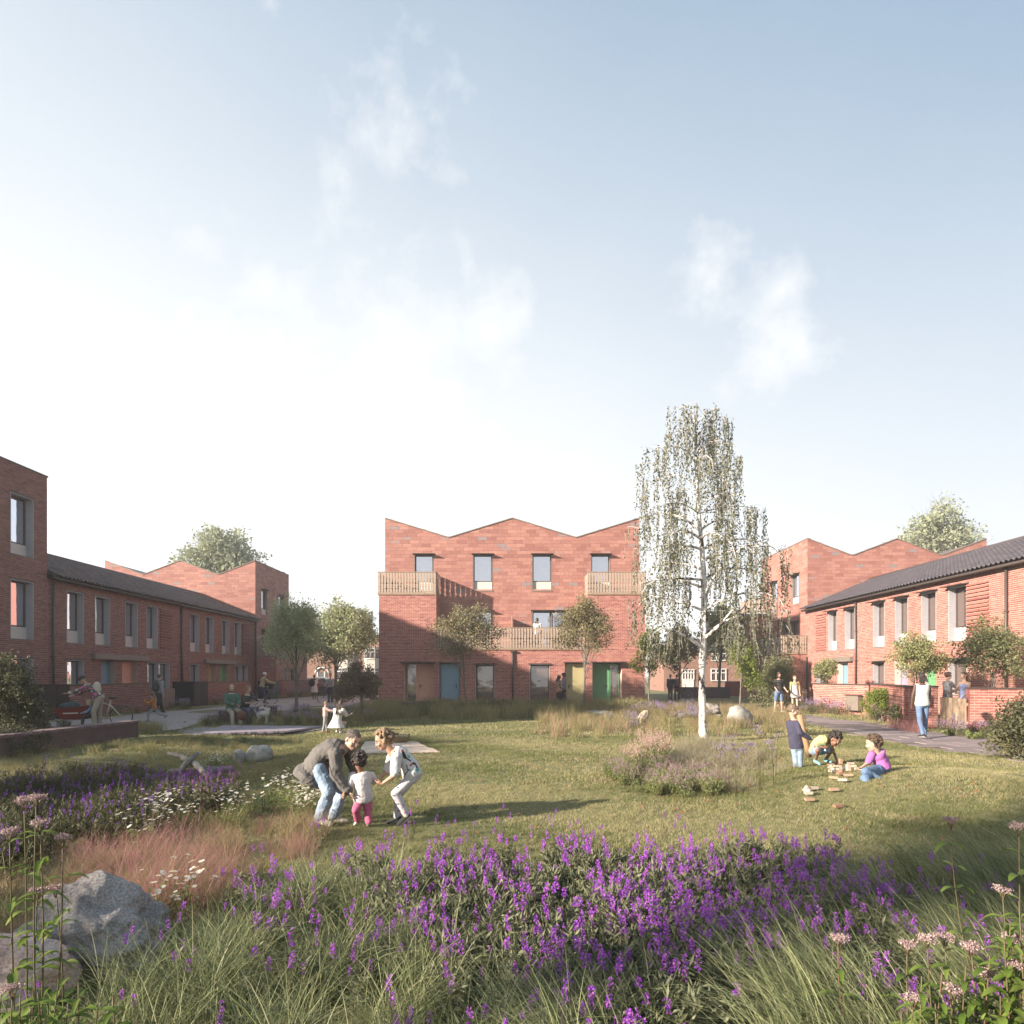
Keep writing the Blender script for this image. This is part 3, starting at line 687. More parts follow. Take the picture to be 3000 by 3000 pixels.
def inpoly(x, y, poly):
    c = np.zeros(len(x), dtype=bool); j = len(poly)-1
    for i in range(len(poly)):
        xi, yi = poly[i]; xj, yj = poly[j]
        k = ((yi > y) != (yj > y)) & (x < (xj-xi)*(y-yi)/((yj-yi) or 1e-9)+xi); c ^= k; j = i
    return c
def gpoly(poly): return [tuple(G(px, py).xy) for px, py in poly]
def sample(poly, dens, world=False, fall=None):
    """points inside an outline on the ground (outline given where the photograph shows it)"""
    wp = poly if world else gpoly(poly)
    xs = [p[0] for p in wp]; ys = [p[1] for p in wp]; A = (max(xs)-min(xs))*(max(ys)-min(ys)); n = int(A*dens)
    x = rng.uniform(min(xs), max(xs), n); y = rng.uniform(min(ys), max(ys), n); k = inpoly(x, y, wp); x = x[k]; y = y[k]
    if fall is not None:
        k = rng.uniform(0, 1, len(x)) < fall(x, y); x = x[k]; y = y[k]
    return np.stack([x, y, hgt(x, y)], -1)
def clump(P, s=1.3, th=.0, seed=0):
    v = np.sin(P[:, 0]*s*2.1+seed)+np.sin(P[:, 1]*s*2.7+1.7*seed)+np.sin((P[:, 0]+P[:, 1])*s*1.3+seed*.7)
    return P[v > th]

LG = leafm('lawn_grass', [(0.263, 0.286, 0.114), (0.419, 0.414, 0.166), (0.553, 0.488, 0.250), (0.683, 0.557, 0.374), (0.343, 0.356, 0.146)], .35)
DG = leafm('dry_grass', [(0.360, 0.300, 0.144), (0.480, 0.408, 0.216), (0.264, 0.252, 0.108), (0.576, 0.504, 0.312)], .35)
OG = leafm('olive_grass', [(0.224, 0.225, 0.075), (0.320, 0.290, 0.112), (0.432, 0.362, 0.165), (0.176, 0.174, 0.060)], .3)
SG = leafm('straw_blade', [(.30, .36, .14), (.46, .50, .25), (.15, .19, .07), (.10, .12, .045), (.58, .56, .34), (.24, .27, .12), (.38, .44, .20)], .3)
PKG = leafm('pink_grass', [(0.597, 0.245, 0.259), (0.730, 0.330, 0.345), (0.505, 0.269, 0.224), (0.664, 0.416, 0.380)], .4)
LAVL = leafm('lavender_leaf', [(0.176, 0.193, 0.107), (0.248, 0.259, 0.151), (0.123, 0.140, 0.070), (0.320, 0.323, 0.204)], .2)
PUR = leafm('purple_floret', [(0.447, 0.080, 0.800), (0.615, 0.140, 0.900), (0.313, 0.060, 0.620), (0.738, 0.200, 0.760), (0.470, 0.200, 0.480), (0.402, 0.100, 0.700)], .35)
LIL = leafm('lilac_floret', [(0.378, 0.270, 0.450), (0.473, 0.378, 0.522), (0.315, 0.243, 0.360)], .3)
PNK = leafm('pink_floret', [(.50, .20, .36), (.58, .30, .40), (.40, .10, .22), (.62, .42, .42)], .3)
WHT = leafm('white_petal', [(0.897, 0.874, 0.805), (0.950, 0.950, 0.897)], .3)
YEL = leafm('yellow_eye', [(.6, .42, .06), (.7, .5, .1)], 0)
GRL = leafm('green_leaf', [(0.091, 0.156, 0.033), (0.143, 0.234, 0.046), (0.208, 0.312, 0.065), (0.117, 0.182, 0.039)], .35)
STEM = leafm('stem', [(.16, .14, .07), (.12, .10, .05), (.20, .12, .08)], 0)
RST = leafm('rust_spike', [(.42, .12, .06), (.50, .18, .09)], .2)
BRN = leafm('brown_leaf', [(.16, .11, .065), (.22, .16, .09), (.12, .10, .05), (.19, .17, .08)], .25)

LG2 = leafm('lawn_grass_green', [(0.133, 0.177, 0.055), (0.206, 0.243, 0.078), (0.280, 0.284, 0.109), (0.339, 0.311, 0.157)], .35)
BRNG = leafm('worn_grass', [(.34, .27, .16), (.42, .33, .21), (.22, .20, .09)], .3)

def tuft(name, n, h, spread, lean, w, mats, **k):
    V, lp, mi = blades(n, h, spread, lean, w, mats, **k); return src(name, [(V, lp, mi, mats)])
def spike(x, y, z, h, r, n, up=1):
    """points along a flower spike"""
    t = rng.uniform(0, 1, n); a = rng.uniform(0, 2*np.pi, n); rr = r*(1-.75*t)**.8*(.4+.6*np.minimum(1, t*5))
    P = np.stack([x+rr*np.cos(a), y+rr*np.sin(a), z+t*h], -1); O = np.stack([np.cos(a), np.sin(a), np.full(n, .7)], -1)
    return P, O
def flowerbush(name, nst, h, spread, leafmat, flmat, nfl=3, fsz=.012, fh=.09, fr=.016, nl=18, lsz=.04, stemh=.75, asp=.22, ln=.35, fn=34):
    paths = []; LP = []; LO = []; FP = []; FO = []
    for i in range(nst):
        a = rng.uniform(0, 2*np.pi); r = spread*math.sqrt(rng.uniform()); x0, y0 = r*.35*math.cos(a), r*.35*math.sin(a)
        H = h*rng.uniform(.65, 1.05); x1, y1 = r*math.cos(a), r*math.sin(a)
        if i >= nfl: H *= .8
        pts = [(x0+(x1-x0)*t**1.3, y0+(y1-y0)*t**1.3, H*t) for t in np.linspace(0, 1, 4)]
        paths.append(pts)
        t = rng.uniform(.12, 1.0 if i >= nfl else stemh, nl); an = rng.uniform(0, 2*np.pi, nl)
        LP.append(np.stack([x0+(x1-x0)*t**1.3, y0+(y1-y0)*t**1.3, H*t], -1)); LO.append(np.stack([np.cos(an), np.sin(an), np.full(nl, 1.1)], -1))
        if i < nfl:
            P, O = spike(x1, y1, H*.93, fh*rng.uniform(.6, 1.25), fr, fn); FP.append(P); FO.append(O)
    V1, l1 = stem_soup(paths, .0022); V2, l2 = leafsoup(np.concatenate(LP), lsz, 0, asp, .03, np.concatenate(LO)*1.2)
    parts = [(V1, l1, np.zeros(len(l1)//3, int), [STEM]), (V2, l2, np.zeros(len(l2)//3, int), [leafmat])]
    if FP:
        V3, l3 = leafsoup(np.concatenate(FP), fsz, 0, .75, .12, np.concatenate(FO)); parts.append((V3, l3, np.zeros(len(l3)//3, int), [flmat]))
    return src(name, parts)
def daisybush(name, n, h, spread, r=.020):
    paths = []; V = []; L = []; M = []; b = 0
    for i in range(n):
        a = rng.uniform(0, 2*np.pi); q = spread*math.sqrt(rng.uniform()); x, y = q*math.cos(a), q*math.sin(a); H = h*rng.uniform(.6, 1.05)
        paths.append([(x*.5, y*.5, 0), (x*.8, y*.8, H*.6), (x, y, H)])
        tx, ty = rng.normal(0, .25, 2)
        c = (x, y, H); V.append(c); np_ = 10
        for k in range(np_*2):
            an = math.pi*k/np_; rr = r*(1 if k % 2 else .72); V.append((x+rr*math.cos(an), y+rr*math.sin(an), H+tx*rr*math.cos(an)+ty*rr*math.sin(an)+.003))
        for k in range(np_*2): L += [b, b+1+k, b+1+(k+1) % (np_*2)]; M.append(0)
        b0 = b+1+np_*2; V.append((x, y, H+.010))
        for k in range(6): an = math.pi*k/3; V.append((x+r*.3*math.cos(an), y+r*.3*math.sin(an), H+.004))
        for k in range(6): L += [b0, b0+1+k, b0+1+(k+1) % 6]; M.append(1)
        b = b0+7
    V1, l1 = stem_soup(paths, .002); lf = rng.normal(0, spread*.5, (n*6, 3)); lf[:, 2] = rng.uniform(.02, h*.6, n*6); V2, l2 = leafsoup(lf, .04, -.4, .3)
    return src(name, [(np.array(V, dtype=np.float32), np.array(L), M, [WHT, YEL]), (V1, l1, np.zeros(len(l1)//3, int), [STEM]), (V2, l2, np.zeros(len(l2)//3, int), [GRL])])

def lawn():
    s1 = [tuft('lawn_tuft', 16, .050, .055, .9, .0042, m_, seg=2) for m_ in ([LG], [LG, LG2], [LG2], [BRNG, LG])]
    s2 = [tuft('lawn_tuft', 22, .055, .11, .9, .008, m_, seg=2) for m_ in ([LG], [LG, LG2], [LG2], [BRNG, LG])]
    s3 = [tuft('lawn_tuft', 26, .06, .22, .8, .016, m_, seg=2) for m_ in ([LG], [LG, LG2], [LG2], [BRNG, LG])]
    def kind(P, b_):
        n_ = np.sin(P[:, 0]*1.1+np.sin(P[:, 1]*.9)*1.5)+np.sin(P[:, 1]*1.7+np.sin(P[:, 0]*.7)*2)+rng.normal(0, .75, len(P)); k_ = np.where(n_ > .8, 0, np.where(n_ > -.4, 1, 2))
        w_ = np.sin(P[:, 0]*3.1+1)*np.sin(P[:, 1]*2.3+P[:, 0])+.5*np.sin(P[:, 0]*7+P[:, 1]*5)+rng.normal(0, .25, len(P)); k_ = np.where((w_ > 1.12) | (rng.uniform(0, 1, len(P)) < .03), 3, k_); return k_+b_
    def reg(x0, x1, y0, y1, d):
        n = int((x1-x0)*(y1-y0)*d); x = rng.uniform(x0, x1, n); y = rng.uniform(y0, y1, n)
        k = np.abs(x) < y*.86+.6; x = x[k]; y = y[k]
        px = VX+x*F/y; py = HY+(EYE-hgt(x, y))*F/y
        bad = np.zeros(len(x), bool)
        for poly in NOGRASS: bad |= inpoly(px, py, poly)
        x = x[~bad]; y = y[~bad]; return np.stack([x, y, hgt(x, y)-.004], -1)
    A = reg(-6, 7, 4.3, 9.5, 330); B = reg(-11, 12, 9.5, 17, 105); C_ = reg(-20, 18, 17, 33, 30)
    P = np.concatenate([A, B, C_]); idx = np.concatenate([kind(A, 0), kind(B, 4), kind(C_, 8)])
    sc = rng.uniform(.6, 1.15, len(P))*(1+.25*np.sin(P[:, 0]*1.7+.6*np.sin(P[:, 1]))*np.sin(P[:, 1]*2.1))
    scatter('lawn_grass', P, sc, s1+s2+s3, 'short mown green lawn grass between the planting beds', 'grass', idx=idx)
PATH_L = [(1140, 2030), (1000, 2036), (800, 2048), (660, 2070), (560, 2080), (430, 2088), (350, 2100), (240, 2106), (60, 2125), (-200, 2140), (-200, 2215), (120, 2160), (395, 2110), (455, 2148), (530, 2136), (590, 2118), (610, 2096), (760, 2088), (900, 2078), (1010, 2070), (1090, 2050)]
PATH_R = [(2330, 2093), (2440, 2107), (2560, 2120), (2680, 2142), (2790, 2150), (2880, 2165), (3060, 2190), (3060, 2240), (2960, 2216), (2860, 2210), (2740, 2196), (2640, 2180), (2570, 2164), (2480, 2146), (2400, 2128), (2340, 2112)]
DECK = [(550, 2150), (640, 2131), (950, 2131), (915, 2148), (830, 2155), (575, 2155)]
NOGRASS = [PATH_L, PATH_R, DECK]

# ------------------------------------------------------------------ paths, deck, low walls
def flatsheet(name, poly, mat, dz):
    P = [(*p, gz(*p)+dz) for p in gpoly(poly)]
    import mathutils
    tri = mathutils.geometry.tessellate_polygon([[Vector(p) for p in P]])
    me = bpy.data.meshes.new(name); me.from_pydata(P, [], [tuple(t) for t in tri]); me.materials.append(mat); me.update()
    o = lnk(bpy.data.objects.new(name, me)); o['kind'] = 'structure'; return o
def gravelmat():
    m, n, l, p = newmat('gravel')
    g = n.new('ShaderNodeNewGeometry'); v = n.new('ShaderNodeTexVoronoi'); v.inputs['Scale'].default_value = 22; l.new(g.outputs['Position'], v.inputs['Vector'])
    sp = n.new('ShaderNodeSeparateColor'); l.new(v.outputs['Color'], sp.inputs[0])
    l.new(ramp(n, l, sp.outputs[0], [(.30, .25, .22), (.46, .40, .36), (.55, .49, .45), (.38, .32, .29)]), p.inputs['Base Color']); p.inputs['Roughness'].default_value = .95
    b = n.new('ShaderNodeBump'); b.inputs['Distance'].default_value = .03; l.new(v.outputs['Distance'], b.inputs['Height']); l.new(b.outputs[0], p.inputs['Normal'])
    return m
flatsheet('gravel_path', PATH_L, gravelmat(), .012)
PAVE = pieces('paving', [(.27, .215, .215), (.32, .26, .255), (.24, .19, .195), (.35, .28, .27)], .85)
flatsheet('path_bed', PATH_R, flat('sand_joint', (.17, .13, .12), .95), .006)
def slabs():
    """sawn slabs laid across the curving path on the right"""
    b = thing('paved_path', 'curving path of mauve grey paving slabs beside the right garden walls', 'path'); b['kind'] = 'structure'
    wp = gpoly(PATH_R); n = 0
    for i in range(-4, 40):
        for j in range(-2, 60):
            cx = 5.0+i*.92+(.46 if j % 2 else 0); cy = 11+j*.46
            q = [(cx-.45, cy-.22), (cx+.45, cy-.22), (cx+.45, cy+.22), (cx-.45, cy+.22)]
            if inpoly(np.array([cx]), np.array([cy]), wp)[0]:
                m = MB(); z = gz(cx, cy)+random.uniform(.016, .022)
                m.add([(x, y, z) for x, y in q]+[(x, y, z-.02) for x, y in q], ((0, 1, 2, 3), (0, 4, 5, 1), (1, 5, 6, 2), (2, 6, 7, 3), (3, 7, 4, 0)))
                m.build('paving_slab', PAVE, b); n += 1
slabs()
CORT = flat('weathered_steel', (.115, .07, .068), .75, var=.14, scale=3, bump=.1)
DECKM = pieces('deck_board', [(.34, .29, .33), (.40, .34, .38), (.30, .26, .29)], .8)
def deck():
    b = thing('footbridge', 'low mauve plank footbridge across the planted hollow on the left lawn', 'bridge')
    a0, a1, b1, b0 = G(590, 2155), G(840, 2155), G(945, 2132), G(655, 2132)
    z = .06; n = 26
    for i in range(n):
        t0, t1 = i/n, (i+.93)/n; m = MB(); e = random.uniform(-.05, .05)
        p = [a0.lerp(a1, t0), a0.lerp(a1, t1), b0.lerp(b1, t1), b0.lerp(b1, t0)]
        P = [(q.x, q.y+e, z+random.uniform(0, .004)) for q in p]
        m.add(P+[(x, y, z-.05) for x, y, _ in P], ((0, 1, 2, 3), (0, 4, 5, 1), (1, 5, 6, 2), (2, 6, 7, 3), (3, 7, 4, 0), (4, 7, 6, 5))); m.build('plank', DECKM, b)
    m = MB(); f = Fr((a0.x, a0.y), (a1.x-a0.x, a1.y-a0.y), (0, -1)); m.box(f, .1, (a1-a0).length-.1, -.12, -.02, z-.22, z-.055); m.build('beam', CORT, b)
    for (poly, lab) in (([(520, 2141), (585, 2133), (650, 2133), (585, 2156), (545, 2154)], 'w'), ([(850, 2154), (945, 2132), (1000, 2131), (930, 2140)], 'e')):
        flatsheet('paving', poly, DECKM, .02)
deck()
def lowwall(name, label, cat, pts, h, th, cap=.05, over=.04, capmat=None, mat=None, bricks=False):
    b = thing(name, label, cat)
    m = MB(); c = MB()
    for p, q in zip(pts, pts[1:]):
        p = Vector(p); q = Vector(q); d = (q-p); nn = Vector((d.y, -d.x)).normalized(); L = d.length; f = Fr(p, d, nn)
        m.box(f, 0, L, -th, 0, -.3, h); 
        if bricks:
            k = int(L/.115)
            for i in range(k): e = MB(); e.box(f, i*L/k, (i+.9)*L/k, -th-over, over, h+.001, h+cap+random.uniform(0, .006)); e.build('coping_brick', capmat, b)
        else: c.box(f, -over, L+over, -th-over, over, h+.002, h+cap)
    m.build('wall_face', mat or CORT, b)
    if not bricks: c.build('seat_top', capmat or DECKM, b)
    return b
CB = pieces('coping_brick', [(.17, .11, .12), (.22, .15, .15), (.14, .09, .10)], .8)
p0, p1 = G(405, 2160), G(20, 2222); d = (p1-p0).normalized()
lowwall('planter_wall', 'long dark red retaining wall capped with upright bricks, lower left', 'wall', [tuple((p1+d*1.5).xy), tuple(p0.xy)], .40, .32, .06, .03, CB, None, True)
q0, q1, q2 = G(640, 2118), G(700, 2118), G(812, 2098)
lowwall('bench', 'low mauve bench wall with two people seated on it', 'bench', [tuple(q0.xy), tuple(q1.xy)], .40, .62, .05, .05, PAVE)
lowwall('bench', 'second low bench block behind the seated woman, beside the gravel', 'bench', [(G(730, 2105).x, G(730, 2105).y), tuple(q2.xy)], .40, .55, .05, .05, PAVE)
lowwall('planter', 'dark mauve planter box in front of the orange and blue doors', 'planter', [tuple(G(1175, 2087).xy), tuple(G(1277, 2087).xy)], .42, 1.2, .02, .0, CORT)
lowwall('planter', 'small sunken mauve planter edge in the grass before the drainpipe', 'planter', [tuple(G(1488, 2088).xy), tuple(G(1528, 2088).xy)], .16, .8, .02, .0, CORT)

# ------------------------------------------------------------------ garden walls, gates, bin stores
def gwall(label, pts, z1, cap=300, group=None):
    b = thing('garden_wall', label, 'wall', group)
    for p, q in zip(pts, pts[1:]):
        p, q = Vector(p), Vector(q); d = q-p; n = Vector((d.y, -d.x)); 
        if n.dot(Vector((0, 0))-p) < 0: n = -n
        f = Fr(p, d, n); L = d.length
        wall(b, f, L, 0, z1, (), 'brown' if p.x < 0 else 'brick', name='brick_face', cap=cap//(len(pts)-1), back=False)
        wall(b, Fr(p-n.normalized()*.22, d, -n), L, 0, z1, (), 'brick', name='brick_face', cap=0, back=False)
        c = MB(); c.box(f, -.02, L+.02, -.25, .03, z1+.001, z1+.045); c.build('coping', DARKM, b)
        e = MB(); 
        for u in (0, L): e.quad(f.P(u, -.01, 0), f.P(u, -.21, 0), f.P(u, -.21, z1), f.P(u, -.01, z1))
        e.build('wall_end', BRICK, b)
    return b
gwall('shaded garden wall behind the cargo bike on the left', [(-17.0, 24.1), (-17.0, 29.4)], 1.25)
gwall('garden wall beyond the second bin store, left terrace', [(-17.0, 34.7), (-17.0, 40.4)], 1.25, 150)
gwall('farthest garden wall on the left, beyond the helmeted cyclist', [(-16.6, 45), (-16.2, 53)], 1.25, 60)
gwall('garden wall under the first right hand terrace windows', [(13.35, 29.0), (14.2, 25.7)], 1.24, 200)
gwall('garden wall with the letterbox beside the slatted gate', [(14.22, 25.6), (12.15, 19.9), (12.95, 19.55)], 1.28)
gwall('nearest garden wall on the right, cut by the frame', [(12.75, 17.9), (14.0, 17.6), (17.0, 17.4)], 1.26)
def gate(label, p, q, z1, n, mat, nm='slat'):
    b = thing('garden_gate', label, 'gate'); p, q = Vector(p), Vector(q); d = q-p; f = Fr(p, d, (d.y, -d.x)); L = d.length
    for i in range(n):
        m = MB(); m.box(f, i*L/n, (i+.8)*L/n, -.02, random.choice((0, .004)), .06, z1); m.build(nm, mat, b)
    m = MB(); m.box(f, 0, L, -.06, -.022, .25, .33); m.box(f, 0, L, -.06, -.022, z1-.2, z1-.12); m.build('cross_rail', mat, b)
GW = pieces('gate_slat', [(.50, .36, .24), (.60, .45, .31), (.44, .31, .21)], .75)
gate('pale timber slatted gate with two women standing behind it', (12.98, 19.5), (12.72, 18.0), .98, 14, GW)
gate('pale timber gate beside the woman in the white dress', (11.9, 29.6), (13.3, 29.1), 1.0, 12, GW)
gate('timber slatted gate in the left garden wall behind the backpacker', (-17, 29.5), (-17, 31.6), 1.0, 16, pieces('old_slat', [(.26, .19, .15), (.32, .24, .19)], .8))
BIN = flat('bin_store_metal', (.035, .028, .03), .6, .3, .1)
def binstore(label, x, y0, y1, h, d=.9):
    b = thing('bin_store', label, 'cabinet', group='dark bin stores by the left garden walls')
    f = Fr((x, y1), (0, -1), (1, 0)); L = y1-y0
    m = MB(); m.box(f, 0, L, -d, 0, 0, h); m.build('cabinet', BIN, b)
    t = MB(); t.box(f, -.03, L+.03, -d-.02, .04, h+.001, h+.04); t.build('lid', BIN, b)
    for a in (0.03, L/2+.02): m = MB(); m.box(f, a, a+L/2-.05, .002, .03, .06, h-.05); m.build('door', BIN, b)
    e = Fr((x, y0), (-1, 0), (0, -1)); m = MB(); m.box(e, .1, d-.1, .002, .02, .1, h-.05); m.box(e, .2, .55, .022, .035, h-.42, h-.14); m.build('side_panel', BIN, b)
binstore('nearest dark bin store, left of the cargo bike', -16.9, 22.6, 24.0, 1.27, 1.3)
binstore('dark bin store left of the seated couple', -16.8, 33.0, 34.5, 1.27, 1.1)
binstore('farthest dark bin store, beyond the cyclist', -16.7, 43.4, 44.6, 1.2, 1.0)
def smallbits():
    b = thing('letterbox', 'bronze letterbox on the wall beside the walking woman', 'letterbox'); f = Fr((12.2, 19.86), (.92, -.4), (-.4, -.92))
    m = MB(); m.box(f, .18, .56, .02, .16, .72, 1.02); m.build('box', STONED, b); m = MB(); m.box(f, .18, .56, .02, .19, 1.022, 1.05); m.build('lid', DARKM, b)
    t = thing('trellis', 'square wire mesh trellis on the garden wall right of the bush', 'trellis')
    p, q = Vector((13.05, 22.4)), Vector((12.2, 20.05)); d = q-p; f = Fr(p, d, (d.y, -d.x)); 
    if f.n.dot(-f.o) < 0: f.n = -f.n
    L = d.length; k = 0
    for i in range(15): m = MB(); m.tube([f.P(L*i/14, .05, .15), f.P(L*i/14, .05, .98)], .007, 4); m.build('wire', DARKM, t)
    for i in range(7): m = MB(); m.tube([f.P(0, .05, .15+i*.138), f.P(L, .05, .15+i*.138)], .007, 4); m.build('wire', DARKM, t)
    c = thing('meter_cabinet', 'small grey cabinet on the garden wall behind the round bush', 'cabinet'); f = Fr((13.9, 26.6), (.25, -1), (-1, -.25)); m = MB(); m.box(f, 0, .7, .01, .2, .2, .8); m.build('box', STONED, c); m = MB(); m.box(f, -.03, .73, .01, .23, .802, .84); m.build('lid', DARKM, c)
smallbits()

# ------------------------------------------------------------------ rocks and logs
from mathutils import noise
def rock(name, label, px0, px1, py0, py1, mat, depth=None, seed=0, rough=.22, D=None, lean=0, sub=4, flat_=0):
    if D is None: D = G((px0+px1)/2, py1-4).y
    w = (px1-px0)*D/F; h = (py1-py0)*D/F; d = depth or w*.75
    c = W((px0+px1)/2, py1, D); c.x *= (D+d*.3)/D; gzz = gz(c.x, c.y); c.z = min(c.z, gzz)
    bpy_m = bpy.data.meshes.new(name); import bmesh
    bm = bmesh.new(); bmesh.ops.create_icosphere(bm, subdivisions=sub, radius=1)
    for v in bm.verts:
        p = v.co.copy(); q = p*1.15+Vector((seed*3.1, seed*1.7, seed))
        f = 1+rough*1.2*noise.noise(q*.9)+rough*.5*noise.noise(q*2.3)+rough*.22*noise.noise(q*6)+rough*.08*noise.noise(q*15)
        cell = noise.voronoi(q*1.2)[0][0]; f += rough*.5*(cell-.4)
        p *= f
        if flat_ and p.z > flat_: p.z = flat_+(p.z-flat_)*.25
        v.co = Vector((p.x*w/2+lean*p.z*w/2, p.y*d/2, p.z*h/1.0*.62+h*.40))
    zt = max(v.co.z for v in bm.verts); xm = [v.co.x for v in bm.verts]; k = w/(max(xm)-min(xm)); cx = (max(xm)+min(xm))/2
    for v in bm.verts: v.co.z *= h/zt; v.co.x = (v.co.x-cx)*k
    for f in bm.faces: f.smooth = True
    bm.to_mesh(bpy_m); bm.free(); bpy_m.materials.append(mat)
    o = lnk(bpy.data.objects.new(name, bpy_m)); o.location = c+Vector((0, d*.3, 0)); tag(o, label, 'rock'); return o
def stonem(name, cols, moss=None, sc=3.0, bump=.6):
    m, n, l, p = newmat(name); tc = n.new('ShaderNodeTexCoord')
    a = n.new('ShaderNodeTexNoise'); a.inputs['Scale'].default_value = sc; a.inputs['Detail'].default_value = 10; a.inputs['Roughness'].default_value = .68; l.new(tc.outputs['Object'], a.inputs['Vector'])
    col = ramp(n, l, a.outputs[0], cols, [.3, .43, .55, .7][:len(cols)])
    sp = n.new('ShaderNodeTexNoise'); sp.inputs['Scale'].default_value = sc*32; sp.inputs['Detail'].default_value = 3; l.new(tc.outputs['Object'], sp.inputs['Vector'])
    mr = n.new('ShaderNodeMapRange'); l.new(sp.outputs[0], mr.inputs[0]); mr.inputs[1].default_value = .3; mr.inputs[2].default_value = .7; mr.inputs[3].default_value = .62; mr.inputs[4].default_value = 1.35
    hs = n.new('ShaderNodeHueSaturation'); l.new(col, hs.inputs['Color']); l.new(mr.outputs[0], hs.inputs['Value']); col = hs.outputs[0]
    if moss:
        g = n.new('ShaderNodeNewGeometry'); s = n.new('ShaderNodeSeparateXYZ'); l.new(g.outputs['Normal'], s.inputs[0])
        ad = n.new('ShaderNodeMath'); l.new(s.outputs[2], ad.inputs[0]); l.new(a.outputs[0], ad.inputs[1])
        k = n.new('ShaderNodeMapRange'); l.new(ad.outputs[0], k.inputs[0]); k.inputs[1].default_value = 1.05; k.inputs[2].default_value = 1.3
        mx = n.new('ShaderNodeMix'); mx.data_type = 'RGBA'; l.new(k.outputs[0], mx.inputs[0]); l.new(col, mx.inputs[6]); mx.inputs[7].default_value = (*moss, 1); col = mx.outputs[2]
    l.new(col, p.inputs['Base Color']); p.inputs['Roughness'].default_value = .9
    b = n.new('ShaderNodeBump'); b.inputs['Strength'].default_value = bump; b.inputs['Distance'].default_value = .03
    c = n.new('ShaderNodeTexNoise'); c.inputs['Scale'].default_value = sc*5; c.inputs['Detail'].default_value = 12; c.inputs['Roughness'].default_value = .75; l.new(tc.outputs['Object'], c.inputs['Vector'])
    l.new(c.outputs[0], b.inputs['Height']); l.new(b.outputs[0], p.inputs['Normal']); return m
GRANITE = stonem('granite', [(.16, .14, .135), (.32, .295, .28), (.46, .43, .41), (.56, .48, .45)], None, 2.6, .9)
PINKST = stonem('pink_granite', [(.42, .28, .24), (.66, .44, .36), (.68, .54, .47), (.72, .60, .54)], None, 2.2)
PALEST = stonem('pale_stone', [(.22, .21, .19), (.33, .32, .29), (.42, .40, .37)], None, 3)
MOSSY = stonem('mossy_stone', [(.16, .15, .14), (.27, .26, .25), (.36, .35, .33)], (.16, .17, .045), 4)
SANDST = stonem('sandstone', [(.36, .28, .17), (.50, .41, .27), (.60, .52, .38)], None, 3)
rock('boulder', 'large grey speckled granite boulder in the lower left corner', 48, 492, 2578, 2880, GRANITE, .62, 3, .34, D=3.5, sub=6, lean=-.1)
rock('boulder', 'pinkish boulder cut by the left frame, in front of the grey one', -170, 222, 2680, 2900, PINKST, .5, 5, .22, D=3.05, sub=5)
rock('boulder', 'smaller egg shaped pale stone left of its larger neighbour by the footbridge', 680, 722, 2196, 2236, PALEST, None, 2, .15)
rock('boulder', 'larger rounded pale stone below the footbridge', 718, 798, 2184, 2236, PALEST, None, 4, .18)
rock('mossy_rock', 'flat topped mossy rock among the purple flowers', 372, 452, 2267, 2306, MOSSY, None, 7, .2, flat_=.35)
rock('mossy_rock', 'small mossy rock right of the flat topped one', 450, 490, 2280, 2306, MOSSY, None, 8, .2)
rock('boulder', 'big rounded grey green boulder behind the boy in navy', 2128, 2204, 2066, 2130, PALEST, None, 9, .2)
rock('sandstone_rock', 'upright sandstone in the meadow left of the birch', 1864, 1902, 2080, 2126, SANDST, None, 11, .22, lean=.3)
rock('boulder', 'pale rock in the meadow between the bright tree and the birch', 1985, 2024, 2049, 2070, PALEST, None, 12, .2)
rock('sandstone_rock', 'yellow sandstone lump beside the flat stone', 1778, 1810, 2060, 2084, SANDST, None, 13, .2)
rock('flat_stone', 'low layered flat grey stone in the meadow', 1712, 1792, 2082, 2106, PALEST, None, 14, .12, flat_=.3)
rock('sandstone_rock', 'small pale lump in the meadow right of the flat stone', 1816, 1834, 2094, 2110, SANDST, None, 15, .15)
BARK = stonem('log_bark', [(.10, .085, .075), (.19, .165, .145), (.28, .25, .22)], None, 6)
PALEB = stonem('bleached_wood', [(.20, .17, .14), (.33, .29, .24), (.42, .38, .32)], None, 6)
def log(label, pts, rs, mat, name='fallen_log'):
    P = []
    for (px, py, D) in pts: P.append(W(px, py, D))
    Q = []; RR = []
    for i in range(len(P)-1):
        for k in range(5):
            t = k/5; q = P[i].lerp(P[i+1], t)+Vector([random.uniform(-.008, .008) for _ in range(3)]); Q.append(q); RR.append((rs[i]*(1-t)+rs[i+1]*t)*random.uniform(.88, 1.1))
    Q.append(P[-1]); RR.append(rs[-1]); m = MB(); m.tube(Q, RR, 9); o = m.build(name, mat); tag(o, label, 'log'); return o
log('low weathered log lying in the purple flowers at the left', [(155, 2352, 9.2), (290, 2340, 9.4), (405, 2324, 9.6)], [.05, .07, .03], BARK)
log('thick half hidden log under the crossed branches', [(490, 2262, 11.6), (600, 2260, 11.9), (685, 2252, 12.2)], [.05, .10, .05], BARK)
log('pale bare branch slanting down to the right over the log', [(492, 2207, 12.3), (530, 2215, 12.1), (575, 2240, 11.7), (612, 2282, 11.0), (628, 2296, 10.7)], [.03, .045, .055, .045, .03], PALEB, 'branch')
log('dark split branch rising over the pale branch', [(530, 2258, 11.6), (552, 2228, 11.7), (580, 2206, 11.9)], [.06, .05, .035], BARK, 'branch')
log('old log lying across the meadow behind the birch', [(1990, 2098, 22.5), (2050, 2092, 22.8), (2100, 2085, 23)], [.09, .11, .1], BARK)
log('upturned root end of the meadow log right of the birch', [(2070, 2064, 23.4), (2092, 2078, 23.1), (2112, 2098, 22.6)], [.08, .15, .10], BARK, 'tree_root')
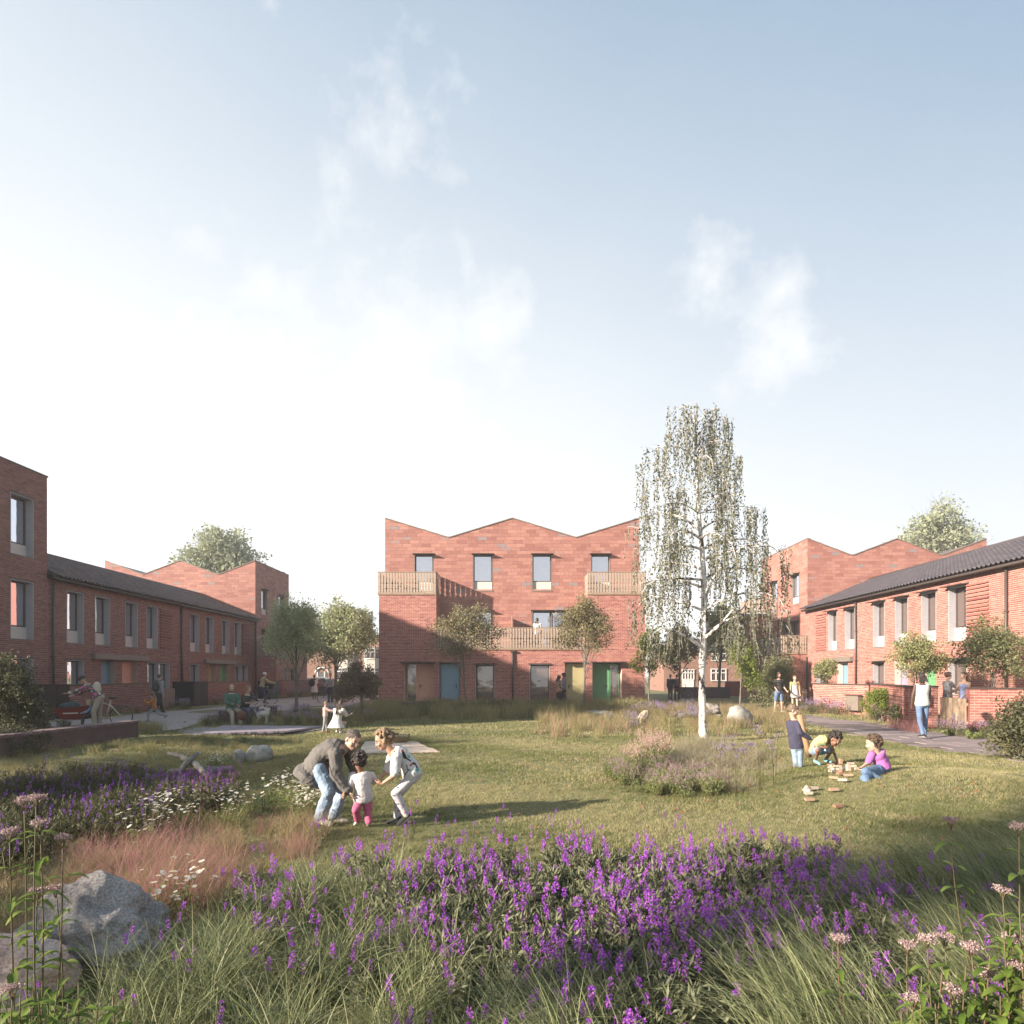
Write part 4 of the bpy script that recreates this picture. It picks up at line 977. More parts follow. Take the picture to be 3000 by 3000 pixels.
log('short upright stub of the root beside the grey green boulder', [(2098, 2090, 22.6), (2100, 2066, 22.7)], [.14, .08], BARK, 'tree_stump')
# ------------------------------------------------------------------ trees and shrubs
def curve_pts(a, b, bend, n=6):
    a, b = Vector(a), Vector(b); m = (a+b)/2+bend; return [a*(1-t)**2+m*2*t*(1-t)+b*t*t for t in np.linspace(0, 1, n)]
TRUNK = stonem('tree_bark', [(.09, .075, .06), (.16, .135, .11), (.23, .20, .165)], None, 8)
def tree(name, label, cat, base, D, box, leaves, lsz, mat, tr=.05, nl=16, group=None, base_y=None, flat_bottom=.2, multi=1, up=.1, sig=.5, sub=5, bark=None, spread=1.0, shell=.55, world=None, rag=.18):
    """trunk, limbs, twigs and leaf clumps filling the crown seen in the photograph at box=(x0,x1,y0,y1)"""
    x0, x1, y0, y1 = box
    t = thing(name, label, cat, group)
    c = W((x0+x1)/2, (y0+y1)/2, D); rx = (x1-x0)/2*D/F; rz = (y1-y0)/2*D/F; ry = rx*.9
    b = W(base, HY, D); b.z = gz(b.x, b.y)-.05
    if world: c = Vector(world[0]); rx = ry = world[1]; rz = world[2]; b = Vector((c.x, c.y, gz(c.x, c.y)))
    m = MB(); tips = []
    for s in range(multi):
        b2 = b+Vector((random.uniform(-.12, .12)*(multi > 1), random.uniform(-.12, .12)*(multi > 1), 0))
        top = Vector((c.x+random.uniform(-.3, .3)*rx*(1 if multi > 1 else .3), c.y+random.uniform(-.3, .3)*rx*(multi > 1), c.z+rz*.8))
        path = curve_pts(b2, top, Vector((random.uniform(-.1, .1)*rx, 0, 0)), 9); rr = [tr*(1-.85*(i/8)**.8)+.004 for i in range(9)]; rr[0] *= 1.25
        m.tube(path, rr, 7)
        for k in range(nl//multi):
            f = .25+.7*(k+.5)/(nl//multi); zlow = (c.z-rz-b.z)/(top.z-b.z); f = max(f, zlow*.82); idx = min(7, int(f*8)); o = path[idx].lerp(path[idx+1], f*8-idx)
            for _ in range(30):
                v = Vector([random.gauss(0, 1) for _ in range(3)]).normalized(); v.z = abs(v.z)*1.2-flat_bottom*2.2*random.random()
                rr_ = random.uniform(shell, 1.0); e = c+Vector((v.x*rx*rr_*spread, v.y*ry*rr_, v.z*rz*rr_))
                if e.z > o.z-.25*rz: break
            L = curve_pts(o, e, Vector((0, 0, .15*rz*random.random())), 6); r0 = tr*.38*(1-f*.5)
            m.tube(L, [r0*(1-.8*i/5) for i in range(6)], 5, False); tips.append((e, 1.0)); tips.append((L[3], .7))
            for q in range(sub):
                s0 = L[random.choice((2, 3, 4))]; e2 = e+Vector((random.gauss(0, .32)*rx, random.gauss(0, .32)*ry, random.gauss(0, .26)*rz))
                m.tube(curve_pts(s0, e2, Vector((0, 0, .05*rz)), 4), [r0*.4, r0*.3, r0*.2, r0*.1], 3, False); tips.append((e2, .9)); tips.append((s0.lerp(e2, .6), .6))
    m.build('trunk', bark or TRUNK, t)
    w = np.array([x[1]*random.uniform(.3, 1.4) for x in tips]); w /= w.sum(); TP = np.array([tuple(x[0]) for x in tips])
    cnt = rng.choice(len(tips), size=leaves, p=w); sg = sig*.24*min(rx, rz)
    P = TP[cnt]+rng.normal(0, 1, (leaves, 3))*sg*np.array([1, 1, .75])
    # pull stray leaves back into the crown
    q = (P-np.array(tuple(c)))/np.array([rx, ry, rz]); d = np.linalg.norm(q, axis=1); u_ = q/np.maximum(d, 1e-6)[:, None]; ph = rng.uniform(0, 6.28, 4)
    lim = 1.02+rag*np.sin(u_[:, 0]*4.2+ph[0])*np.sin(u_[:, 2]*5+ph[1])+.10*np.sin(u_[:, 0]*11+u_[:, 2]*9+ph[2])+.06*np.sin(u_[:, 1]*13+ph[3]); lim *= np.where(q[:, 2] > 0, 1-.22*np.abs(u_[:, 0])*np.clip(q[:, 2], 0, 1), 1)
    keep = d < lim+rng.exponential(.05, leaves); P = P[keep]
    P = P[P[:, 2] > b.z+.03]
    V, lp = leafsoup(P, lsz, up, .62, .08)
    lnk(bpy.data.objects.new('crown', mesh_np('crown', V, lp, 3, [mat])), t)
    return t
HBL = leafm('hornbeam_leaf', [(0.208, 0.186, 0.089), (0.297, 0.260, 0.127), (0.402, 0.342, 0.194), (0.178, 0.171, 0.075), (0.356, 0.297, 0.178)], .3)
GTL = leafm('fresh_tree_leaf', [(0.275, 0.306, 0.124), (0.399, 0.415, 0.180), (0.525, 0.505, 0.269), (0.210, 0.253, 0.101)], .35)
BGL = leafm('bright_tree_leaf', [(.24, .30, .05), (.32, .38, .08), (.18, .25, .045), (.38, .42, .12)], .45)
PTL = leafm('sun_tint_tree_leaf', [(.50, .56, .30), (.60, .64, .38), (.66, .66, .44), (.40, .46, .22)], .5)  # leaf tone lightened to stand in for sunlight this tree misses
STL = leafm('street_tree_leaf', [(.36, .42, .20), (.46, .50, .28), (.54, .56, .34), (.28, .34, .15)], .45)
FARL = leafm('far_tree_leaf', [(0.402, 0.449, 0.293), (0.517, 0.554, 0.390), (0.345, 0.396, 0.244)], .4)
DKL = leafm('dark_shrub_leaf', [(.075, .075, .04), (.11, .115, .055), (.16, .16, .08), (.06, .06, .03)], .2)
PRL = leafm('plum_shrub_leaf', [(0.204, 0.138, 0.096), (0.264, 0.192, 0.120), (0.168, 0.138, 0.078), (0.336, 0.240, 0.180)], .25)
SHL = leafm('shrub_leaf', [(0.180, 0.198, 0.084), (0.264, 0.276, 0.132), (0.132, 0.156, 0.060), (0.336, 0.336, 0.180)], .3)
tree('young_tree', 'young olive brown tree before the blue door, left of the drainpipe', 'tree', 1370, 28.5, (1238, 1480, 1775, 1998), 11500, .085, HBL, .055, 26)
tree('young_tree', 'young olive brown tree before the yellow door, right of the drainpipe', 'tree', 1712, 28.5, (1622, 1806, 1750, 1985), 11500, .085, HBL, .055, 26)
tree('young_tree', 'slender green tree on the gravel beside the left path', 'tree', 868, 27.5, (772, 950, 1738, 2005), 17000, .095, PTL, .075, 30, sub=6, sig=.6)
tree('street_tree', 'broad pale green tree before the far bay windowed house', 'tree', 985, 46, (850, 1118, 1765, 1992), 24000, .19, STL, .16, 34, shell=.35, sub=7, sig=.6)
tree('young_tree', 'small bright yellow green tree at the right corner of the central block', 'tree', 1900, 31, (1848, 1954, 1840, 2010), 7000, .09, BGL, .04, 20)
tree('young_tree', 'small bright green tree right of the birch trunk', 'tree', 2166, 28, (2122, 2226, 1868, 2055), 7000, .085, BGL, .045, 20)
tree('background_tree', 'dense green tree behind the birch, above the small white window', 'tree', 2105, 48, (2040, 2190, 1770, 1960), 9000, .19, GTL, .13, 20)
tree('background_tree', 'thin brownish tree behind, left of the birch trunk', 'tree', 1990, 47, (1938, 2050, 1830, 1990), 6500, .17, HBL, .12, 18)
tree('far_tree', 'pale hazy treetop rising behind the left gable block', 'tree', 655, 72, (532, 778, 1538, 1760), 10000, .34, FARL, .2, 34, shell=.45, rag=.34, sig=.55, sub=7)
tree('far_tree', 'pale hazy treetop rising behind the right terrace roof', 'tree', 2752, 62, (2645, 2858, 1480, 1700), 9000, .30, FARL, .2, 34, shell=.45, rag=.34, sig=.55, sub=7)
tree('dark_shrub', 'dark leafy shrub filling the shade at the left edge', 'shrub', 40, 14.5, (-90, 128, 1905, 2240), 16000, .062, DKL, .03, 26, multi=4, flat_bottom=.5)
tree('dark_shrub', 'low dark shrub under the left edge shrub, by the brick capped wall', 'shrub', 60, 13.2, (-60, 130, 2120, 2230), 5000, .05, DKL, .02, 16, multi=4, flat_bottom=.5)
tree('plum_shrub', 'plum brown shrub with several stems by the central block', 'shrub', 1062, 22.5, (978, 1112, 1940, 2100), 13000, .065, PRL, .022, 26, multi=5, flat_bottom=.5)
tree('dark_shrub', 'dark shrub cut by the right edge, on the path', 'shrub', 2990, 12.5, (2890, 3100, 2040, 2270), 9000, .06, DKL, .025, 24, multi=4, flat_bottom=.5)
tree('olive_shrub', 'tall olive hedge shrub behind the man in dark shirt', 'shrub', 2270, 30, (2196, 2350, 1925, 2110), 12000, .08, SHL, .03, 26, multi=5, flat_bottom=.5)
tree('wall_shrub', 'light green shrub against the far right ground floor window', 'shrub', 2425, 31.5, (2385, 2460, 1925, 2030), 5000, .08, GTL, .03, 16, multi=3)
tree('small_tree', 'leafy small tree rising behind the walking woman', 'tree', 2690, 23.5, (2602, 2768, 1850, 2030), 9000, .075, GTL, .035, 24, multi=2, flat_bottom=.4)
tree('small_tree', 'darker small tree behind the nearest right garden wall', 'tree', 2895, 20.5, (2800, 3010, 1820, 2040), 10000, .075, SHL, .04, 26, multi=2, flat_bottom=.4)
tree('round_bush', 'rounded yellow green bush at the foot of the right garden wall', 'shrub', 2576, 22.5, (2526, 2632, 2012, 2104), 7000, .055, BGL, .02, 20, multi=4, flat_bottom=.5)
tree('climbing_shrub', 'small shrub in front of the wire trellis', 'shrub', 2620, 20.3, (2604, 2640, 2058, 2120), 1500, .05, SHL, .012, 10, multi=3, flat_bottom=.5)

for lab, c_, r_, z_ in (('unseen tree added beyond the left edge, nearest the camera, to shade the boulders', (-12.6, -1.7, 3.3), 1.7, 1.0), ('tall unseen tree added beyond the left edge to shade the near right lawn', (-12.5, -3.9, 7.1), 1.9, 1.2),
                        ('unseen tree added beyond the left edge to shade the dark purple bed', (-16.3, 5.0, 4.0), 2.5, 1.9), ('unseen tree added beyond the left edge to shade the hollow by the footbridge', (-16.4, 8.3, 4.0), 2.2, 1.8)):
    tree('added_shade_tree', lab, 'tree', 0, 10, (0, 1, 0, 1), 5200, .16, GTL, .12, 22, 'unseen trees added outside the left edge for shade', world=(c_, r_, z_))  # unseen trees, added out of frame to cast shade on the foreground

def birch():
    t = thing('birch_tree', 'tall weeping silver birch with white trunk and hanging leaf strings', 'tree'); D = 15.6
    m, n, l, p = newmat('birch_bark'); g = n.new('ShaderNodeNewGeometry'); mp = n.new('ShaderNodeMapping'); mp.inputs['Scale'].default_value = (5, 5, 1.6); l.new(g.outputs['Position'], mp.inputs[0])
    a = n.new('ShaderNodeTexNoise'); a.inputs['Scale'].default_value = 1.5; a.inputs['Detail'].default_value = 8; a.inputs['Roughness'].default_value = .7; l.new(mp.outputs[0], a.inputs['Vector'])
    mp2 = n.new('ShaderNodeMapping'); mp2.inputs['Scale'].default_value = (4, 4, 40); l.new(g.outputs['Position'], mp2.inputs[0]); b = n.new('ShaderNodeTexNoise'); b.inputs['Scale'].default_value = 1.6; b.inputs['Detail'].default_value = 4; l.new(mp2.outputs[0], b.inputs['Vector'])
    mn = n.new('ShaderNodeMath'); mn.operation = 'MINIMUM'; l.new(a.outputs[0], mn.inputs[0])
    mb_ = n.new('ShaderNodeMath'); mb_.operation = 'ADD'; mb_.inputs[1].default_value = .10; l.new(b.outputs[0], mb_.inputs[0]); l.new(mb_.outputs[0], mn.inputs[1])
    l.new(ramp(n, l, mn.outputs[0], [(.05, .04, .035), (.16, .13, .12), (.74, .70, .66), (.90, .87, .83)], [.405, .44, .475, .62]), p.inputs['Base Color']); p.inputs['Roughness'].default_value = .8
    tp = [(2062, 2178), (2058, 2100), (2055, 2000), (2060, 1900), (2064, 1790), (2062, 1700), (2054, 1580), (2046, 1480), (2040, 1380), (2038, 1300), (2036, 1240), (2028, 1200)]
    P = [W(x, y, D+.02*i) for i, (x, y) in enumerate(tp)]; P[0].z = gz(P[0].x, P[0].y)-.05
    rs = [.115, .088, .082, .078, .072, .07, .055, .045, .035, .026, .018, .01]
    Q = []; RR = []
    for i in range(len(P)-1):
        for k in range(4): Q.append(P[i].lerp(P[i+1], k/4)+Vector((random.uniform(-.01, .01), 0, 0))); RR.append((rs[i]*(1-k/4)+rs[i+1]*k/4)*random.uniform(.95, 1.06))
    Q.append(P[-1]); RR.append(rs[-1]); mb = MB(); mb.tube(Q, RR, 12); mb.build('trunk', m, t)
    # limbs: (start y on trunk, elbow, end) in the photograph, depth offset of the end
    limbs = [(1870, (2110, 1840), (2150, 1787), -.3), (1850, (2120, 1850), (2190, 1775), .9), (1760, (2090, 1690), (2110, 1640), .5), (1740, (2100, 1660), (2185, 1600), -.9), (1720, (2010, 1705), (1958, 1690), .4), (1705, (2000, 1690), (1915, 1700), -.7),
             (1650, (2020, 1620), (1975, 1585), .9), (1620, (2000, 1590), (1920, 1600), -.5), (1560, (2110, 1500), (2160, 1540), .6), (1600, (2150, 1560), (2250, 1590), .3), (1640, (2180, 1600), (2265, 1600), -.4), (1540, (1990, 1500), (1920, 1500), .5), (1500, (1985, 1450), (1910, 1490), -.8),
             (1480, (2110, 1440), (2170, 1450), -.7), (1500, (2150, 1470), (2215, 1490), .7), (1420, (1990, 1370), (1925, 1400), .4), (1400, (2090, 1340), (2140, 1370), .8), (1350, (2000, 1290), (1935, 1310), -.5), (1330, (2080, 1270), (2140, 1300), -.4), (1290, (2010, 1240), (1965, 1270), .5),
             (1280, (2075, 1220), (2120, 1230), .3), (1240, (2010, 1190), (1990, 1196), -.2), (1250, (2060, 1210), (2100, 1196), .1), (1780, (2160, 1720), (2260, 1740), -.6), (1800, (1990, 1760), (1900, 1745), .6), (1900, (2000, 1850), (1935, 1840), -.4), (1880, (2150, 1780), (2270, 1800), .5), (1440, (2120, 1420), (2130, 1440), 0),
             (1700, (2130, 1640), (2240, 1680), 1.1), (1680, (1990, 1640), (1930, 1650), 1.0), (1460, (2000, 1420), (1960, 1440), 1.1), (1380, (2060, 1320), (2080, 1340), -1.0), (1590, (2080, 1540), (2130, 1580), -1.3), (1570, (2000, 1540), (1970, 1560), -1.2), (1310, (2060, 1260), (2090, 1280), .9)]
    bm = MB(); LP = []; SM = MB(); tb = sorted([(q.z, i) for i, q in enumerate(Q)])
    for (ys, el, en, dd) in limbs:
        el = (2050+(el[0]-2050)*.95, el[1]); en = (2050+(en[0]-2050)*.95, en[1])
        zs = EYE+(HY-ys)*D/F; s = min(Q, key=lambda q: abs(q.z-zs)); e1 = W(*el, D+dd*.5); e2 = W(*en, D+dd); r0 = .034 if ys > 1500 else .018
        if ys > 1840: r0 = .05
        path = []
        for k in range(7): a_ = k/6; path.append(s*(1-a_)**2+e1*2*a_*(1-a_)*1.0+e2*a_*a_)
        tipd = (e2-e1); tipd.z = -abs(tipd.length)*.5
        path += [e2+tipd*.35, e2+tipd*.6+Vector((0, 0, -.25))]
        bm.tube(path, [r0*(1-.85*i/8) for i in range(9)], 6, False)
        cent = [(path[random.randint(3, 8)], 0) for _ in range(3)]
        tw = []
        for k in range(10):
            o = path[random.randint(3, 8)]; a_ = random.uniform(0, 6.28); L = random.uniform(.12, .46)
            e = o+Vector((math.cos(a_)*L, math.sin(a_)*L, random.uniform(-.05, .3)*L)); bm.tube(curve_pts(o, e, Vector((0, 0, .12*L)), 4), [.006, .005, .004, .003], 3, False); tw.append((o, e))
        for (o, e) in tw:
            for q in range(3):
                s0 = o.lerp(e, random.uniform(.3, 1.05)); ln = random.uniform(.3, 1.25) if random.random() < .8 else random.uniform(1.2, 1.9); sway = Vector((random.gauss(0, .06), random.gauss(0, .06), 0)); n_ = int(ln/.042)
                if s0.z-ln < 1.9: ln = max(.2, s0.z-1.9); n_ = int(ln/.042)
                prev = s0
                for j in range(n_):
                    f = j/n_; q_ = s0+sway*f*f*ln*1.6+Vector((0, 0, -ln*f)); 
                    if random.random() < .9: LP.append((q_.x+random.gauss(0, .012), q_.y+random.gauss(0, .012), q_.z))
                bm.tube([s0, s0+sway*.4*ln+Vector((0, 0, -ln*.5)), s0+sway*1.5*ln+Vector((0, 0, -ln))], [.0025, .002, .0012], 3, False)
    bm.build('branch', m, t)['kind'] = 'stuff'
    V, lp = leafsoup(np.array(LP), .058, 1.7, .72, .05); print('birch leaves', len(LP))
    lm = leafm('birch_leaf', [(0.130, 0.140, 0.075), (0.200, 0.205, 0.120), (0.280, 0.280, 0.180), (0.090, 0.105, 0.045), (0.340, 0.330, 0.240)], .3)
    lnk(bpy.data.objects.new('crown', mesh_np('crown', V, lp, 3, [lm])), t)
birch()

# ------------------------------------------------------------------ planting
def plants():
    lav = [flowerbush('lavender_plant', 16, .31, .17, LAVL, PUR, 4, .0115, .072, .0092, 28, .05, fn=46) for _ in range(5)]
    lavs = [flowerbush('lavender_stem', 4, .34, .09, LAVL, PUR, 2, .0105, .068, .0080, 10, .04, fn=40) for _ in range(3)]
    fol = [flowerbush('grey_foliage', 20, .34, .17, LAVL, PUR, 0, nl=34, lsz=.055) for _ in range(3)]
    lg = [tuft('long_grass', 50, .68, .10, 1.0, .0052, [SG], seg=6, droop=.75, az=2.6, azs=.55) for _ in range(4)]
    lg2 = [tuft('long_grass', 46, .54, .12, .95, .0052, [SG], seg=6, droop=.7) for _ in range(4)]
    # foreground
    bed = [(-2.1, 4.6), (-1.2, 5.2), (.6, 5.6), (2.4, 5.4), (3.4, 4.6), (3.2, 3.2), (1.6, 2.3), (-.2, 2.2), (-1.1, 3.2)]
    core = [(-1.05, 4.5), (.2, 5.1), (2.1, 4.9), (2.5, 4.2), (1.6, 3.0), (.5, 2.7), (-.35, 3.0)]
    P1 = sample(core, 40, True, lambda x, y: np.clip(1.35-.33*(y-2.6), .33, 1)*np.clip(.62+.5*np.sin(x*4.1+y*2)*np.sin(y*3.3-x), .25, 1)); P2 = sample(bed, 10, True)
    P = np.concatenate([P1, P2]); scatter('lavender', P, rng.uniform(.75, 1.15, len(P)), lav, 'dense bed of purple flower spikes over grey foliage in the foreground', 'lavender')
    Pf = sample(core, 60, True); scatter('grey_foliage', Pf, rng.uniform(.7, 1.05, len(Pf)), fol, 'grey green foliage between the purple spikes', 'foliage')
    P3 = sample([(-2.6, 5.2), (-1.9, 6.3), (0, 6.9), (1.4, 6.0), (2.8, 5.6), (2.6, 5.0), (-1, 4.9)], 5.0, True); P3b = sample([(-2.2, 2.6), (-2.2, 4.4), (-.8, 4.6), (-.4, 2.4)], 9, True); P3c = sample([(1.5, 2.3), (2.3, 4.8), (4.2, 4.9), (3.6, 2.6)], 9, True)
    P3 = np.concatenate([P3, P3b, P3c]); scatter('scattered_lavender', P3, rng.uniform(.7, 1.1, len(P3)), lavs, 'single purple spikes straying into the lawn and long grass', 'lavender')
    G1 = sample([(.9, 2.2), (1.4, 3.4), (2.3, 4.4), (3.0, 5.0), (5.2, 5.3), (5.4, 2.2)], 24, True); G1b = sample([(.1, 2.1), (.2, 2.7), (1.2, 3.1), (1.6, 2.1)], 14, True)
    G1 = np.concatenate([G1, G1b]); n = len(G1)
    scatter('long_grass', G1, rng.uniform(.75, 1.15, n), lg, 'long straw green grass blades bending left in the right foreground', 'grass', rot=rng.normal(0, .25, n))
    G2 = sample([(-2.0, 2.2), (-2.0, 3.2), (-1.7, 4.4), (-.9, 4.9), (-.5, 3.6), (.6, 2.7), (.4, 2.0)], 26, True); n = len(G2)
    scatter('long_grass', G2, rng.uniform(.7, 1.1, n), lg2, 'long tangled grass in the left and middle foreground', 'grass')
    # left beds
    pk = [tuft('pink_tuft', 110, .44, .2, 1.0, .0022, [PKG, PKG, PKG, OG], seg=3) for _ in range(4)]
    P = sample([(-60, 2700), (0, 2600), (200, 2540), (500, 2470), (840, 2420), (930, 2450), (900, 2520), (720, 2600), (520, 2690), (330, 2790), (-60, 2900)], 24)
    k = hash_mask(P, .9); scatter('pink_grass', P, rng.uniform(.6, 1.1, len(P))*k, pk, 'airy salmon pink grass drifting behind the grey boulder', 'grass')
    og = [tuft('meadow_tuft', 70, .34, .15, .9, .0045, [OG, DG, OG], seg=3) for _ in range(4)]
    P = sample([(-60, 2560), (100, 2470), (560, 2420), (930, 2350), (960, 2440), (900, 2560), (700, 2660), (-60, 2800)], 10)
    scatter('meadow_grass', P, rng.uniform(.6, 1.1, len(P)), og, 'olive grass among the pink grass on the left', 'grass')
    dl = [flowerbush('purple_flower', 16, .38, .22, OLVL, PURD, 2, .011, .07, .008, 34, .05, fn=22) for _ in range(4)]
    P = sample([(-80, 2330), (100, 2290), (300, 2265), (460, 2290), (640, 2320), (620, 2400), (420, 2470), (250, 2530), (-80, 2620)], 17)
    scatter('purple_flowers', P, rng.uniform(.7, 1.1, len(P)), dl, 'dark bed of purple flower spikes around the fallen logs on the left', 'flowers')
    ml = [flowerbush('magenta_flower', 12, .36, .2, SHLL, PNKP, 2, .012, .075, .011, 24, .04, fn=22) for _ in range(3)]
    P = sample([(470, 2310), (640, 2290), (720, 2330), (640, 2400), (500, 2400)], 14); scatter('magenta_flowers', P, rng.uniform(.7, 1.0, len(P)), ml, 'pinkish purple flower spikes right of the mossy rocks', 'flowers')
    da = [daisybush('daisy_clump', 16, .34, .2) for _ in range(4)]
    P = sample([(330, 2480), (460, 2400), (640, 2360), (860, 2310), (930, 2340), (900, 2420), (640, 2440), (380, 2510)], 7); P = np.concatenate([P, sample([(520, 2250), (690, 2235), (690, 2262), (560, 2275)], 10), sample([(840, 2330), (930, 2290), (960, 2400), (880, 2420)], 13), sample([(400, 2660), (560, 2620), (580, 2700), (430, 2740)], 26)])
    scatter('daisies', P, rng.uniform(.7, 1.15, len(P)), da, 'white daisies drifting across the left planting', 'daisies')
    P = sample([(-80, 2220), (420, 2180), (560, 2160), (960, 2160), (900, 2260), (700, 2310), (430, 2290), (-80, 2330)], 9)
    scatter('bank_grass', P, rng.uniform(.35, .95, len(P)), og, 'rough olive grass on the bank of the hollow below the footbridge', 'grass')
    # middle distance
    mg = [tuft('verge_tuft', 60, .55, .22, .6, .011, [OG, OG, DG], seg=3) for _ in range(4)]
    dg = [tuft('dry_tuft', 70, .55, .26, .7, .010, [DG, DG, OG, PKG], seg=3) for _ in range(4)]
    fg = [tuft('feather_tuft', 80, .55, .16, 1.1, .0045, [DG, FEA, OG, FEA], seg=4, droop=.8, hv=.6) for _ in range(3)]
    lb = [flowerbush('lilac_bush', 26, .55, .32, SHLL, LIL, 22, .03, .14, .025, 10, .07, fn=12) for _ in range(3)]
    pb = [flowerbush('pink_flower_bush', 26, .5, .3, SHLL, PNK, 22, .03, .1, .025, 10, .07, fn=12) for _ in range(3)]
    P = sample([(1085, 2079), (1200, 2071), (1900, 2073), (1910, 2090), (1640, 2112), (1500, 2112), (1180, 2112), (1050, 2100)], 3.2); P = np.concatenate([P, sample([(1060, 2085), (1180, 2082), (1180, 2112), (1040, 2112)], 3)])
    scatter('verge_grass', P, rng.uniform(.8, 1.5, len(P)), mg, 'tall olive grass verge along the foot of the central block', 'grass')
    gm = [flowerbush('soft_mound', 30, .55, .42, SHLL, LIL, 0, nl=34, lsz=.07, asp=.4) for _ in range(3)]; P = sample([(1150, 2085), (1900, 2078), (1900, 2090), (1180, 2105)], .9); scatter('soft_shrubs', P, rng.uniform(.6, 1.3, len(P)), gm, 'soft leafy mounds among the verge grass of the central block', 'shrubs')
    P = sample([(1540, 2150), (1600, 2110), (1720, 2080), (2060, 2070), (2360, 2085), (2340, 2160), (2230, 2172), (1900, 2160), (1700, 2165)], 2.9); k = rng.uniform(0, 1, len(P)) < .55
    scatter('meadow_grass', P[k], rng.uniform(.6, 1.1, k.sum()), dg, 'dry tan and pink meadow grass around the rocks behind the birch', 'grass')
    scatter('meadow_grass', P[~k], rng.uniform(.5, 1.0, (~k).sum()), mg, 'green tufts among the dry meadow grass behind the birch', 'grass')
    P = sample([(1750, 2130), (1900, 2080), (2100, 2078), (2050, 2120), (1850, 2150)], .8); scatter('lilac_flowers', P, rng.uniform(.5, .9, len(P)), lb, 'soft lilac flowers in the meadow behind the birch', 'flowers')
    P = sample([(1800, 2275), (1870, 2215), (2050, 2200), (2200, 2205), (2330, 2225), (2290, 2270), (2150, 2320), (2060, 2335), (1900, 2310)], 14); P = clump(P, 2.2, -1.0, 2)
    P = np.concatenate([P, sample([(2080, 2250), (2320, 2215), (2345, 2240), (2280, 2300), (2120, 2335)], 8)]); P = P[rng.uniform(0, 1, len(P)) < .9]
    scatter('feather_grass', P, rng.uniform(.25, .8, len(P))*np.where(P[:, 0] > 3.6, .75, 1.05), fg, 'pale feathery grasses around the birch trunk', 'grass')
    P = np.concatenate([sample([(1950, 2225), (1985, 2182), (2140, 2180), (2230, 2215), (2200, 2250), (2050, 2270), (1960, 2250)], 24), sample([(2030, 2170), (2090, 2170), (2100, 2200), (2020, 2200)], 24)])
    scatter('feather_grass', P, rng.uniform(.45, 1.0, len(P)), fg, 'pale feathery grasses right at the foot of the birch trunk', 'grass')
    P = sample([(1775, 2265), (1840, 2230), (1980, 2260), (2130, 2310), (2080, 2350), (1900, 2335), (1790, 2300)], 17)
    sp = [flowerbush('pink_knotweed', 30, .26, .22, BRGL, PNK2, 14, .010, .05, .008, 10, .05, fn=16) for _ in range(3)]
    scatter('pink_flowers', P, rng.uniform(.7, 1.1, len(P)), sp, 'low dusty pink flower heads at the front of the birch bed', 'flowers')
    rp = [flowerbush('coral_flower', 34, .46, .26, BRGL, CORF, 28, .014, .14, .02, 12, .06, fn=20) for _ in range(2)]
    P = sample([(1830, 2235), (1900, 2215), (1960, 2225), (1945, 2275), (1860, 2275)], 6); scatter('coral_flowers', P, rng.uniform(.9, 1.2, len(P)), rp, 'coral and white flower clump at the left of the birch bed', 'flowers')
    for px, py, D, s in ((2105, 2325, 9.4, .9), (2190, 2325, 9.3, 1.0), (2130, 2330, 9.3, .9), (2230, 2315, 9.4, 1.05), (2160, 2325, 9.3, .8), (2270, 2300, 9.6, .85)):
        verbena(px, py, s, px)
    P = sample([(2100, 2330), (2290, 2270), (2330, 2245), (2300, 2300), (2180, 2330)], 2.5); ru = [flowerbush('rust_spike', 3, .42, .1, GRL, RST, 3, .012, .18, .012, 4, .05, fn=40) for _ in range(2)]
    scatter('rust_spikes', P, rng.uniform(.5, .85, len(P)), ru, 'rust red dock spikes along the right side of the birch bed', 'flowers')
    # right border
    P = sample([(2330, 2088), (2420, 2078), (2560, 2075), (2680, 2100), (2680, 2135), (2560, 2112), (2440, 2100), (2340, 2092)], 3.0); k = P[:, 0] > 99
    idx = rng.uniform(0, 1, len(P)); scatter('border_grass', P[idx < .5], rng.uniform(.6, 1.1, (idx < .5).sum()), dg, 'pale grasses along the foot of the right garden wall', 'grass')
    scatter('border_flowers', P[idx > .5], rng.uniform(.6, 1.1, (idx > .5).sum()), lb, 'lilac flowers along the foot of the right garden wall', 'flowers')
    P = sample([(2600, 2130), (2680, 2135), (2690, 2150), (2620, 2142)], 5); scatter('coral_grass', P, rng.uniform(.7, 1.0, len(P)), [tuft('coral_tuft', 90, .5, .25, .7, .009, [PKG], seg=3) for _ in range(2)], 'coral pink grass clump beside the walking woman', 'grass')
    P = sample([(2740, 2150), (2770, 2135), (2890, 2140), (2920, 2160), (2860, 2168), (2780, 2162)], 7); scatter('front_border', P, rng.uniform(.5, .8, len(P)), lb+pb+[flowerbush('ground_leaf', 24, .3, .3, BRGL, PUR, 0, nl=20, lsz=.08, asp=.6)], 'white, lilac and green border plants in front of the timber gate', 'flowers')
    P = sample([(2880, 2160), (3060, 2175), (3060, 2230), (2960, 2215)], 8); scatter('shade_grass', P, rng.uniform(.6, 1, len(P)), mg, 'dark grass under the shrub at the right edge', 'grass')
    # left borders along the terrace
    P = sample([(330, 2100), (440, 2086), (560, 2078), (560, 2070), (430, 2075), (330, 2088)], 3.5); P = np.concatenate([P, sample([(612, 2068), (730, 2057), (730, 2050), (612, 2060)], 3)])
    i = rng.uniform(0, 1, len(P)); scatter('shade_border', P[i < .6], rng.uniform(.6, 1.0, (i < .6).sum()), lb, 'lilac flowers in the shaded border of the left terrace', 'flowers')
    scatter('shade_foliage', P[i >= .6], rng.uniform(.6, 1.0, (i >= .6).sum()), mg, 'dark foliage in the shaded border of the left terrace', 'foliage')
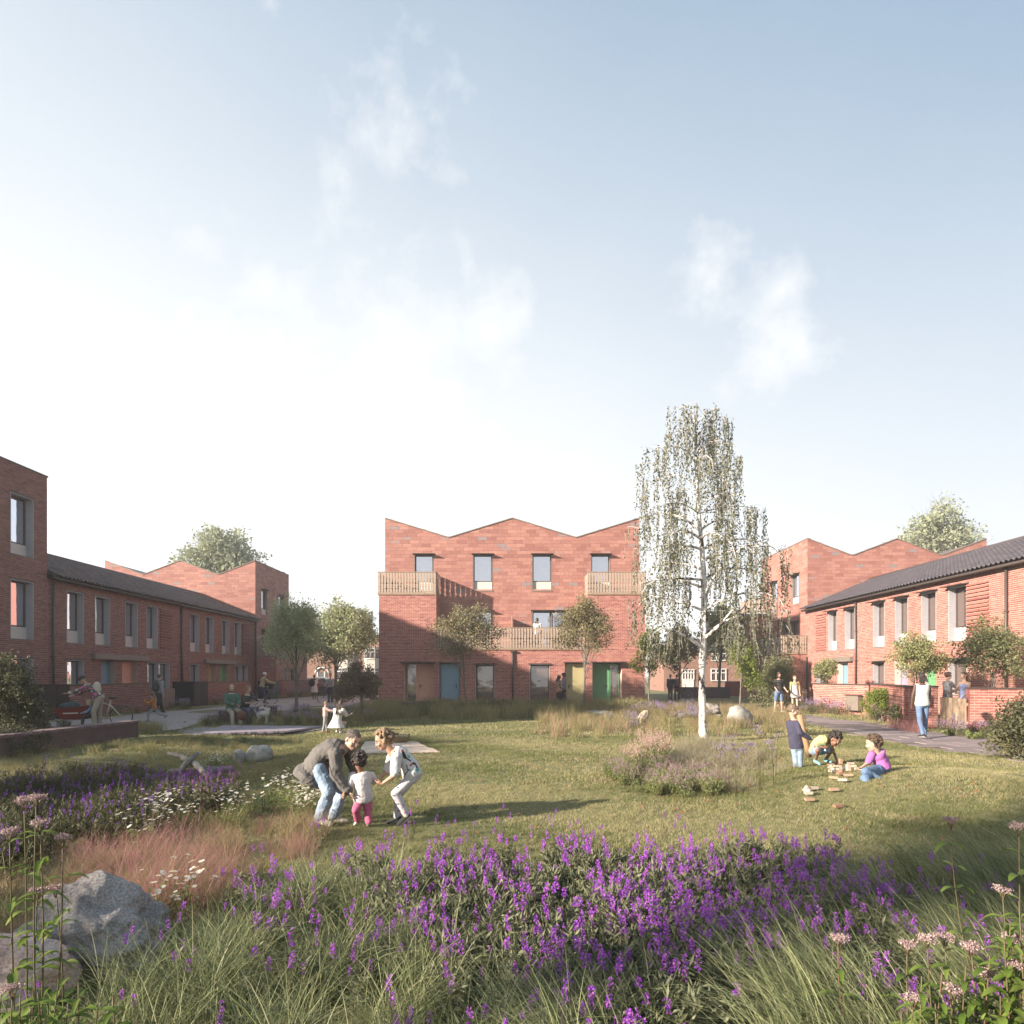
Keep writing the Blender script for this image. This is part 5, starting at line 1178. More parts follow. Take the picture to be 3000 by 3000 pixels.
    P = sample([(790, 2050), (1000, 2036), (1000, 2026), (780, 2040)], 2.2); scatter('far_border', P, rng.uniform(.7, 1.2, len(P)), mg+lb, 'shaded grass border behind the gravel path', 'grass')
    P = sample([(600, 2136), (590, 2120), (640, 2125), (760, 2112), (900, 2092), (1080, 2090), (1110, 2112), (1060, 2130), (960, 2128), (650, 2130)], 4.5); i = rng.uniform(0, 1, len(P))
    scatter('island_grass', P[i < .7], rng.uniform(.5, .95, (i < .7).sum()), mg, 'mixed grasses between the bench and the lawn', 'grass')
    scatter('island_flowers', P[i >= .7], rng.uniform(.5, .9, (i >= .7).sum()), lb, 'violet flowers in the grass by the bench', 'flowers')
    P = sample([(390, 2135), (440, 2160), (490, 2150), (430, 2120)], 6); scatter('wall_end_grass', P, rng.uniform(.6, .9, len(P)), mg, 'grey lavender clump at the end of the brick capped wall', 'grass')
    # ground cover by the cargo bike, balcony boxes
    P = sample([(40, 2200), (190, 2150), (200, 2125), (60, 2140), (-60, 2170)], 6); scatter('ground_cover', P, rng.uniform(.5, .8, len(P)), [flowerbush('ground_leaf', 24, .35, .3, PALL, PUR, 0, nl=16, lsz=.06, asp=.6)], 'pale ground cover behind the brick capped wall', 'foliage')
    for lab, pts in (('dry grass tufts in the left roof terrace planters', [(-6.95, 33.6), (-5.9, 33.6), (-5.4, 33.7), (-4.6, 33.6), (-4.4, 33.8)]), ('lavender tufts in the right roof terrace planters', [(3.95, 33.6), (5.2, 33.7), (5.5, 33.6), (6.4, 33.6)])):
        scatter('terrace_planting', [(x, y, 6.55) for x, y in pts], [.95]*len(pts), dg[:2] if 'dry' in lab else lb[:2], lab, 'plants')
    scatter('balcony_planting', [(x, 33.55, 3.65) for x in (-3.9, -3.6, -3.3, -.6, -.35, 1.8, 2.4, 2.7)], [.95]*8, mg[:2]+lb[:1], 'grasses and flowers on the first floor balconies of the central block', 'plants')
    scatter('balcony_planting', [(-17.9, 47.9+.4*i, 3.75) for i in range(5)], [.9]*5, lb, 'violet flowers on the left block balcony', 'plants')
    scatter('balcony_planting', [(17.0+.3*i, 40.25, 3.75) for i in range(5)], [.8]*5, pb, 'pale blue and pink flowers on the right block balcony', 'plants')
    # fallen leaves
    lv = []
    for _ in range(3):
        V, lp = leafsoup(rng.normal(0, .03, (1, 3))*0, .06, 0, .7, .2); V[:, 2] = np.abs(V[:, 2])*.3+.045; lv.append(src('fallen_leaf', [(V, lp, np.zeros(2, int), [RST])]))
    P = np.concatenate([clump(sample([(1000, 2500), (1100, 2200), (1800, 2150), (2950, 2230), (2950, 2560), (2000, 2700)], 8), 1.5, 1.0, s) for s in (1, 4)]); scatter('fallen_leaves', P, rng.uniform(.5, 1.0, len(P)), lv, 'rust coloured fallen leaves scattered on the lawn', 'leaves')
def hash_mask(P, lo): return np.clip(lo+.35*np.sin(P[:, 0]*3+P[:, 1]*2), .5, 1.3)
PURD = leafm('dark_purple_floret', [(.30, .08, .58), (.40, .13, .68), (.22, .06, .44)], .3)
OLVL = leafm('olive_leaf', [(.09, .10, .04), (.13, .13, .06), (.07, .075, .03)], .2)
SHLL = leafm('soft_leaf', [(.15, .165, .075), (.21, .22, .11), (.12, .13, .06)], .3)
PNKP = leafm('magenta_floret', [(.42, .10, .50), (.52, .16, .52), (.34, .07, .45)], .3)
FEA = leafm('feather', [(.52, .45, .36), (.62, .55, .46), (.48, .38, .32)], .4)
BRGL = leafm('light_green_leaf', [(.24, .29, .10), (.33, .37, .15), (.19, .24, .07)], .35)
PNK2 = leafm('dusty_pink_floret', [(.46, .22, .36), (.60, .42, .48), (.36, .16, .24), (.66, .55, .54)], .3)
CORF = leafm('coral_floret', [(.62, .28, .20), (.74, .62, .55), (.66, .38, .30)], .3)
PALL = leafm('pale_leaf', [(.30, .28, .24), (.22, .21, .17), (.38, .35, .30)], .2)
def verbena(px, py, s, q=0):
    g = G(px, py); t = thing('verbena', 'thin verbena stems with purple heads, '+{2105: 'leftmost', 2130: 'second from left', 2160: 'third from left', 2190: 'third from right', 2230: 'second from right', 2270: 'rightmost'}[q]+' in the birch bed', 'flower', 'verbena stems in the birch bed', loc=tuple(g))
    m = MB(); h = MB()
    hd = []
    for i in range(4):
        a = random.uniform(0, 6.28); e = Vector((math.cos(a)*.07, math.sin(a)*.07, random.uniform(.55, .85)*s)); m.tube([Vector((e.x*.3, e.y*.3, 0)), Vector((e.x*.6, e.y*.6, e.z*.6)), e], [.0022, .0018, .0012], 4)
        for k in range(3): a2 = random.uniform(0, 6.28); q = e+Vector((math.cos(a2)*.035, math.sin(a2)*.035, random.uniform(0, .05))); m.tube([e-Vector((0, 0, .05)), q], .0016, 3); hd.append(q)
    m.build('stem', STEM, t)
    P = np.concatenate([np.array(tuple(q))+rng.normal(0, .010, (26, 3)) for q in hd]); V, lp = leafsoup(P, .012, -.5, .8, .1)
    lnk(bpy.data.objects.new('flower_head', mesh_np('flower_head', V, lp, 3, [LIL])), t)['kind'] = 'stuff'
plants()

AGL = leafm('agrimony_leaf', [(.12, .20, .03), (.19, .28, .05), (.27, .35, .08), (.09, .15, .025)], .4, .45)
AGF = leafm('agrimony_flower', [(.48, .33, .32), (.60, .46, .43), (.38, .22, .23), (.70, .60, .55)], .2)
def leafblade(L, w, droop, n=6):
    """lance shaped leaf with a folded midrib and toothed edge"""
    V = []; F_ = []
    for i in range(n+1):
        t = i/n; ww = w*math.sin(math.pi*min(1, t*.92+.04))**.8*(1+.14*(i % 2)); x = L*t; z = .18*L*math.sin(t*2.2)-droop*L*t*t
        V += [(x, -ww/2, z+ww*.22), (x, 0, z), (x, ww/2, z+ww*.22)]
    for i in range(n): b = i*3; F_ += [(b, b+1, b+4), (b, b+4, b+3), (b+1, b+2, b+5), (b+1, b+5, b+4)]
    return np.array(V, dtype=np.float32), np.array(F_)
def agrimony(px, py, D, label, grp, head=True, lean=0, dens=.085):
    top = W(px, py, D); g = Vector((top.x-lean, top.y+random.uniform(-.1, .1), 0)); g.z = gz(g.x, g.y)
    t = thing('agrimony', label, 'plant', grp, loc=tuple(g)); H = top-g
    m = MB(); P = [H*a+Vector((0, 0, 0))+Vector((lean*.3*math.sin(a*3), 0, 0)) for a in np.linspace(0, 1, 8)]; m.tube(P, [.0042*(1-.5*i/7) for i in range(8)], 6)
    Vs = []; Fs = []; b = 0; n = max(3, int(H.z/dens)); a0 = random.uniform(0, 3.14)
    for i in range(1, n):
        f = i/n; q = H*f+Vector((lean*.3*math.sin(f*3), 0, 0)); a = a0+i*1.57
        for s in (0, math.pi):
            L = random.uniform(.085, .135)*(1.15-.5*f); V, F_ = leafblade(L, L*.30, random.uniform(.1, .7)); c, s_ = math.cos(a+s), math.sin(a+s)
            R_ = np.array([[c, -s_, 0], [s_, c, 0], [0, 0, 1]]); Vs.append(V @ R_.T+np.array(tuple(q))); Fs.append(F_+b); b += len(V)
    if head:
        hp = []; 
        for k in range(5):
            a = k*1.26+a0; q = H+Vector((math.cos(a)*.018, math.sin(a)*.015, random.uniform(.006, .018))); m.tube([H-Vector((0, 0, .035)), q], .0018, 4); hp.append(q)
        m2 = np.concatenate([np.array(tuple(q))+rng.normal(0, 1, (110, 3))*np.array([.0085, .0085, .0045]) for q in hp]); V, lp = leafsoup(m2, .0065, -1.2, .8, .1)
        lnk(bpy.data.objects.new('flower_head', mesh_np('flower_head', V, lp, 3, [AGF])), t)['kind'] = 'stuff'
    m.build('stem', STEM, t)
    lnk(bpy.data.objects.new('foliage', mesh_np('foliage', np.concatenate(Vs), np.concatenate(Fs).ravel(), 3, [AGL], smooth=True)), t)
    return t
LAB = 'tall agrimony plant with '
heads = [(70, 2351, 2.75, 'paired pink heads, tallest at the left edge', .02), (108, 2345, 2.7, 'a rounded pink head, right one of the tallest left pair', -.05), (28, 2442, 2.6, 'a pink head against the left frame', .0), (116, 2421, 2.65, 'a wide pink head over the pink grass', .05), (182, 2463, 2.7, 'double heads, rightmost of the left group', .05),
         (109, 2617, 2.8, 'a low pink head behind the two boulders', 0), (163, 2608, 2.85, 'a pale head touching the top of the grey boulder', .03), (37, 2906, 2.3, 'a small dark pink head in the bottom left corner', 0),
         (2785, 2410, 2.9, 'a lone head standing high before the dark lawn', -.12), (2985, 2428, 2.7, 'a head at the right frame above the grass', 0), (2938, 2615, 2.5, 'a dusky pink head halfway up the right edge', -.05), (2459, 2759, 2.55, 'a lone pink head, leftmost on the right side', -.1),
         (2659, 2775, 2.5, 'a spreading pair of heads left of the main right cluster', -.04), (2717, 2759, 2.45, 'a flat pale pink head in the main right cluster', -.03), (2768, 2754, 2.5, 'the highest head of the main right cluster', -.05), (2845, 2782, 2.4, 'a round pale head right of the main cluster', 0),
         (2966, 2759, 2.35, 'a pink head low at the right frame', 0), (2978, 2838, 2.3, 'a wide head in the lower right corner', 0), (2794, 2908, 2.3, 'a dull pink head near the bottom right', 0), (2887, 2857, 2.35, 'a dark pink head among bottom right leaves', 0), (2678, 2931, 2.3, 'a small low head, lowest on the right', 0)]
for px, py, D, lab, ln in heads: agrimony(px, py, D, LAB+lab, 'flowering agrimony plants', lean=ln, dens=.14 if px < 400 else .095)
ORD = ['', 'second ', 'third ', 'fourth ', 'fifth ', 'sixth ', 'seventh ', 'eighth ', 'ninth ', 'tenth ', 'eleventh ', 'twelfth ', 'thirteenth ', 'fourteenth ', 'fifteenth ']
def nth(l, i, s): return ORD[sorted(range(len(l)), key=lambda j: s*(l[j][0]+l[j][1]*.001)).index(i)]
LL = [(20, 2930), (60, 2910), (110, 2900), (170, 2890), (230, 2880), (290, 2910), (40, 2950), (140, 2930), (90, 2950), (5, 2890), (330, 2920), (200, 2940)]
for i, (px, py) in enumerate(LL): agrimony(px, py, 2.35, 'leafy flowerless agrimony stem, '+nth(LL, i, 1)+('from' if i != 9 else 'nearest')+' the left frame in the bottom corner', 'leafy stems bottom left', False, dens=.055)
RL = [(2700, 2860), (2760, 2850), (2830, 2830), (2900, 2800), (2960, 2700), (2985, 2640), (2860, 2900), (2930, 2880), (2640, 2960), (2740, 2940), (2990, 2780), (2960, 2940), (2560, 2990), (2820, 2970), (2940, 2720)]
for i, (px, py) in enumerate(RL): agrimony(px, py, 2.3, 'leafy flowerless agrimony stem, '+nth(RL, i, -1)+('from' if i != 10 else 'nearest')+' the right frame in the bottom corner', 'leafy stems bottom right', False, dens=.055)
lawn()
# ------------------------------------------------------------------ people
def nz(v): v = Vector(v); return v.normalized() if v.length > 1e-9 else Vector((0, 0, 1))
def cap_(m, a, b, ra, rb, seg=12):
    a, b = Vector(a), Vector(b); d = b-a
    pts = [a.lerp(b, i/4) for i in range(5)]; m.tube(pts, [ra+(rb-ra)*i/4 for i in range(5)], seg); m.ell(a, ra, seg, 8); m.ell(b, rb, seg, 8)
TS = [(-.20, .085, .085), (-.10, .150, .115), (.02, .163, .118), (.22, .148, .105), (.45, .138, .098), (.68, .160, .112), (.84, .168, .105), (.93, .135, .085), (1.0, .062, .06)]
def torso(m, J, k, inf=0, t0=-.25, t1=1.05, hemx=1.0, wid=1.0, ext=None):
    P, N = Vector(J['pel']), Vector(J['neck']); mid = Vector(J.get('mid', (P+N)/2)); rl = nz(Vector(J['hipR'])-Vector(J['hipL'])); rs = nz(Vector(J['shR'])-Vector(J['shL']))
    def pt(t):
        if t < 0: return P+(P-mid).normalized()*(-t)*.52*k
        return P*(1-t)**2+(mid*2-(P+N)/2)*2*t*(1-t)+N*t*t
    rings = []; T = [s for s in TS if t0 <= s[0] <= t1]
    if ext: T = ext+T
    for t, rx, ry in T:
        c = pt(t); ax = nz(pt(t+.03)-pt(t-.03)); r = nz(rl.lerp(rs, max(0, min(1, t)))); r = nz(r-ax*r.dot(ax)); f = ax.cross(r)
        ex = hemx if t < .1 else 1
        rings.append([c+r*math.cos(a)*(rx*k*wid*ex+inf)+f*math.sin(a)*(ry*k*wid*ex+inf) for a in [2*math.pi*i/18 for i in range(18)]])
    vs = [v for g in rings for v in g]; fs = [(i*18+j, (i+1)*18+j, (i+1)*18+(j+1) % 18, i*18+(j+1) % 18) for i in range(len(rings)-1) for j in range(18)]
    fs.append(tuple(range(18))); fs.append(tuple((len(rings)-1)*18+j for j in reversed(range(18)))); m.add(vs, fs, True)
def headframe(J, hd):
    f = nz(hd); u = Vector(J.get('up', (0, 0, 1))); u = nz(u-f*u.dot(f)); return f, u, f.cross(u)
def head_(m, c, f, u, r, h, vox):
    rot = Matrix((r, f, u)).transposed(); P = lambda x, y, z: c+(r*x+f*y+u*z)*h; E = lambda x, y, z, a, b, d: m.ell(P(x, y, z), (a*h, b*h, d*h), 14, 10, rot)
    E(0, -.008, .030, .076, .096, .086); E(0, .018, -.030, .062, .072, .078); E(0, .055, -.082, .030, .028, .022); E(0, .030, -.070, .046, .046, .03)
    E(0, .094, -.018, .013, .017, .020); E(0, .086, .008, .010, .014, .022)
    for s in (-1, 1): E(s*.040, .060, -.022, .026, .026, .024); E(s*.076, -.008, -.008, .010, .018, .028); E(s*.032, .078, .034, .024, .012, .009)
    E(0, .083, -.056, .022, .010, .006); E(0, .080, -.066, .018, .010, .006)
def facebits(t, c, f, u, r, h, hairm, lip, eyes=True):
    rot = Matrix((r, f, u)).transposed(); P = lambda x, y, z: c+(r*x+f*y+u*z)*h
    for s in (-1, 1):
        m = MB(); m.ell(P(s*.031, .076, .012), (.014*h, .011*h, .0085*h), 10, 7, rot); m.build('eye', EYEW, t)
        m = MB(); m.ell(P(s*.031, .0845, .011), (.0062*h, .0035*h, .0062*h), 8, 6, rot); m.ell(P(s*.031, .0835, .0185), (.0145*h, .0045*h, .0022*h), 8, 5, rot); m.build('pupil', EYED, t)
        m = MB(); m.ell(P(s*.033, .0875, .037), (.019*h, .0045*h, .0042*h), 8, 5, rot); m.build('eyebrow', hairm, t)
    m = MB(); m.ell(P(0, .0875, -.0555), (.021*h, .0065*h, .0042*h), 10, 5, rot); m.ell(P(0, .0855, -.0640), (.017*h, .006*h, .0048*h), 10, 5, rot); m.build('lips', lip, t)
def hand_(m, w, d, n, k, side=1, curl=.5, vox=.01):
    """palm, four fingers of different length and a thumb leaving the side of the palm"""
    d = nz(d); n = nz(Vector(n)-d*Vector(n).dot(d)); s = d.cross(n)*side; rot = Matrix((s, d, n)).transposed(); fr = max(.0082*k, .62*vox)
    m.ell(w+d*.045*k, (.040*k, .052*k, max(.015*k, .8*vox)), 12, 8, rot); cap_(m, w-d*.02*k, w+d*.02*k, .024*k, .026*k, 8)
    for i, (o, L) in enumerate(((-.030, .060), (-.010, .072), (.010, .070), (.029, .055))):
        b = w+d*(.082-.004*abs(i-1.3))*k+s*o*k; a1 = curl*.7; a2 = curl*1.7; d1 = nz(d*math.cos(a1)+n*math.sin(a1)+s*(i-1.5)*.07); d2 = nz(d*math.cos(a2)+n*math.sin(a2)+s*(i-1.5)*.05)
        e = b+d1*L*.55*k; cap_(m, b-d*.015*k, e, fr*1.05, fr, 8); cap_(m, e, e+d2*L*.5*k, fr, fr*.85, 8)
    b = w+d*.03*k-s*.034*k; e = b+nz(d*.75-s*.7+n*.35)*.036*k; cap_(m, b, e, fr*1.3, fr*1.1, 8); cap_(m, e, e+nz(d*.9-s*.2+n*.4)*.03*k, fr*1.1, fr*.9, 8)
def hair_(m, kind, c, f, u, r, h, J=None, L=.3):
    rot = Matrix((r, f, u)).transposed(); P = lambda x, y, z: c+(r*x+f*y+u*z)*h; E = lambda x, y, z, a, b, d: m.ell(P(x, y, z), (a*h, b*h, d*h), 16, 10, rot)
    rd = random.Random(int(c.x*1000))
    if kind == 'crop':
        E(0, -.017, .040, .0805, .0980, .0815); E(0, -.048, -.002, .078, .062, .070)
        for i in range(60):
            v = Vector([rd.gauss(0, 1) for _ in range(3)]).normalized()
            if v.z > -.1 and (v.y < .55 or v.z > .5): E(v.x*.081, -.017+v.y*.098, .040+v.z*.082, .009, .009, .006)
        return
    if kind in ('short', 'long', 'bun', 'tail', 'bald'):
        q = {'bald': -.014}.get(kind, 0); E(0, -.020, .044+q*.5, .082+q*.2, .098+q, .082+q); E(0, -.045, .005, .078, .066, .070)
        if kind != 'bald': E(0, .035, .088, .060, .050, .030)
        if kind == 'bald': return
        for i in range(26):
            a = rd.uniform(-2.6, 2.6); z = rd.uniform(-.03, .12); E(math.sin(a)*.070*(1-z*2.5), -.02-math.cos(a)*.078*(1-z*2), z, .02, .024, .012)
    if kind == 'curly' or kind == 'curlytail':
        E(0, -.022, .046, .080, .092, .080)
        for i in range(170):
            v = Vector([rd.gauss(0, 1) for _ in range(3)]).normalized()
            if v.y > .42 and v.z < .45: continue
            if v.z < (-.95 if v.y < .15 else -.45): continue
            q = rd.uniform(.95, 1.12); E(v.x*.086*q, -.022+v.y*.096*q, (.046 if v.z > 0 else .030)+v.z*.092*q, .016, .016, .016)
    if kind in ('long', 'tail', 'curlytail', 'bun', 'braids'):
        if kind == 'bun': E(0, -.10, .06, .04, .035, .04)
        elif kind == 'curlytail':
            for i in range(90): E(rd.gauss(0, .028), -.105+rd.gauss(0, .026), .0+rd.uniform(-.075, .045), .018, .018, .018)
        else:
            back = P(0, -.085, .0)
            for i in range(16 if kind != 'tail' else 6):
                x = (i/15-.5)*.14 if kind != 'tail' else rd.uniform(-.02, .02); s0 = P(x, -.07+.0*abs(x), .02); dn = nz(nz(J['pel']-J['neck'])+Vector((0, 0, -.35))) if J else Vector((0, 0, -1)); e = s0+dn*L*rd.uniform(.75, 1.05)-f*(.03*h if L < .25 else .10)+r*(x*.6+rd.uniform(-.015, .015))
                cap_(m, s0, e, .020*h, .009*h, 7)
    if kind == 'braids':
        E(0, -.02, .046, .08, .09, .08)
    if kind == 'helmet':
        E(0, -.01, .055, .092, .115, .088)

JOBS = []
TMP = bpy.data.scenes.new('build')
def skinup(name, m, vox, mats, parent, it=3, disp=0, paint=None, keep=None):
    me = bpy.data.meshes.new(name); me.from_pydata(m.v, [], m.f); me.update()
    o = bpy.data.objects.new(name+'_tmp', me); TMP.collection.objects.link(o)
    r = o.modifiers.new('r', 'REMESH'); r.mode = 'VOXEL'; r.voxel_size = vox; r.use_smooth_shade = True
    s = o.modifiers.new('s', 'SMOOTH'); s.iterations = it; s.factor = .5
    if disp:
        tx = bpy.data.textures.new('fold', 'CLOUDS'); tx.noise_scale = .085; tx.noise_depth = 2
        d = o.modifiers.new('d', 'DISPLACE'); d.texture = tx; d.strength = disp; d.mid_level = .45; d.texture_coords = 'GLOBAL'
    out = bpy.data.objects.new(name, None); JOBS.append((o, name, mats if isinstance(mats, (list, tuple)) else [mats], parent, paint))
def finish_people():
    dg = None
    TMP.view_layers[0].update(); dg = TMP.view_layers[0].depsgraph
    for o, name, mats, parent, paint in JOBS:
        me = bpy.data.meshes.new_from_object(o.evaluated_get(dg)); me.name = name; me.materials.clear()
        for x in mats: me.materials.append(x)
        me.polygons.foreach_set('use_smooth', np.ones(len(me.polygons), bool))
        mi = np.zeros(len(me.polygons), dtype=np.int32)
        if paint:
            n = len(me.polygons); c = np.zeros(n*3, np.float32); me.polygons.foreach_get('center', c); c = c.reshape(-1, 3); nn = np.zeros(n*3, np.float32); me.polygons.foreach_get('normal', nn); nn = nn.reshape(-1, 3)
            px = VX+c[:, 0]*F/c[:, 1]; py = HY+(EYE-c[:, 2])*F/c[:, 1]; front = nn[:, 1] < .15
            for item in paint:
                if callable(item): mi = item(c, nn, px, py, mi)
                else:
                    idx, poly = item; k = inpoly(px, py, poly) & front; mi[k] = idx
        me.polygons.foreach_set('material_index', mi); me.update()
        lnk(bpy.data.objects.new(name, me), parent)
        d = o.data; bpy.data.objects.remove(o); bpy.data.meshes.remove(d)
    JOBS.clear(); bpy.data.scenes.remove(TMP)

def skinm(name, c):
    m = flat(name, c, .55, var=.07, scale=14); p = m.node_tree.nodes['Principled BSDF']; p.inputs['Subsurface Weight'].default_value = .12; p.inputs['Subsurface Radius'].default_value = (.02, .008, .004); p.inputs['Subsurface Scale'].default_value = .5; return m
def cloth(name, c, var=.12, scale=5, rough=.85, bump=.35): return flat('cloth_'+name, c, rough, var=var, scale=scale, bump=bump, bscale=24)
def hairm(name, c): return flat('hair_'+name, c, .5, var=.35, scale=30, bump=.8, bscale=90)
EYEW = flat('eye_white', (.6, .57, .54), .2, var=.02); EYED = flat('pupil', (.02, .012, .01), .2)
SK = dict(light=skinm('skin_light', (.62, .40, .30)), tan=skinm('skin_tan', (.50, .30, .20)), brown=skinm('skin_brown', (.30, .155, .095)), dark=skinm('skin_dark', (.115, .06, .04)))
LIP = flat('lips', (.42, .16, .13), .5)
HM = dict(ash=hairm('ash', (.11, .085, .07)), dark=hairm('dark', (.035, .025, .02)), brown=hairm('brown', (.10, .06, .035)), fair=hairm('fair', (.30, .20, .11)), grey=hairm('grey', (.33, .31, .29)), blond=hairm('blond', (.46, .35, .20)), sandy=hairm('sandy', (.20, .135, .09)))
RUB = flat('white_sole', (.68, .66, .62), .6)

def person(label, J, k, skin='light', hk=None, hd=(0, -1, 0), hair='short', hairc='dark', clothes=(), vox=.012, hands=True, curl=(.5, .5), pn=None, group=None, face=False, L=.3, foot=True, cat='person', disp=0, thin=1.0):
    hk = hk or k; t = thing('person', label, cat, group, loc=(0, 0, 0)); J = {a: Vector(b) for a, b in J.items()}
    base = min((J[a] for a in ('anL', 'anR')), key=lambda v: v.z); b0 = Vector((J['pel'].x, J['pel'].y, base.z-.07*k))
    f, u, r = headframe(J, hd); c = J['head']
    m = MB(); inf0 = -.006
    torso(m, J, k, inf0, wid=thin); cap_(m, J['neck']-(J['neck']-J['pel']).normalized()*.05*k, c-u*.04*hk-f*.01*hk, .054*k, .050*hk)
    head_(m, c, f, u, r, hk, vox)
    for s in 'LR':
        cap_(m, J['sh'+s], J['el'+s], .046*k, .036*k); cap_(m, J['el'+s], J['wr'+s], .037*k, .024*k)
        mid = J['el'+s].lerp(J['wr'+s], .25); m.ell(mid, .038*k)
        cap_(m, J['hip'+s], J['kn'+s], .078*k, .052*k); cap_(m, J['kn'+s], J['an'+s], .052*k, .034*k); m.ell(J['kn'+s].lerp(J['an'+s], .3), .052*k)
        if hands:
            d = J.get('hd'+s, J['wr'+s]-J['el'+s]); n = (pn or {}).get(s, nz(c-J['wr'+s]) if s == 'L' else nz(c-J['wr'+s])); hand_(m, J['wr'+s], d, n, k*.95, 1 if s == 'L' else -1, curl[0 if s == 'L' else 1], vox)
        if foot:
            h_ = J['an'+s]-Vector((0, 0, .035*k)); tt = J['to'+s]; cap_(m, h_-nz(tt-h_)*.03*k, tt, .034*k, .024*k)
    skinup('body', m, vox, [SK[skin]], t)
    if hair:
        m = MB(); hair_(m, hair, c, f, u, r, hk, J, L); skinup('hair', m, max(.005, vox*.7), [HM[hairc]], t, 1)
    if face: facebits(t, c, f, u, r, hk, HM[hairc], LIP)
    for cl in clothes:
        nm, ty, mt = cl[:3]; o = dict(cl[3]) if len(cl) > 3 else {}; m = MB(); inf = o.get('inf', .012+.004*k); mt = mt if isinstance(mt, (list, tuple)) else [mt]
        if ty in ('shirt', 'jacket'):
            sl = o.get('sleeve', .45); torso(m, J, k, inf, o.get('t0', -.03), .95, o.get('hem', 1.0), wid=thin, ext=o.get('ext'))
            for s in 'LR':
                if sl <= 0: m.ell(J['sh'+s].lerp(J['neck'], .3), .05*k+inf*.5); continue
                a = min(1, sl*2) if sl < 1 else 1; cap_(m, J['sh'+s], J['sh'+s].lerp(J['el'+s], a), .050*k+inf, .038*k+inf*o.get('loose', 1.0))
                if sl > .5: cap_(m, J['el'+s], J['el'+s].lerp(J['wr'+s], (sl-.5)*2*.97), .039*k+inf, .028*k+inf*o.get('loose', 1.0))
            if o.get('collar'): cap_(m, J['neck'], J['neck']+(c-J['neck'])*.28, .062*k, .058*k)
            if o.get('hood'): q = J['neck']-f*.07*k; m.ell(q, (.10*k, .075*k, .06*k)); cap_(m, q-r*.06*k, q+r*.06*k, .045*k, .045*k); cap_(m, q-r*.06*k, J['neck']-r*.06*k+f*.04*k, .035*k, .03*k); cap_(m, q+r*.06*k, J['neck']+r*.06*k+f*.04*k, .035*k, .03*k)
        elif ty in ('trousers', 'shorts'):
            lg = o.get('len', 1.0 if ty == 'trousers' else .42); torso(m, J, k, inf*.9, -.25, .18, wid=thin)
            for s in 'LR':
                th = min(1, lg*2); e = J['hip'+s].lerp(J['kn'+s], th); cap_(m, J['hip'+s], e, .080*k+inf, (.078+(.054-.078)*th)*k+inf*o.get('loose', 1.2))
                if lg > .5: e2 = J['kn'+s].lerp(J['an'+s], (lg-.5)*2*.97); cap_(m, J['kn'+s], e2, .055*k+inf, .040*k+inf*o.get('loose', 1.2))
        elif ty == 'dress':
            torso(m, J, k, inf, -.03, .84, wid=thin); hemz = o.get('hem_to'); kn = (J['knL']+J['knR'])/2; e = J['pel'].lerp(kn, o.get('len', .9)) if hemz is None else Vector(hemz)
            mm = (J['pel']+e)/2; r1 = o.get('flare', .20)*k; rr = nz(J['hipR']-J['hipL']); d = nz(J['pel']-e); ff = d.cross(rr); rings = []
            for i in range(6):
                a = i/5; q = J['pel'].lerp(e, a)+d*.04*k*(1-a); w_ = (.165+(o.get('flare', .20)-.165)*a)*k+inf; rings.append([q+rr*math.cos(x)*w_*(1+.05*math.sin(7*x)*a)+ff*math.sin(x)*w_*.82 for x in [2*math.pi*i2/24 for i2 in range(24)]])
            vs = [v for g in rings for v in g]; fs = [(i*24+j, (i+1)*24+j, (i+1)*24+(j+1) % 24, i*24+(j+1) % 24) for i in range(5) for j in range(24)]+[tuple(range(24)), tuple(5*24+j for j in reversed(range(24)))]; m.add(vs, fs, True)
            for s in 'LR':
                if o.get('sleeve', 0): cap_(m, J['sh'+s], J['sh'+s].lerp(J['el'+s], o['sleeve']*2), .050*k+inf, .045*k+inf)
                else: cap_(m, J['sh'+s].lerp(J['neck'], .35), J['sh'+s].lerp(J['neck'], .35)-(J['neck']-J['pel'])*.16, .022*k, .03*k)
        elif ty == 'shoes':
            for s in 'LR':
                m = MB(); h_ = J['an'+s]-Vector((0, 0, .03*k)); tt = J['to'+s]; fw = nz(tt-h_); cap_(m, h_-fw*.035*k, tt, .043*k, .034*k); m.ell(h_.lerp(tt, .7), (.046*k, .046*k, .03*k)); cap_(m, h_, J['an'+s]+Vector((0, 0, .01)), .042*k, .042*k, 10)
                def sole(cc, nn, px, py, mi, zz=min(h_.z, tt.z)-.018*k, a_=h_.copy(), b_=tt.copy()):
                    dirv = (b_-a_).normalized(); upv = Vector((0, 0, 1)); upv = (upv-dirv*upv.dot(dirv)).normalized(); q = (cc-np.array(tuple(a_))) @ np.array(tuple(upv)); mi = mi.copy(); mi[q < -.014*k] = 1; return mi
                skinup('shoe', m, max(.006, vox*.8), [mt[0], o.get('sole', RUB)], t, 2, 0, [sole])
            continue
        skinup(nm, m, vox, mt, t, 3, o.get('disp', disp), o.get('paint'))
    return t

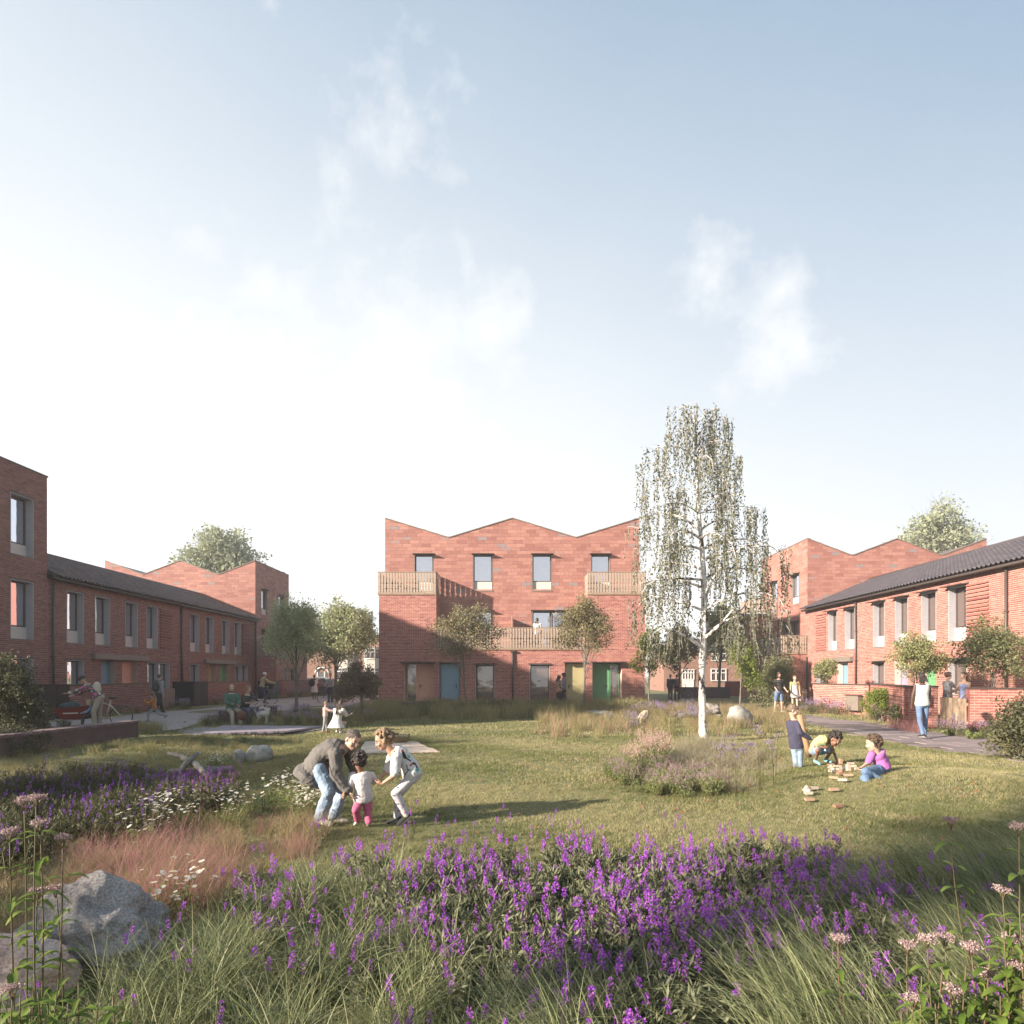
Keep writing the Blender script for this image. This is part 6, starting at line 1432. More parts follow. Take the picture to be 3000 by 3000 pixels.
def fk(px, D, yaw, H=1.75, lean=0, legL=(0, 0), legR=(0, 0), armL=(5, 8, 10), armR=(5, 8, 10), z=None, hip=None, headtilt=0, twist=0, ex=0, xyz=None):
    """joints of a standing, walking, sitting or riding figure"""
    k = H/1.75; a = R(yaw); fw = Vector((math.sin(a), math.cos(a), 0)); rt = Vector((fw.y, -fw.x, 0)); up = Vector((0, 0, 1))
    p = Vector(xyz) if xyz else W(px, HY, D); g = gz(p.x, p.y) if z is None else z
    O = Vector((p.x, p.y, 0)); J = {}
    l = R(lean); sp = up*math.cos(l)+fw*math.sin(l)
    J['pel'] = O.copy(); J['neck'] = O+sp*.54*k; J['head'] = J['neck']+(up*math.cos(l*.6+R(headtilt))+fw*math.sin(l*.6+R(headtilt)))*.17*k+fw*.025*k
    for s, sg, lg, ar in (('L', -1, legL, armL), ('R', 1, legR, armR)):
        J['hip'+s] = O+rt*sg*.085*k-up*.03*k; th = R(lg[0]); kn = J['hip'+s]+(-up*math.cos(th)+fw*math.sin(th))*.43*k+rt*sg*(lg[2] if len(lg) > 2 else .01)*k
        sh = th-R(lg[1]); an = kn+(-up*math.cos(sh)+fw*math.sin(sh))*.42*k; J['kn'+s] = kn; J['an'+s] = an; tp = R(lg[3]) if len(lg) > 3 else 0; J['to'+s] = an+(fw*math.cos(tp)-up*math.sin(tp))*.15*k-up*.045*k+rt*sg*.03*k
        tw = rt*math.cos(R(twist))+fw*math.sin(R(twist)); J['sh'+s] = J['neck']-sp*.07*k+tw*sg*.175*k
        af, ao = R(ar[0]), R(ar[1]); el = J['sh'+s]+(-up*math.cos(af)*math.cos(ao)+fw*math.sin(af)+rt*sg*math.sin(ao))*.29*k; ab = R(ar[0]+ar[2]); inw = R(ar[3]) if len(ar) > 3 else 0
        J['el'+s] = el; J['wr'+s] = el+(-up*math.cos(ab)+fw*math.sin(ab)*math.cos(inw)-rt*sg*math.sin(inw))*.25*k
    low = min(J['anL'].z, J['anR'].z)-.075*k; dz = g-low if hip is None else hip-J['pel'].z
    for q in J: J[q] = J[q]+Vector((0, 0, dz))
    return J, fw, k

C = dict(white=cloth('white', (.70, .68, .65)), jean=cloth('jean', (.14, .22, .36), .25), paleJ=cloth('pale_jean', (.30, .40, .52), .25), navy=cloth('navy', (.055, .055, .10)), black=cloth('black', (.025, .024, .026)), dkgrey=cloth('dark_grey', (.06, .058, .055)), grey=cloth('grey', (.32, .31, .32)),
         jacket=cloth('taupe', (.145, .132, .12), .1, 3), khaki=cloth('khaki', (.42, .36, .28)), tan=cloth('tan', (.46, .37, .20)), green=cloth('green', (.07, .15, .11)), orange=cloth('orange', (.48, .17, .035)), pinkT=cloth('magenta', (.50, .16, .46)), yellow=cloth('yellow', (.56, .56, .26)),
         rose=cloth('rose', (.56, .13, .24)), lilac=cloth('lilac_blue', (.30, .34, .55)), blue=cloth('sky', (.16, .26, .40)), cream=cloth('cream', (.60, .52, .42)), brightg=cloth('lime', (.20, .42, .06)), sand=cloth('sand', (.42, .30, .18)), red=cloth('red', (.45, .05, .08)), teal=cloth('teal_sandal', (.20, .46, .50)), shoeg=cloth('stone_shoe', (.45, .41, .36)), brownL=cloth('leather', (.17, .075, .045)), pale=cloth('pale_leggings', (.60, .58, .62)), pinkw=cloth('pale_pink', (.66, .48, .44)))
OR_ = cloth('print_orange', (.60, .14, .06)); BK_ = C['black']; GN_ = cloth('print_green', (.10, .42, .32)); PK_ = cloth('print_pink', (.60, .12, .28)); BL_ = cloth('print_blue', (.25, .40, .60))

# --- three children in the middle of the lawn
def T(x, y, d=0): return W(820+x*.2588, 2000+y*.2588, 7.0+d)
def tp(pts): return [(820+x*.2588, 2000+y*.2588) for x, y in pts]
J = dict(head=T(822, 650, 0), neck=T(735, 765, .02), mid=T(520, 790, .02), pel=T(420, 950, .02), hipL=T(425, 985, .10), hipR=T(440, 985, -.09), shR=T(625, 815, -.17), shL=T(790, 800, .16), elR=T(640, 1050, -.22), elL=T(860, 1010, .20), wrR=T(770, 1225, -.22), wrL=T(985, 1190, .02),
         knR=T(560, 1235, -.16), knL=T(715, 1215, .12), anR=T(440, 1530, -.10), anL=T(610, 1510, .14), toR=T(570, 1600, -.15), toL=T(760, 1575, .14), up=Vector((.35, 0, 1)), hdR=Vector((.45, -.1, -.85)), hdL=Vector((.35, -.5, -.8)))
person('boy in grey hooded coat and pale jeans bending over the toddler', J, .90, 'light', .96, (.66, -.60, -.46), 'crop', 'ash', [
    ('coat', 'jacket', [C['jacket'], C['black']], dict(sleeve=1.0, inf=.030, t0=-.1, hem=1.12, loose=.9, hood=True, disp=.034, paint=[(1, tp(p)) for p in ([(268, 925), (276, 925), (268, 1000), (259, 1000)], [(536, 880), (548, 880), (600, 1040), (700, 1170), (690, 1180), (588, 1050)], [(300, 1140), (560, 1005), (562, 1014), (305, 1152)])], ext=[(-.34, .215, .165), (-.2, .200, .155)])), ('sleeve_lining', 'trousers', C['paleJ'], dict(disp=.035, loose=1.35)), ('shoe', 'shoes', C['shoeg'])], .0062, face=True, curl=(.9, .75), pn=dict(R=Vector((.8, .4, .2)), L=Vector((-.6, -.6, .2))))
J = dict(head=T(905, 900, -.16), neck=T(918, 1008, -.14), mid=T(940, 1150, -.16), pel=T(945, 1300, -.14), hipL=T(905, 1325, -.14), hipR=T(985, 1325, -.12), shL=T(825, 1055, -.14), shR=T(1035, 1055, -.10), elL=T(790, 1165, -.22), elR=T(1075, 1130, -.06), wrL=T(730, 1245, -.27), wrR=T(1120, 1125, -.10),
         knL=T(862, 1435, -.20), knR=T(998, 1450, -.12), anL=T(880, 1545, -.10), anR=T(1004, 1575, -.14), toL=T(845, 1615, -.06), toR=T(1000, 1625, .0), hdL=Vector((-.3, -.1, -.9)))
TEE = [C['white'], PK_, BL_]
def speck(c, nn, px, py, mi):
    v = np.sin(px*1.9+np.sin(py*.8)*2)*np.sin(py*1.7+np.sin(px*.6)*2); mi = mi.copy(); mi[v > .74] = 1; mi[v < -.80] = 2; return mi
person('toddler with curly black hair, speckled white tee and rose leggings, back to camera', J, .50, 'brown', .84, (.05, 1, -.30), 'curly', 'dark', [
    ('tee', 'shirt', TEE, dict(sleeve=.40, inf=.020, t0=-.2, hem=1.1, disp=.018, paint=[speck])), ('leggings', 'trousers', C['rose'], dict(loose=1.3, disp=.015)), ('shoe', 'shoes', C['white'])], .0052, curl=(.3, .9))
J = dict(head=T(1172, 655, -.02), neck=T(1255, 790, 0), mid=T(1420, 880, .02), pel=T(1500, 1045, 0), hipL=T(1490, 1075, -.07), hipR=T(1480, 1070, .07), shL=T(1320, 850, -.13), shR=T(1270, 845, .12), elL=T(1300, 1045, -.19), elR=T(1215, 1000, .10), wrL=T(1165, 1140, -.16), wrR=T(1125, 1085, -.02),
         knL=T(1310, 1255, -.10), knR=T(1345, 1270, .10), anL=T(1435, 1500, -.06), anR=T(1325, 1520, .10), toL=T(1345, 1605, -.08), toR=T(1210, 1595, .10), hdL=Vector((-1, 0, .05)), up=Vector((-.3, 0, 1)))
tou = [(1, tp(p)) for p in ([(1370, 755), (1405, 755), (1408, 775), (1378, 782)], [(1465, 925), (1500, 905), (1500, 945), (1470, 950)], [(1370, 1075), (1405, 1050), (1410, 1065), (1378, 1085)])]+\
      [(2, tp(p)) for p in ([(1378, 782), (1405, 775), (1440, 850), (1425, 868), (1395, 850)], [(1440, 850), (1490, 885), (1480, 895), (1432, 866)], [(1500, 900), (1535, 905), (1578, 990), (1560, 995), (1530, 930), (1500, 925)], [(1428, 925), (1440, 925), (1450, 985), (1475, 965), (1462, 1000), (1440, 995)], [(1275, 768), (1312, 768), (1305, 785), (1275, 785)], [(1340, 1012), (1352, 1012), (1385, 1045), (1375, 1055)], [(1440, 1000), (1455, 1000), (1420, 1045), (1405, 1045)])]+\
      [(3, tp(p)) for p in ([(1440, 820), (1470, 825), (1475, 850), (1450, 850)], [(1525, 985), (1570, 965), (1575, 1000), (1535, 1010)], [(1462, 995), (1500, 980), (1502, 992), (1470, 1005)])]
bows = [(1, tp([(x-16, y-12), (x, y-3), (x+16, y-12), (x+14, y+10), (x, y+3), (x-14, y+10)])) for x, y in ((1335, 1185), (1290, 1280), (1335, 1375), (1350, 1450), (1355, 1530), (1420, 1340))]+[(2, tp([(x-15, y-9), (x, y-2), (x+15, y-9), (x+13, y+9), (x, y+3), (x-13, y+9)])) for x, y in ((1365, 1243), (1300, 1410), (1402, 1385), (1300, 1330), (1420, 1470))]
person('girl with curly fair hair tied back, white bird print tee and pale leggings', J, .76, 'tan', .92, (-.90, -.18, -.42), 'curlytail', 'fair', [
    ('tee', 'shirt', [C['white'], OR_, BK_, GN_], dict(sleeve=.42, inf=.022, t0=-.12, disp=.018, hem=1.05, loose=1.3, paint=tou)), ('leggings', 'trousers', [C['pale'], BK_, PK_], dict(inf=.009, loose=.8, disp=.006, paint=bows)), ('shoe', 'shoes', C['black'])], .0058, face=True, curl=(.6, .6), pn=dict(L=Vector((0, .6, .6)), R=Vector((0, -.5, .6))))

# --- three children with wooden blocks on the mound
def K(x, y, D): return W(2250+x*.2329, 2000+y*.2329, D)
b = 11.2
J = dict(head=K(312, 352, b), neck=K(322, 455, b), mid=K(335, 620, b-.02), pel=K(365, 790, b), hipL=K(335, 810, b+.02), hipR=K(395, 812, b), shL=K(285, 500, b+.02), shR=K(372, 510, b-.08), elL=K(330, 640, b+.12), elR=K(400, 630, b-.16), wrL=K(430, 560, b+.16), wrR=K(520, 700, b-.14), knL=K(350, 960, b+.03), knR=K(405, 950, b), anL=K(350, 1110, b+.05), anR=K(405, 1100, b+.03), toL=K(400, 1120, b), toR=K(450, 1120, b))
person('boy in navy sweater standing behind the mound holding a cardboard tube', J, .68, 'light', .92, (.85, -.25, -.42), 'short', 'sandy', [('sweater', 'shirt', C['navy'], dict(sleeve=1.0, inf=.020, t0=-.12, disp=.015)), ('jeans', 'trousers', C['paleJ'], dict(disp=.02))], .0075, face=True, curl=(.9, .6))
m = MB(); m.tube([K(395, 405, b-.10), K(440, 600, b-.12), K(490, 800, b-.10), K(520, 925, b-.05)], [.048, .048, .048, .05], 16); tag(m.build('cardboard_tube', flat('cardboard', (.46, .27, .15), .8)), 'long tan cardboard tube held upright by the boy in navy', 'tube')
b = 10.3
J = dict(head=K(835, 715, b-.05), neck=K(745, 735, b), mid=K(640, 740, b+.02), pel=K(590, 860, b+.05), hipL=K(600, 870, b-.06), hipR=K(620, 865, b+.14), shL=K(690, 780, b-.14), shR=K(730, 770, b+.16), elL=K(590, 800, b-.22), elR=K(830, 880, b+.10), wrL=K(700, 815, b-.26), wrR=K(868, 985, b-.02), knL=K(625, 850, b-.30), knR=K(810, 835, b-.05), anL=K(600, 975, b-.12), anR=K(730, 965, b+.05), toL=K(650, 1022, b-.22), toR=K(790, 995, b-.10), hdL=Vector((.8, -.2, .1)), hdR=Vector((.1, -.3, -.9)), up=Vector((.4, -.3, 1)))
person('child in yellow tee and denim shorts squatting over wooden blocks', J, .64, 'brown', 1.0, (.45, -.55, -.75), 'curly', 'dark', [('tee', 'shirt', C['yellow'], dict(sleeve=.42, inf=.018, t0=-.15, disp=.012)), ('shorts', 'shorts', C['paleJ'], dict(len=.36, inf=.02)), ('shoe', 'shoes', C['teal'])], .0075, face=True, curl=(.5, .7))
b = 9.0
J = dict(head=K(1325, 770, b), neck=K(1365, 870, b), mid=K(1395, 950, b+.02), pel=K(1450, 1060, b), hipL=K(1400, 1090, b-.08), hipR=K(1455, 1100, b+.06), shL=K(1305, 905, b-.02), shR=K(1440, 920, b+.02), elL=K(1255, 1010, b-.06), elR=K(1500, 1020, b+.25), wrL=K(1165, 1075, b-.16), wrR=K(1520, 1105, b+.35), knL=K(1225, 1120, b-.30), knR=K(1215, 1200, b-.42), anL=K(1400, 1225, b-.34), anR=K(1270, 1325, b-.5), toL=K(1460, 1265, b-.40), toR=K(1215, 1355, b-.55), hdL=Vector((-.9, -.2, -.2)))
person('boy in magenta tee and jeans lying on the grass, turned to the blocks', J, .66, 'light', .96, (-.80, .55, -.25), 'curly', 'brown', [('tee', 'shirt', C['pinkT'], dict(sleeve=.42, inf=.020, t0=-.1, disp=.012)), ('jeans', 'trousers', C['jean'], dict(disp=.025, loose=1.6)), ('shoe', 'shoes', C['navy'])], .0075, curl=(.3, .4))

def std(label, px, D, yaw, H, skin, hair, hairc, clothes, vox=.015, head=None, group=None, L=.3, hdz=-.05, look=None, hands=True, **kw):
    J, fw, k = fk(px, D, yaw, H, **kw); a = R(yaw if look is None else look)
    return person(label, J, k, skin, k, (math.sin(a), math.cos(a), hdz), hair, hairc, clothes, vox, hands=hands, group=group, L=L, face=D < 21), J, fw, k
def backpack(label, J, fw, k, mat, sag=0):
    t = thing('backpack', label, 'backpack'); c = (J['neck']+J['pel'])/2-fw*.19*k+Vector((0, 0, .02-sag)); f = Fr((c.x, c.y), (fw.y, -fw.x), (-fw.x, -fw.y)); m = MB()
    m.ell(c, (.15*k, .13*k, .22*k)); m.ell(c-Vector((0, 0, .08)), (.16*k, .15*k, .15*k)); m.build('bag', mat, t)
    for s in 'LR': q = MB(); q.tube([J['sh'+s].lerp(J['neck'], .45)-fw*.14*k, J['sh'+s].lerp(J['neck'], .45)+Vector((0, 0, .06*k)), J['sh'+s].lerp(J['neck'], .4)+fw*.13*k-Vector((0, 0, .06*k))], .018*k, 6); q.build('strap', mat, t)
# walking woman and the two at the gate
std('woman in white sleeveless top and blue jeans walking away on the path', 2702, 16.3, 8, 1.66, 'dark', 'braids', 'dark', [('top', 'shirt', C['white'], dict(sleeve=0, inf=.014, t0=-.15, hem=1.06, disp=.01)), ('jeans', 'trousers', C['jean'], dict(inf=.008, loose=.7)), ('shoe', 'shoes', C['black'])], .010, legL=(-14, 14, .03), legR=(10, 4, .03), armL=(4, 12, 8), armR=(14, 8, 20), L=.16)
std('woman in grey off shoulder top and sunglasses behind the timber gate', 2776, 19.9, 95, 1.70, 'light', 'bun', 'brown', [('top', 'shirt', C['grey'], dict(sleeve=.3, inf=.014)), ('skirt', 'shorts', C['dkgrey'], dict(len=.4)), ('shoe', 'shoes', C['black'])], .012, armL=(30, 8, 65), armR=(45, 8, 55))
m = MB(); q = W(2781, 1980, 19.75); m.box(Fr((q.x, q.y), (1, -.1), (.1, -1)), -.07, .05, .0, .02, q.z-.018, q.z+.018); tag(m.build('sunglasses', C['black']), 'black sunglasses worn by the woman behind the gate', 'sunglasses')
std('woman with long brown hair in pale blue dress behind the timber gate', 2826, 19.3, 262, 1.70, 'tan', 'long', 'brown', [('dress', 'dress', C['lilac'], dict(flare=.24, len=.8)), ('shoe', 'shoes', C['brownL'])], .012, armL=(20, 8, 25), armR=(30, 6, 50), L=.36)
std('man in dark shirt and denim shorts standing by the olive shrub', 2281, 28.2, 165, 1.76, 'light', 'short', 'brown', [('shirt', 'shirt', C['dkgrey'], dict(sleeve=.45, inf=.02)), ('shorts', 'shorts', C['jean'], dict(len=.42, inf=.02)), ('shoe', 'shoes', C['white'])], .015, armL=(8, 12, 40), armR=(8, 12, 40), legL=(4, 2, .05), legR=(-4, 4, .05), hdz=-.3)
std('woman in short white dress with tan jacket over her arm', 2328, 28.4, 180, 1.60, 'light', 'bun', 'fair', [('dress', 'dress', C['white'], dict(flare=.2, len=.55)), ('cardigan', 'shirt', C['tan'], dict(sleeve=.6, inf=.022, t0=.5)), ('shoe', 'shoes', C['white'])], .015, armL=(4, 10, 8), armR=(8, 10, 20), legL=(8, 2))
# left side
J, fw, k = fk(292, 19.8, 250, 1.72, lean=42, legL=(18, 22, .06), legR=(6, 8, .06), armL=(62, 6, 12), armR=(52, 10, 14))
FL = [C['green'], PK_, C['cream'], C['black']]
def floral(c, nn, px, py, mi):
    v = np.sin(c[:, 0]*38)+np.sin(c[:, 2]*41+c[:, 0]*9)+np.sin(c[:, 1]*35); mi = mi.copy(); mi[v > .8] = 1; mi[v < -.9] = 2; mi[(v > -.1) & (v < .25)] = 3; return mi
person('helmeted parent in flowered shirt leaning over the cargo bike', J, k, 'tan', k, (-.85, -.1, -.6), 'helmet', 'dark', [('shirt', 'shirt', FL, dict(sleeve=.95, inf=.022, paint=[floral])), ('trousers', 'trousers', C['khaki'], dict(inf=.02)), ('shoe', 'shoes', C['brownL'])], .014)
backpack('cream patterned backpack on the leaning parent', J, Vector((-.65, -.2, -.7)).normalized(), k*.8, C['cream'])
J, fw, k = fk(270, 19.75, 230, .95, lean=10, legL=(85, 80), legR=(85, 80), armL=(30, 8, 40), armR=(30, 8, 40), hip=.42)
person('small blond child in blue jacket sitting in the cargo bike box', J, k, 'light', .82, (-.6, -.6, -.2), 'short', 'blond', [('jacket', 'shirt', C['blue'], dict(sleeve=1, inf=.02)), ('trousers', 'trousers', C['dkgrey'])], .012)
std('laughing child in orange sweater running along the gravel path', 452, 22.4, 255, 1.05, 'light', 'long', 'brown', [('sweater', 'shirt', C['orange'], dict(sleeve=.9, inf=.022, t0=-.25)), ('trousers', 'trousers', C['grey'], dict(inf=.014)), ('shoe', 'shoes', C['black'])], .012, lean=10, legL=(42, 40, .02), legR=(-34, 42, .02, 30), armL=(40, 10, 95), armR=(-5, 14, 90), L=.12)
_, J, fw, k = std('person in pale jacket walking away towards the left terrace', 467, 27.5, 20, 1.70, 'light', 'short', 'brown', [('jacket', 'shirt', C['grey'], dict(sleeve=1, inf=.03)), ('trousers', 'trousers', C['black']), ('shoe', 'shoes', C['black'])], .018, legL=(20, 6), legR=(-16, 14), armL=(12, 8, 20), armR=(-10, 8, 20))
backpack('dark backpack worn by the person in the pale jacket', J, fw, k, C['dkgrey'])
J, fw, k = fk(679, 21.3, 140, 1.72, lean=-2, legL=(82, 70, .05), legR=(76, 62, .03), armL=(28, 6, 45, 25), armR=(30, 6, 50, 20), hip=.53)
person('elderly man in green jacket and khaki trousers seated on the low bench', J, k, 'light', k, (.55, -.75, -.1), 'bald', 'grey', [('jacket', 'shirt', C['green'], dict(sleeve=1, inf=.03, t0=-.12, collar=True)), ('trousers', 'trousers', C['khaki'], dict(inf=.016)), ('shoe', 'shoes', C['brownL'])], .012, curl=(.7, .7), face=True)
m = MB(); q = W(708, 2094, 21.0); m.ell(q, (.16, .13, .14)); m.ell(q-Vector((0, 0, .06)), (.15, .12, .12)); tag(m.build('handbag', C['brownL']), 'brown leather bag beside the knees of the elderly man', 'bag')
J, fw, k = fk(716, 21.9, 120, 1.64, lean=18, legL=(85, 82, .03), legR=(80, 88, .03), armL=(60, 14, 30), armR=(25, 6, 70, 20), hip=.52)
person('woman in dark top and grey jeans seated on the bench reaching to the dog', J, k, 'light', k, (.8, .2, -.25), 'curly', 'fair', [('top', 'shirt', C['dkgrey'], dict(sleeve=.55, inf=.022)), ('jeans', 'trousers', C['dkgrey'] if 0 else cloth('slate', (.13, .14, .18)), dict(inf=.012)), ('shoe', 'shoes', C['brownL'])], .012)
J, fw, k = fk(766, 35.5, 50, 1.75, lean=14, legL=(62, 70), legR=(20, 25), armL=(55, 10, 20), armR=(55, 10, 20), hip=.98)
person('cyclist in pale yellow jacket and white helmet riding away', J, k, 'light', k, (.7, .7, 0), 'short', 'dark', [('jacket', 'shirt', C['tan'], dict(sleeve=1, inf=.03)), ('trousers', 'trousers', C['navy']), ('shoe', 'shoes', C['black'])], .02)
q = J['head']; m = MB(); hair_(m, 'helmet', q, Vector((.7, .7, 0)), Vector((0, 0, 1)), Vector((.7, -.7, 0)), k*1.08); tag(m.build('helmet', C['white']), 'white cycle helmet on the rider in the pale yellow jacket', 'helmet')
std('toddler in pale pink top and grey leggings standing by the kneeling girl', 953, 18.7, 75, .90, 'light', 'bald', 'fair', [('top', 'shirt', C['pinkw'], dict(sleeve=.9, inf=.018)), ('leggings', 'trousers', C['grey'], dict(inf=.01)), ('shoe', 'shoes', C['red'])], .009, legL=(8, 4), legR=(-6, 6), armL=(50, 5, 20), armR=(60, 8, 20))
J, fw, k = fk(985, 18.4, 20, 1.35, lean=22, legL=(95, 128, .02), legR=(88, 130, .02), armL=(40, 8, 60), armR=(40, 6, 60))
person('long haired girl in white dress squatting beside the toddler, back to camera', J, k, 'light', k*1.05, (-.3, .9, -.2), 'long', 'brown', [('dress', 'dress', C['white'], dict(flare=.30, hem_to=tuple(J['pel']+Vector((0, 0, -.16))), sleeve=.4, inf=.03)), ('shoe', 'shoes', C['white'])], .010, L=.40)
std('woman in white dress with dark shoulder bag walking towards the far street', 921, 42, 350, 1.68, 'dark', 'short', 'dark', [('dress', 'dress', C['white'], dict(flare=.22, len=.85, sleeve=.35)), ('shoe', 'shoes', C['sand'])], .022, legL=(12, 6), legR=(-10, 10), armL=(10, 8, 10), armR=(5, 8, 80))
m = MB(); m.ell(W(913, 2000, 41.7), (.22, .12, .26)); tag(m.build('shoulder_bag', C['black']), 'black bag at the side of the woman in white by the far street', 'bag')
std('man in pale grey shirt standing with bicycles by the plum shrub', 968, 38, 180, 1.72, 'light', 'short', 'brown', [('shirt', 'shirt', C['grey'], dict(sleeve=.45)), ('trousers', 'trousers', C['navy']), ('shoe', 'shoes', C['black'])], .022, armL=(30, 8, 30), armR=(30, 8, 30))
std('person in lime green top and tan trousers astride a bicycle', 995, 39, 110, 1.76, 'tan', 'short', 'dark', [('top', 'shirt', C['brightg'], dict(sleeve=.45, inf=.02)), ('trousers', 'trousers', C['sand']), ('shoe', 'shoes', C['black'])], .022, lean=15, armL=(40, 8, 20), armR=(40, 8, 20), legL=(20, 15))
std('woman with long dark braids and patterned shawl by the ground floor window', 1637, 31.4, 60, 1.62, 'dark', 'long', 'dark', [('shawl', 'shirt', [C['cream'], OR_, C['brownL'], C['black']], dict(sleeve=.7, inf=.05, t0=-.25, paint=[floral])), ('trousers', 'trousers', C['black']), ('shoe', 'shoes', C['black'])], .018, armL=(20, 6, 20), armR=(10, 6, 10), L=.3)
std('bearded man in blue grey top walking beside the yellow door', 1651, 31.8, 80, 1.76, 'dark', 'short', 'dark', [('top', 'shirt', cloth('blue_grey', (.22, .24, .34)), dict(sleeve=.9, inf=.02)), ('trousers', 'trousers', C['navy']), ('shoe', 'shoes', C['white'])], .018, legL=(14, 4), legR=(-12, 10), armL=(10, 6, 10), armR=(-8, 6, 20))
std('person with black hair and white top on the first floor balcony', 1574, 33.8, 15, 1.68, 'dark', 'short', 'dark', [('top', 'shirt', C['white'], dict(sleeve=.45)), ('jeans', 'trousers', C['paleJ'])], .018, z=2.985)
_, J, fw, k = std('man in navy tee with brown rucksack by the dark far wall', 1983, 41, 0, 1.66, 'light', 'short', 'dark', [('tee', 'shirt', C['navy'], dict(sleeve=.45)), ('trousers', 'trousers', C['black']), ('shoe', 'shoes', C['black'])], .022, legL=(10, 4), legR=(-8, 8), armR=(30, 20, 10))
backpack('brown rucksack on the man in navy by the dark far wall', J, fw, k, C['brownL'])
std('person in navy jacket left of the man with the rucksack', 1964, 41.5, 20, 1.66, 'light', 'short', 'dark', [('jacket', 'shirt', C['navy'], dict(sleeve=1)), ('trousers', 'trousers', C['navy']), ('shoe', 'shoes', C['black'])], .022, legL=(8, 4), legR=(-8, 8))
finish_people()

# ------------------------------------------------------------------ bicycles, dog, picnic, blocks
TYRE = flat('tyre', (.03, .03, .03), .8); CHR = flat('bare_metal', (.45, .45, .45), .3, .8)
def wheelp(par, c, ax, r, spokes=14, w=.016):
    ax = nz(ax); e1 = nz(ax.cross(Vector((0, 0, 1)))); e2 = ax.cross(e1); P = lambda a, q: c+e1*math.cos(a)*q+e2*math.sin(a)*q
    m = MB(); m.tube([P(2*math.pi*i/28, r) for i in range(29)], w, 6, False); wo = m.build('wheel', TYRE, par)
    m = MB(); m.tube([P(2*math.pi*i/28, r-.02) for i in range(29)], .008, 4, False); m.tube([c-ax*.03, c+ax*.03], .02, 6); m.build('rim', CHR, wo)
    m = MB()
    for i in range(spokes): m.tube([c, P(2*math.pi*i/spokes, r-.02)], .0022, 3, False)
    m.build('spokes', CHR, wo)
def bike(label, x, y, yaw, mat, r=.335, basket=False, group=None, lean=0):
    t = thing('bicycle', label, 'bicycle', group); z0 = gz(x, y); a = R(yaw); fw = Vector((math.sin(a), math.cos(a), 0)); sd = Vector((fw.y, -fw.x, 0)); O = Vector((x, y, z0)); up = Vector((0, 0, 1))+sd*lean; P = lambda f, z: O+fw*f+up*z
    wheelp(t, P(-.5, r), sd, r); wheelp(t, P(.54, r), sd, r)
    m = MB(); 
    for p, q in (((-.1, .29), (-.26, .82)), ((-.1, .29), (.36, .72)), ((-.22, .74), (.35, .80)), ((-.5, r), (-.1, .29)), ((-.5, r), (-.24, .72)), ((.33, .88), (.54, r)), ((-.26, .82), (-.28, .93))): m.tube([P(*p), P(*q)], .016, 6)
    m.build('frame', mat, t)
    m = MB(); m.tube([P(.33, .88), P(.32, 1.0)], .012, 6); m.tube([P(.18, .98)+sd*.27, P(.32, 1.02)+sd*.12, P(.32, 1.02)-sd*.12, P(.18, .98)-sd*.27], .012, 6); m.build('handlebar', CHR, t)
    m = MB(); m.ell(P(-.30, .95), (.13, .09, .035), 10, 6); m.build('saddle', TYRE, t)
    m = MB(); m.tube([P(-.1, .29)-sd*.09, P(-.1, .29)+sd*.09], .05, 10); m.tube([P(-.1, .29)+sd*.09, P(.03, .2)+sd*.09], .008, 4); m.tube([P(-.1, .29)-sd*.09, P(-.23, .38)-sd*.09], .008, 4); m.build('crank', CHR, t)
    if basket: m = MB(); f = Fr((P(.45, 0).x, P(.45, 0).y), fw, sd, z0); m.box(f, 0, .3, -.18, .18, .75, 1.0); m.build('basket', TYRE, t)
    return t
q = W(767, HY, 35.5); bike('bicycle ridden by the person in the pale yellow jacket', q.x, q.y, 50, flat('bike_black', (.03, .03, .035), .4))
q = W(975, HY, 37.5); bike('black bicycle with front basket beside the man in the grey shirt', q.x, q.y, 250, MC['bike_black'], basket=True)
q = W(998, HY, 38.6); bike('second dark bicycle under the person in lime green', q.x, q.y, 100, MC['bike_black'])
q = W(1995, HY, 41); bike('dark bicycle held by the man with the brown rucksack', q.x, q.y, 75, MC['bike_black'])
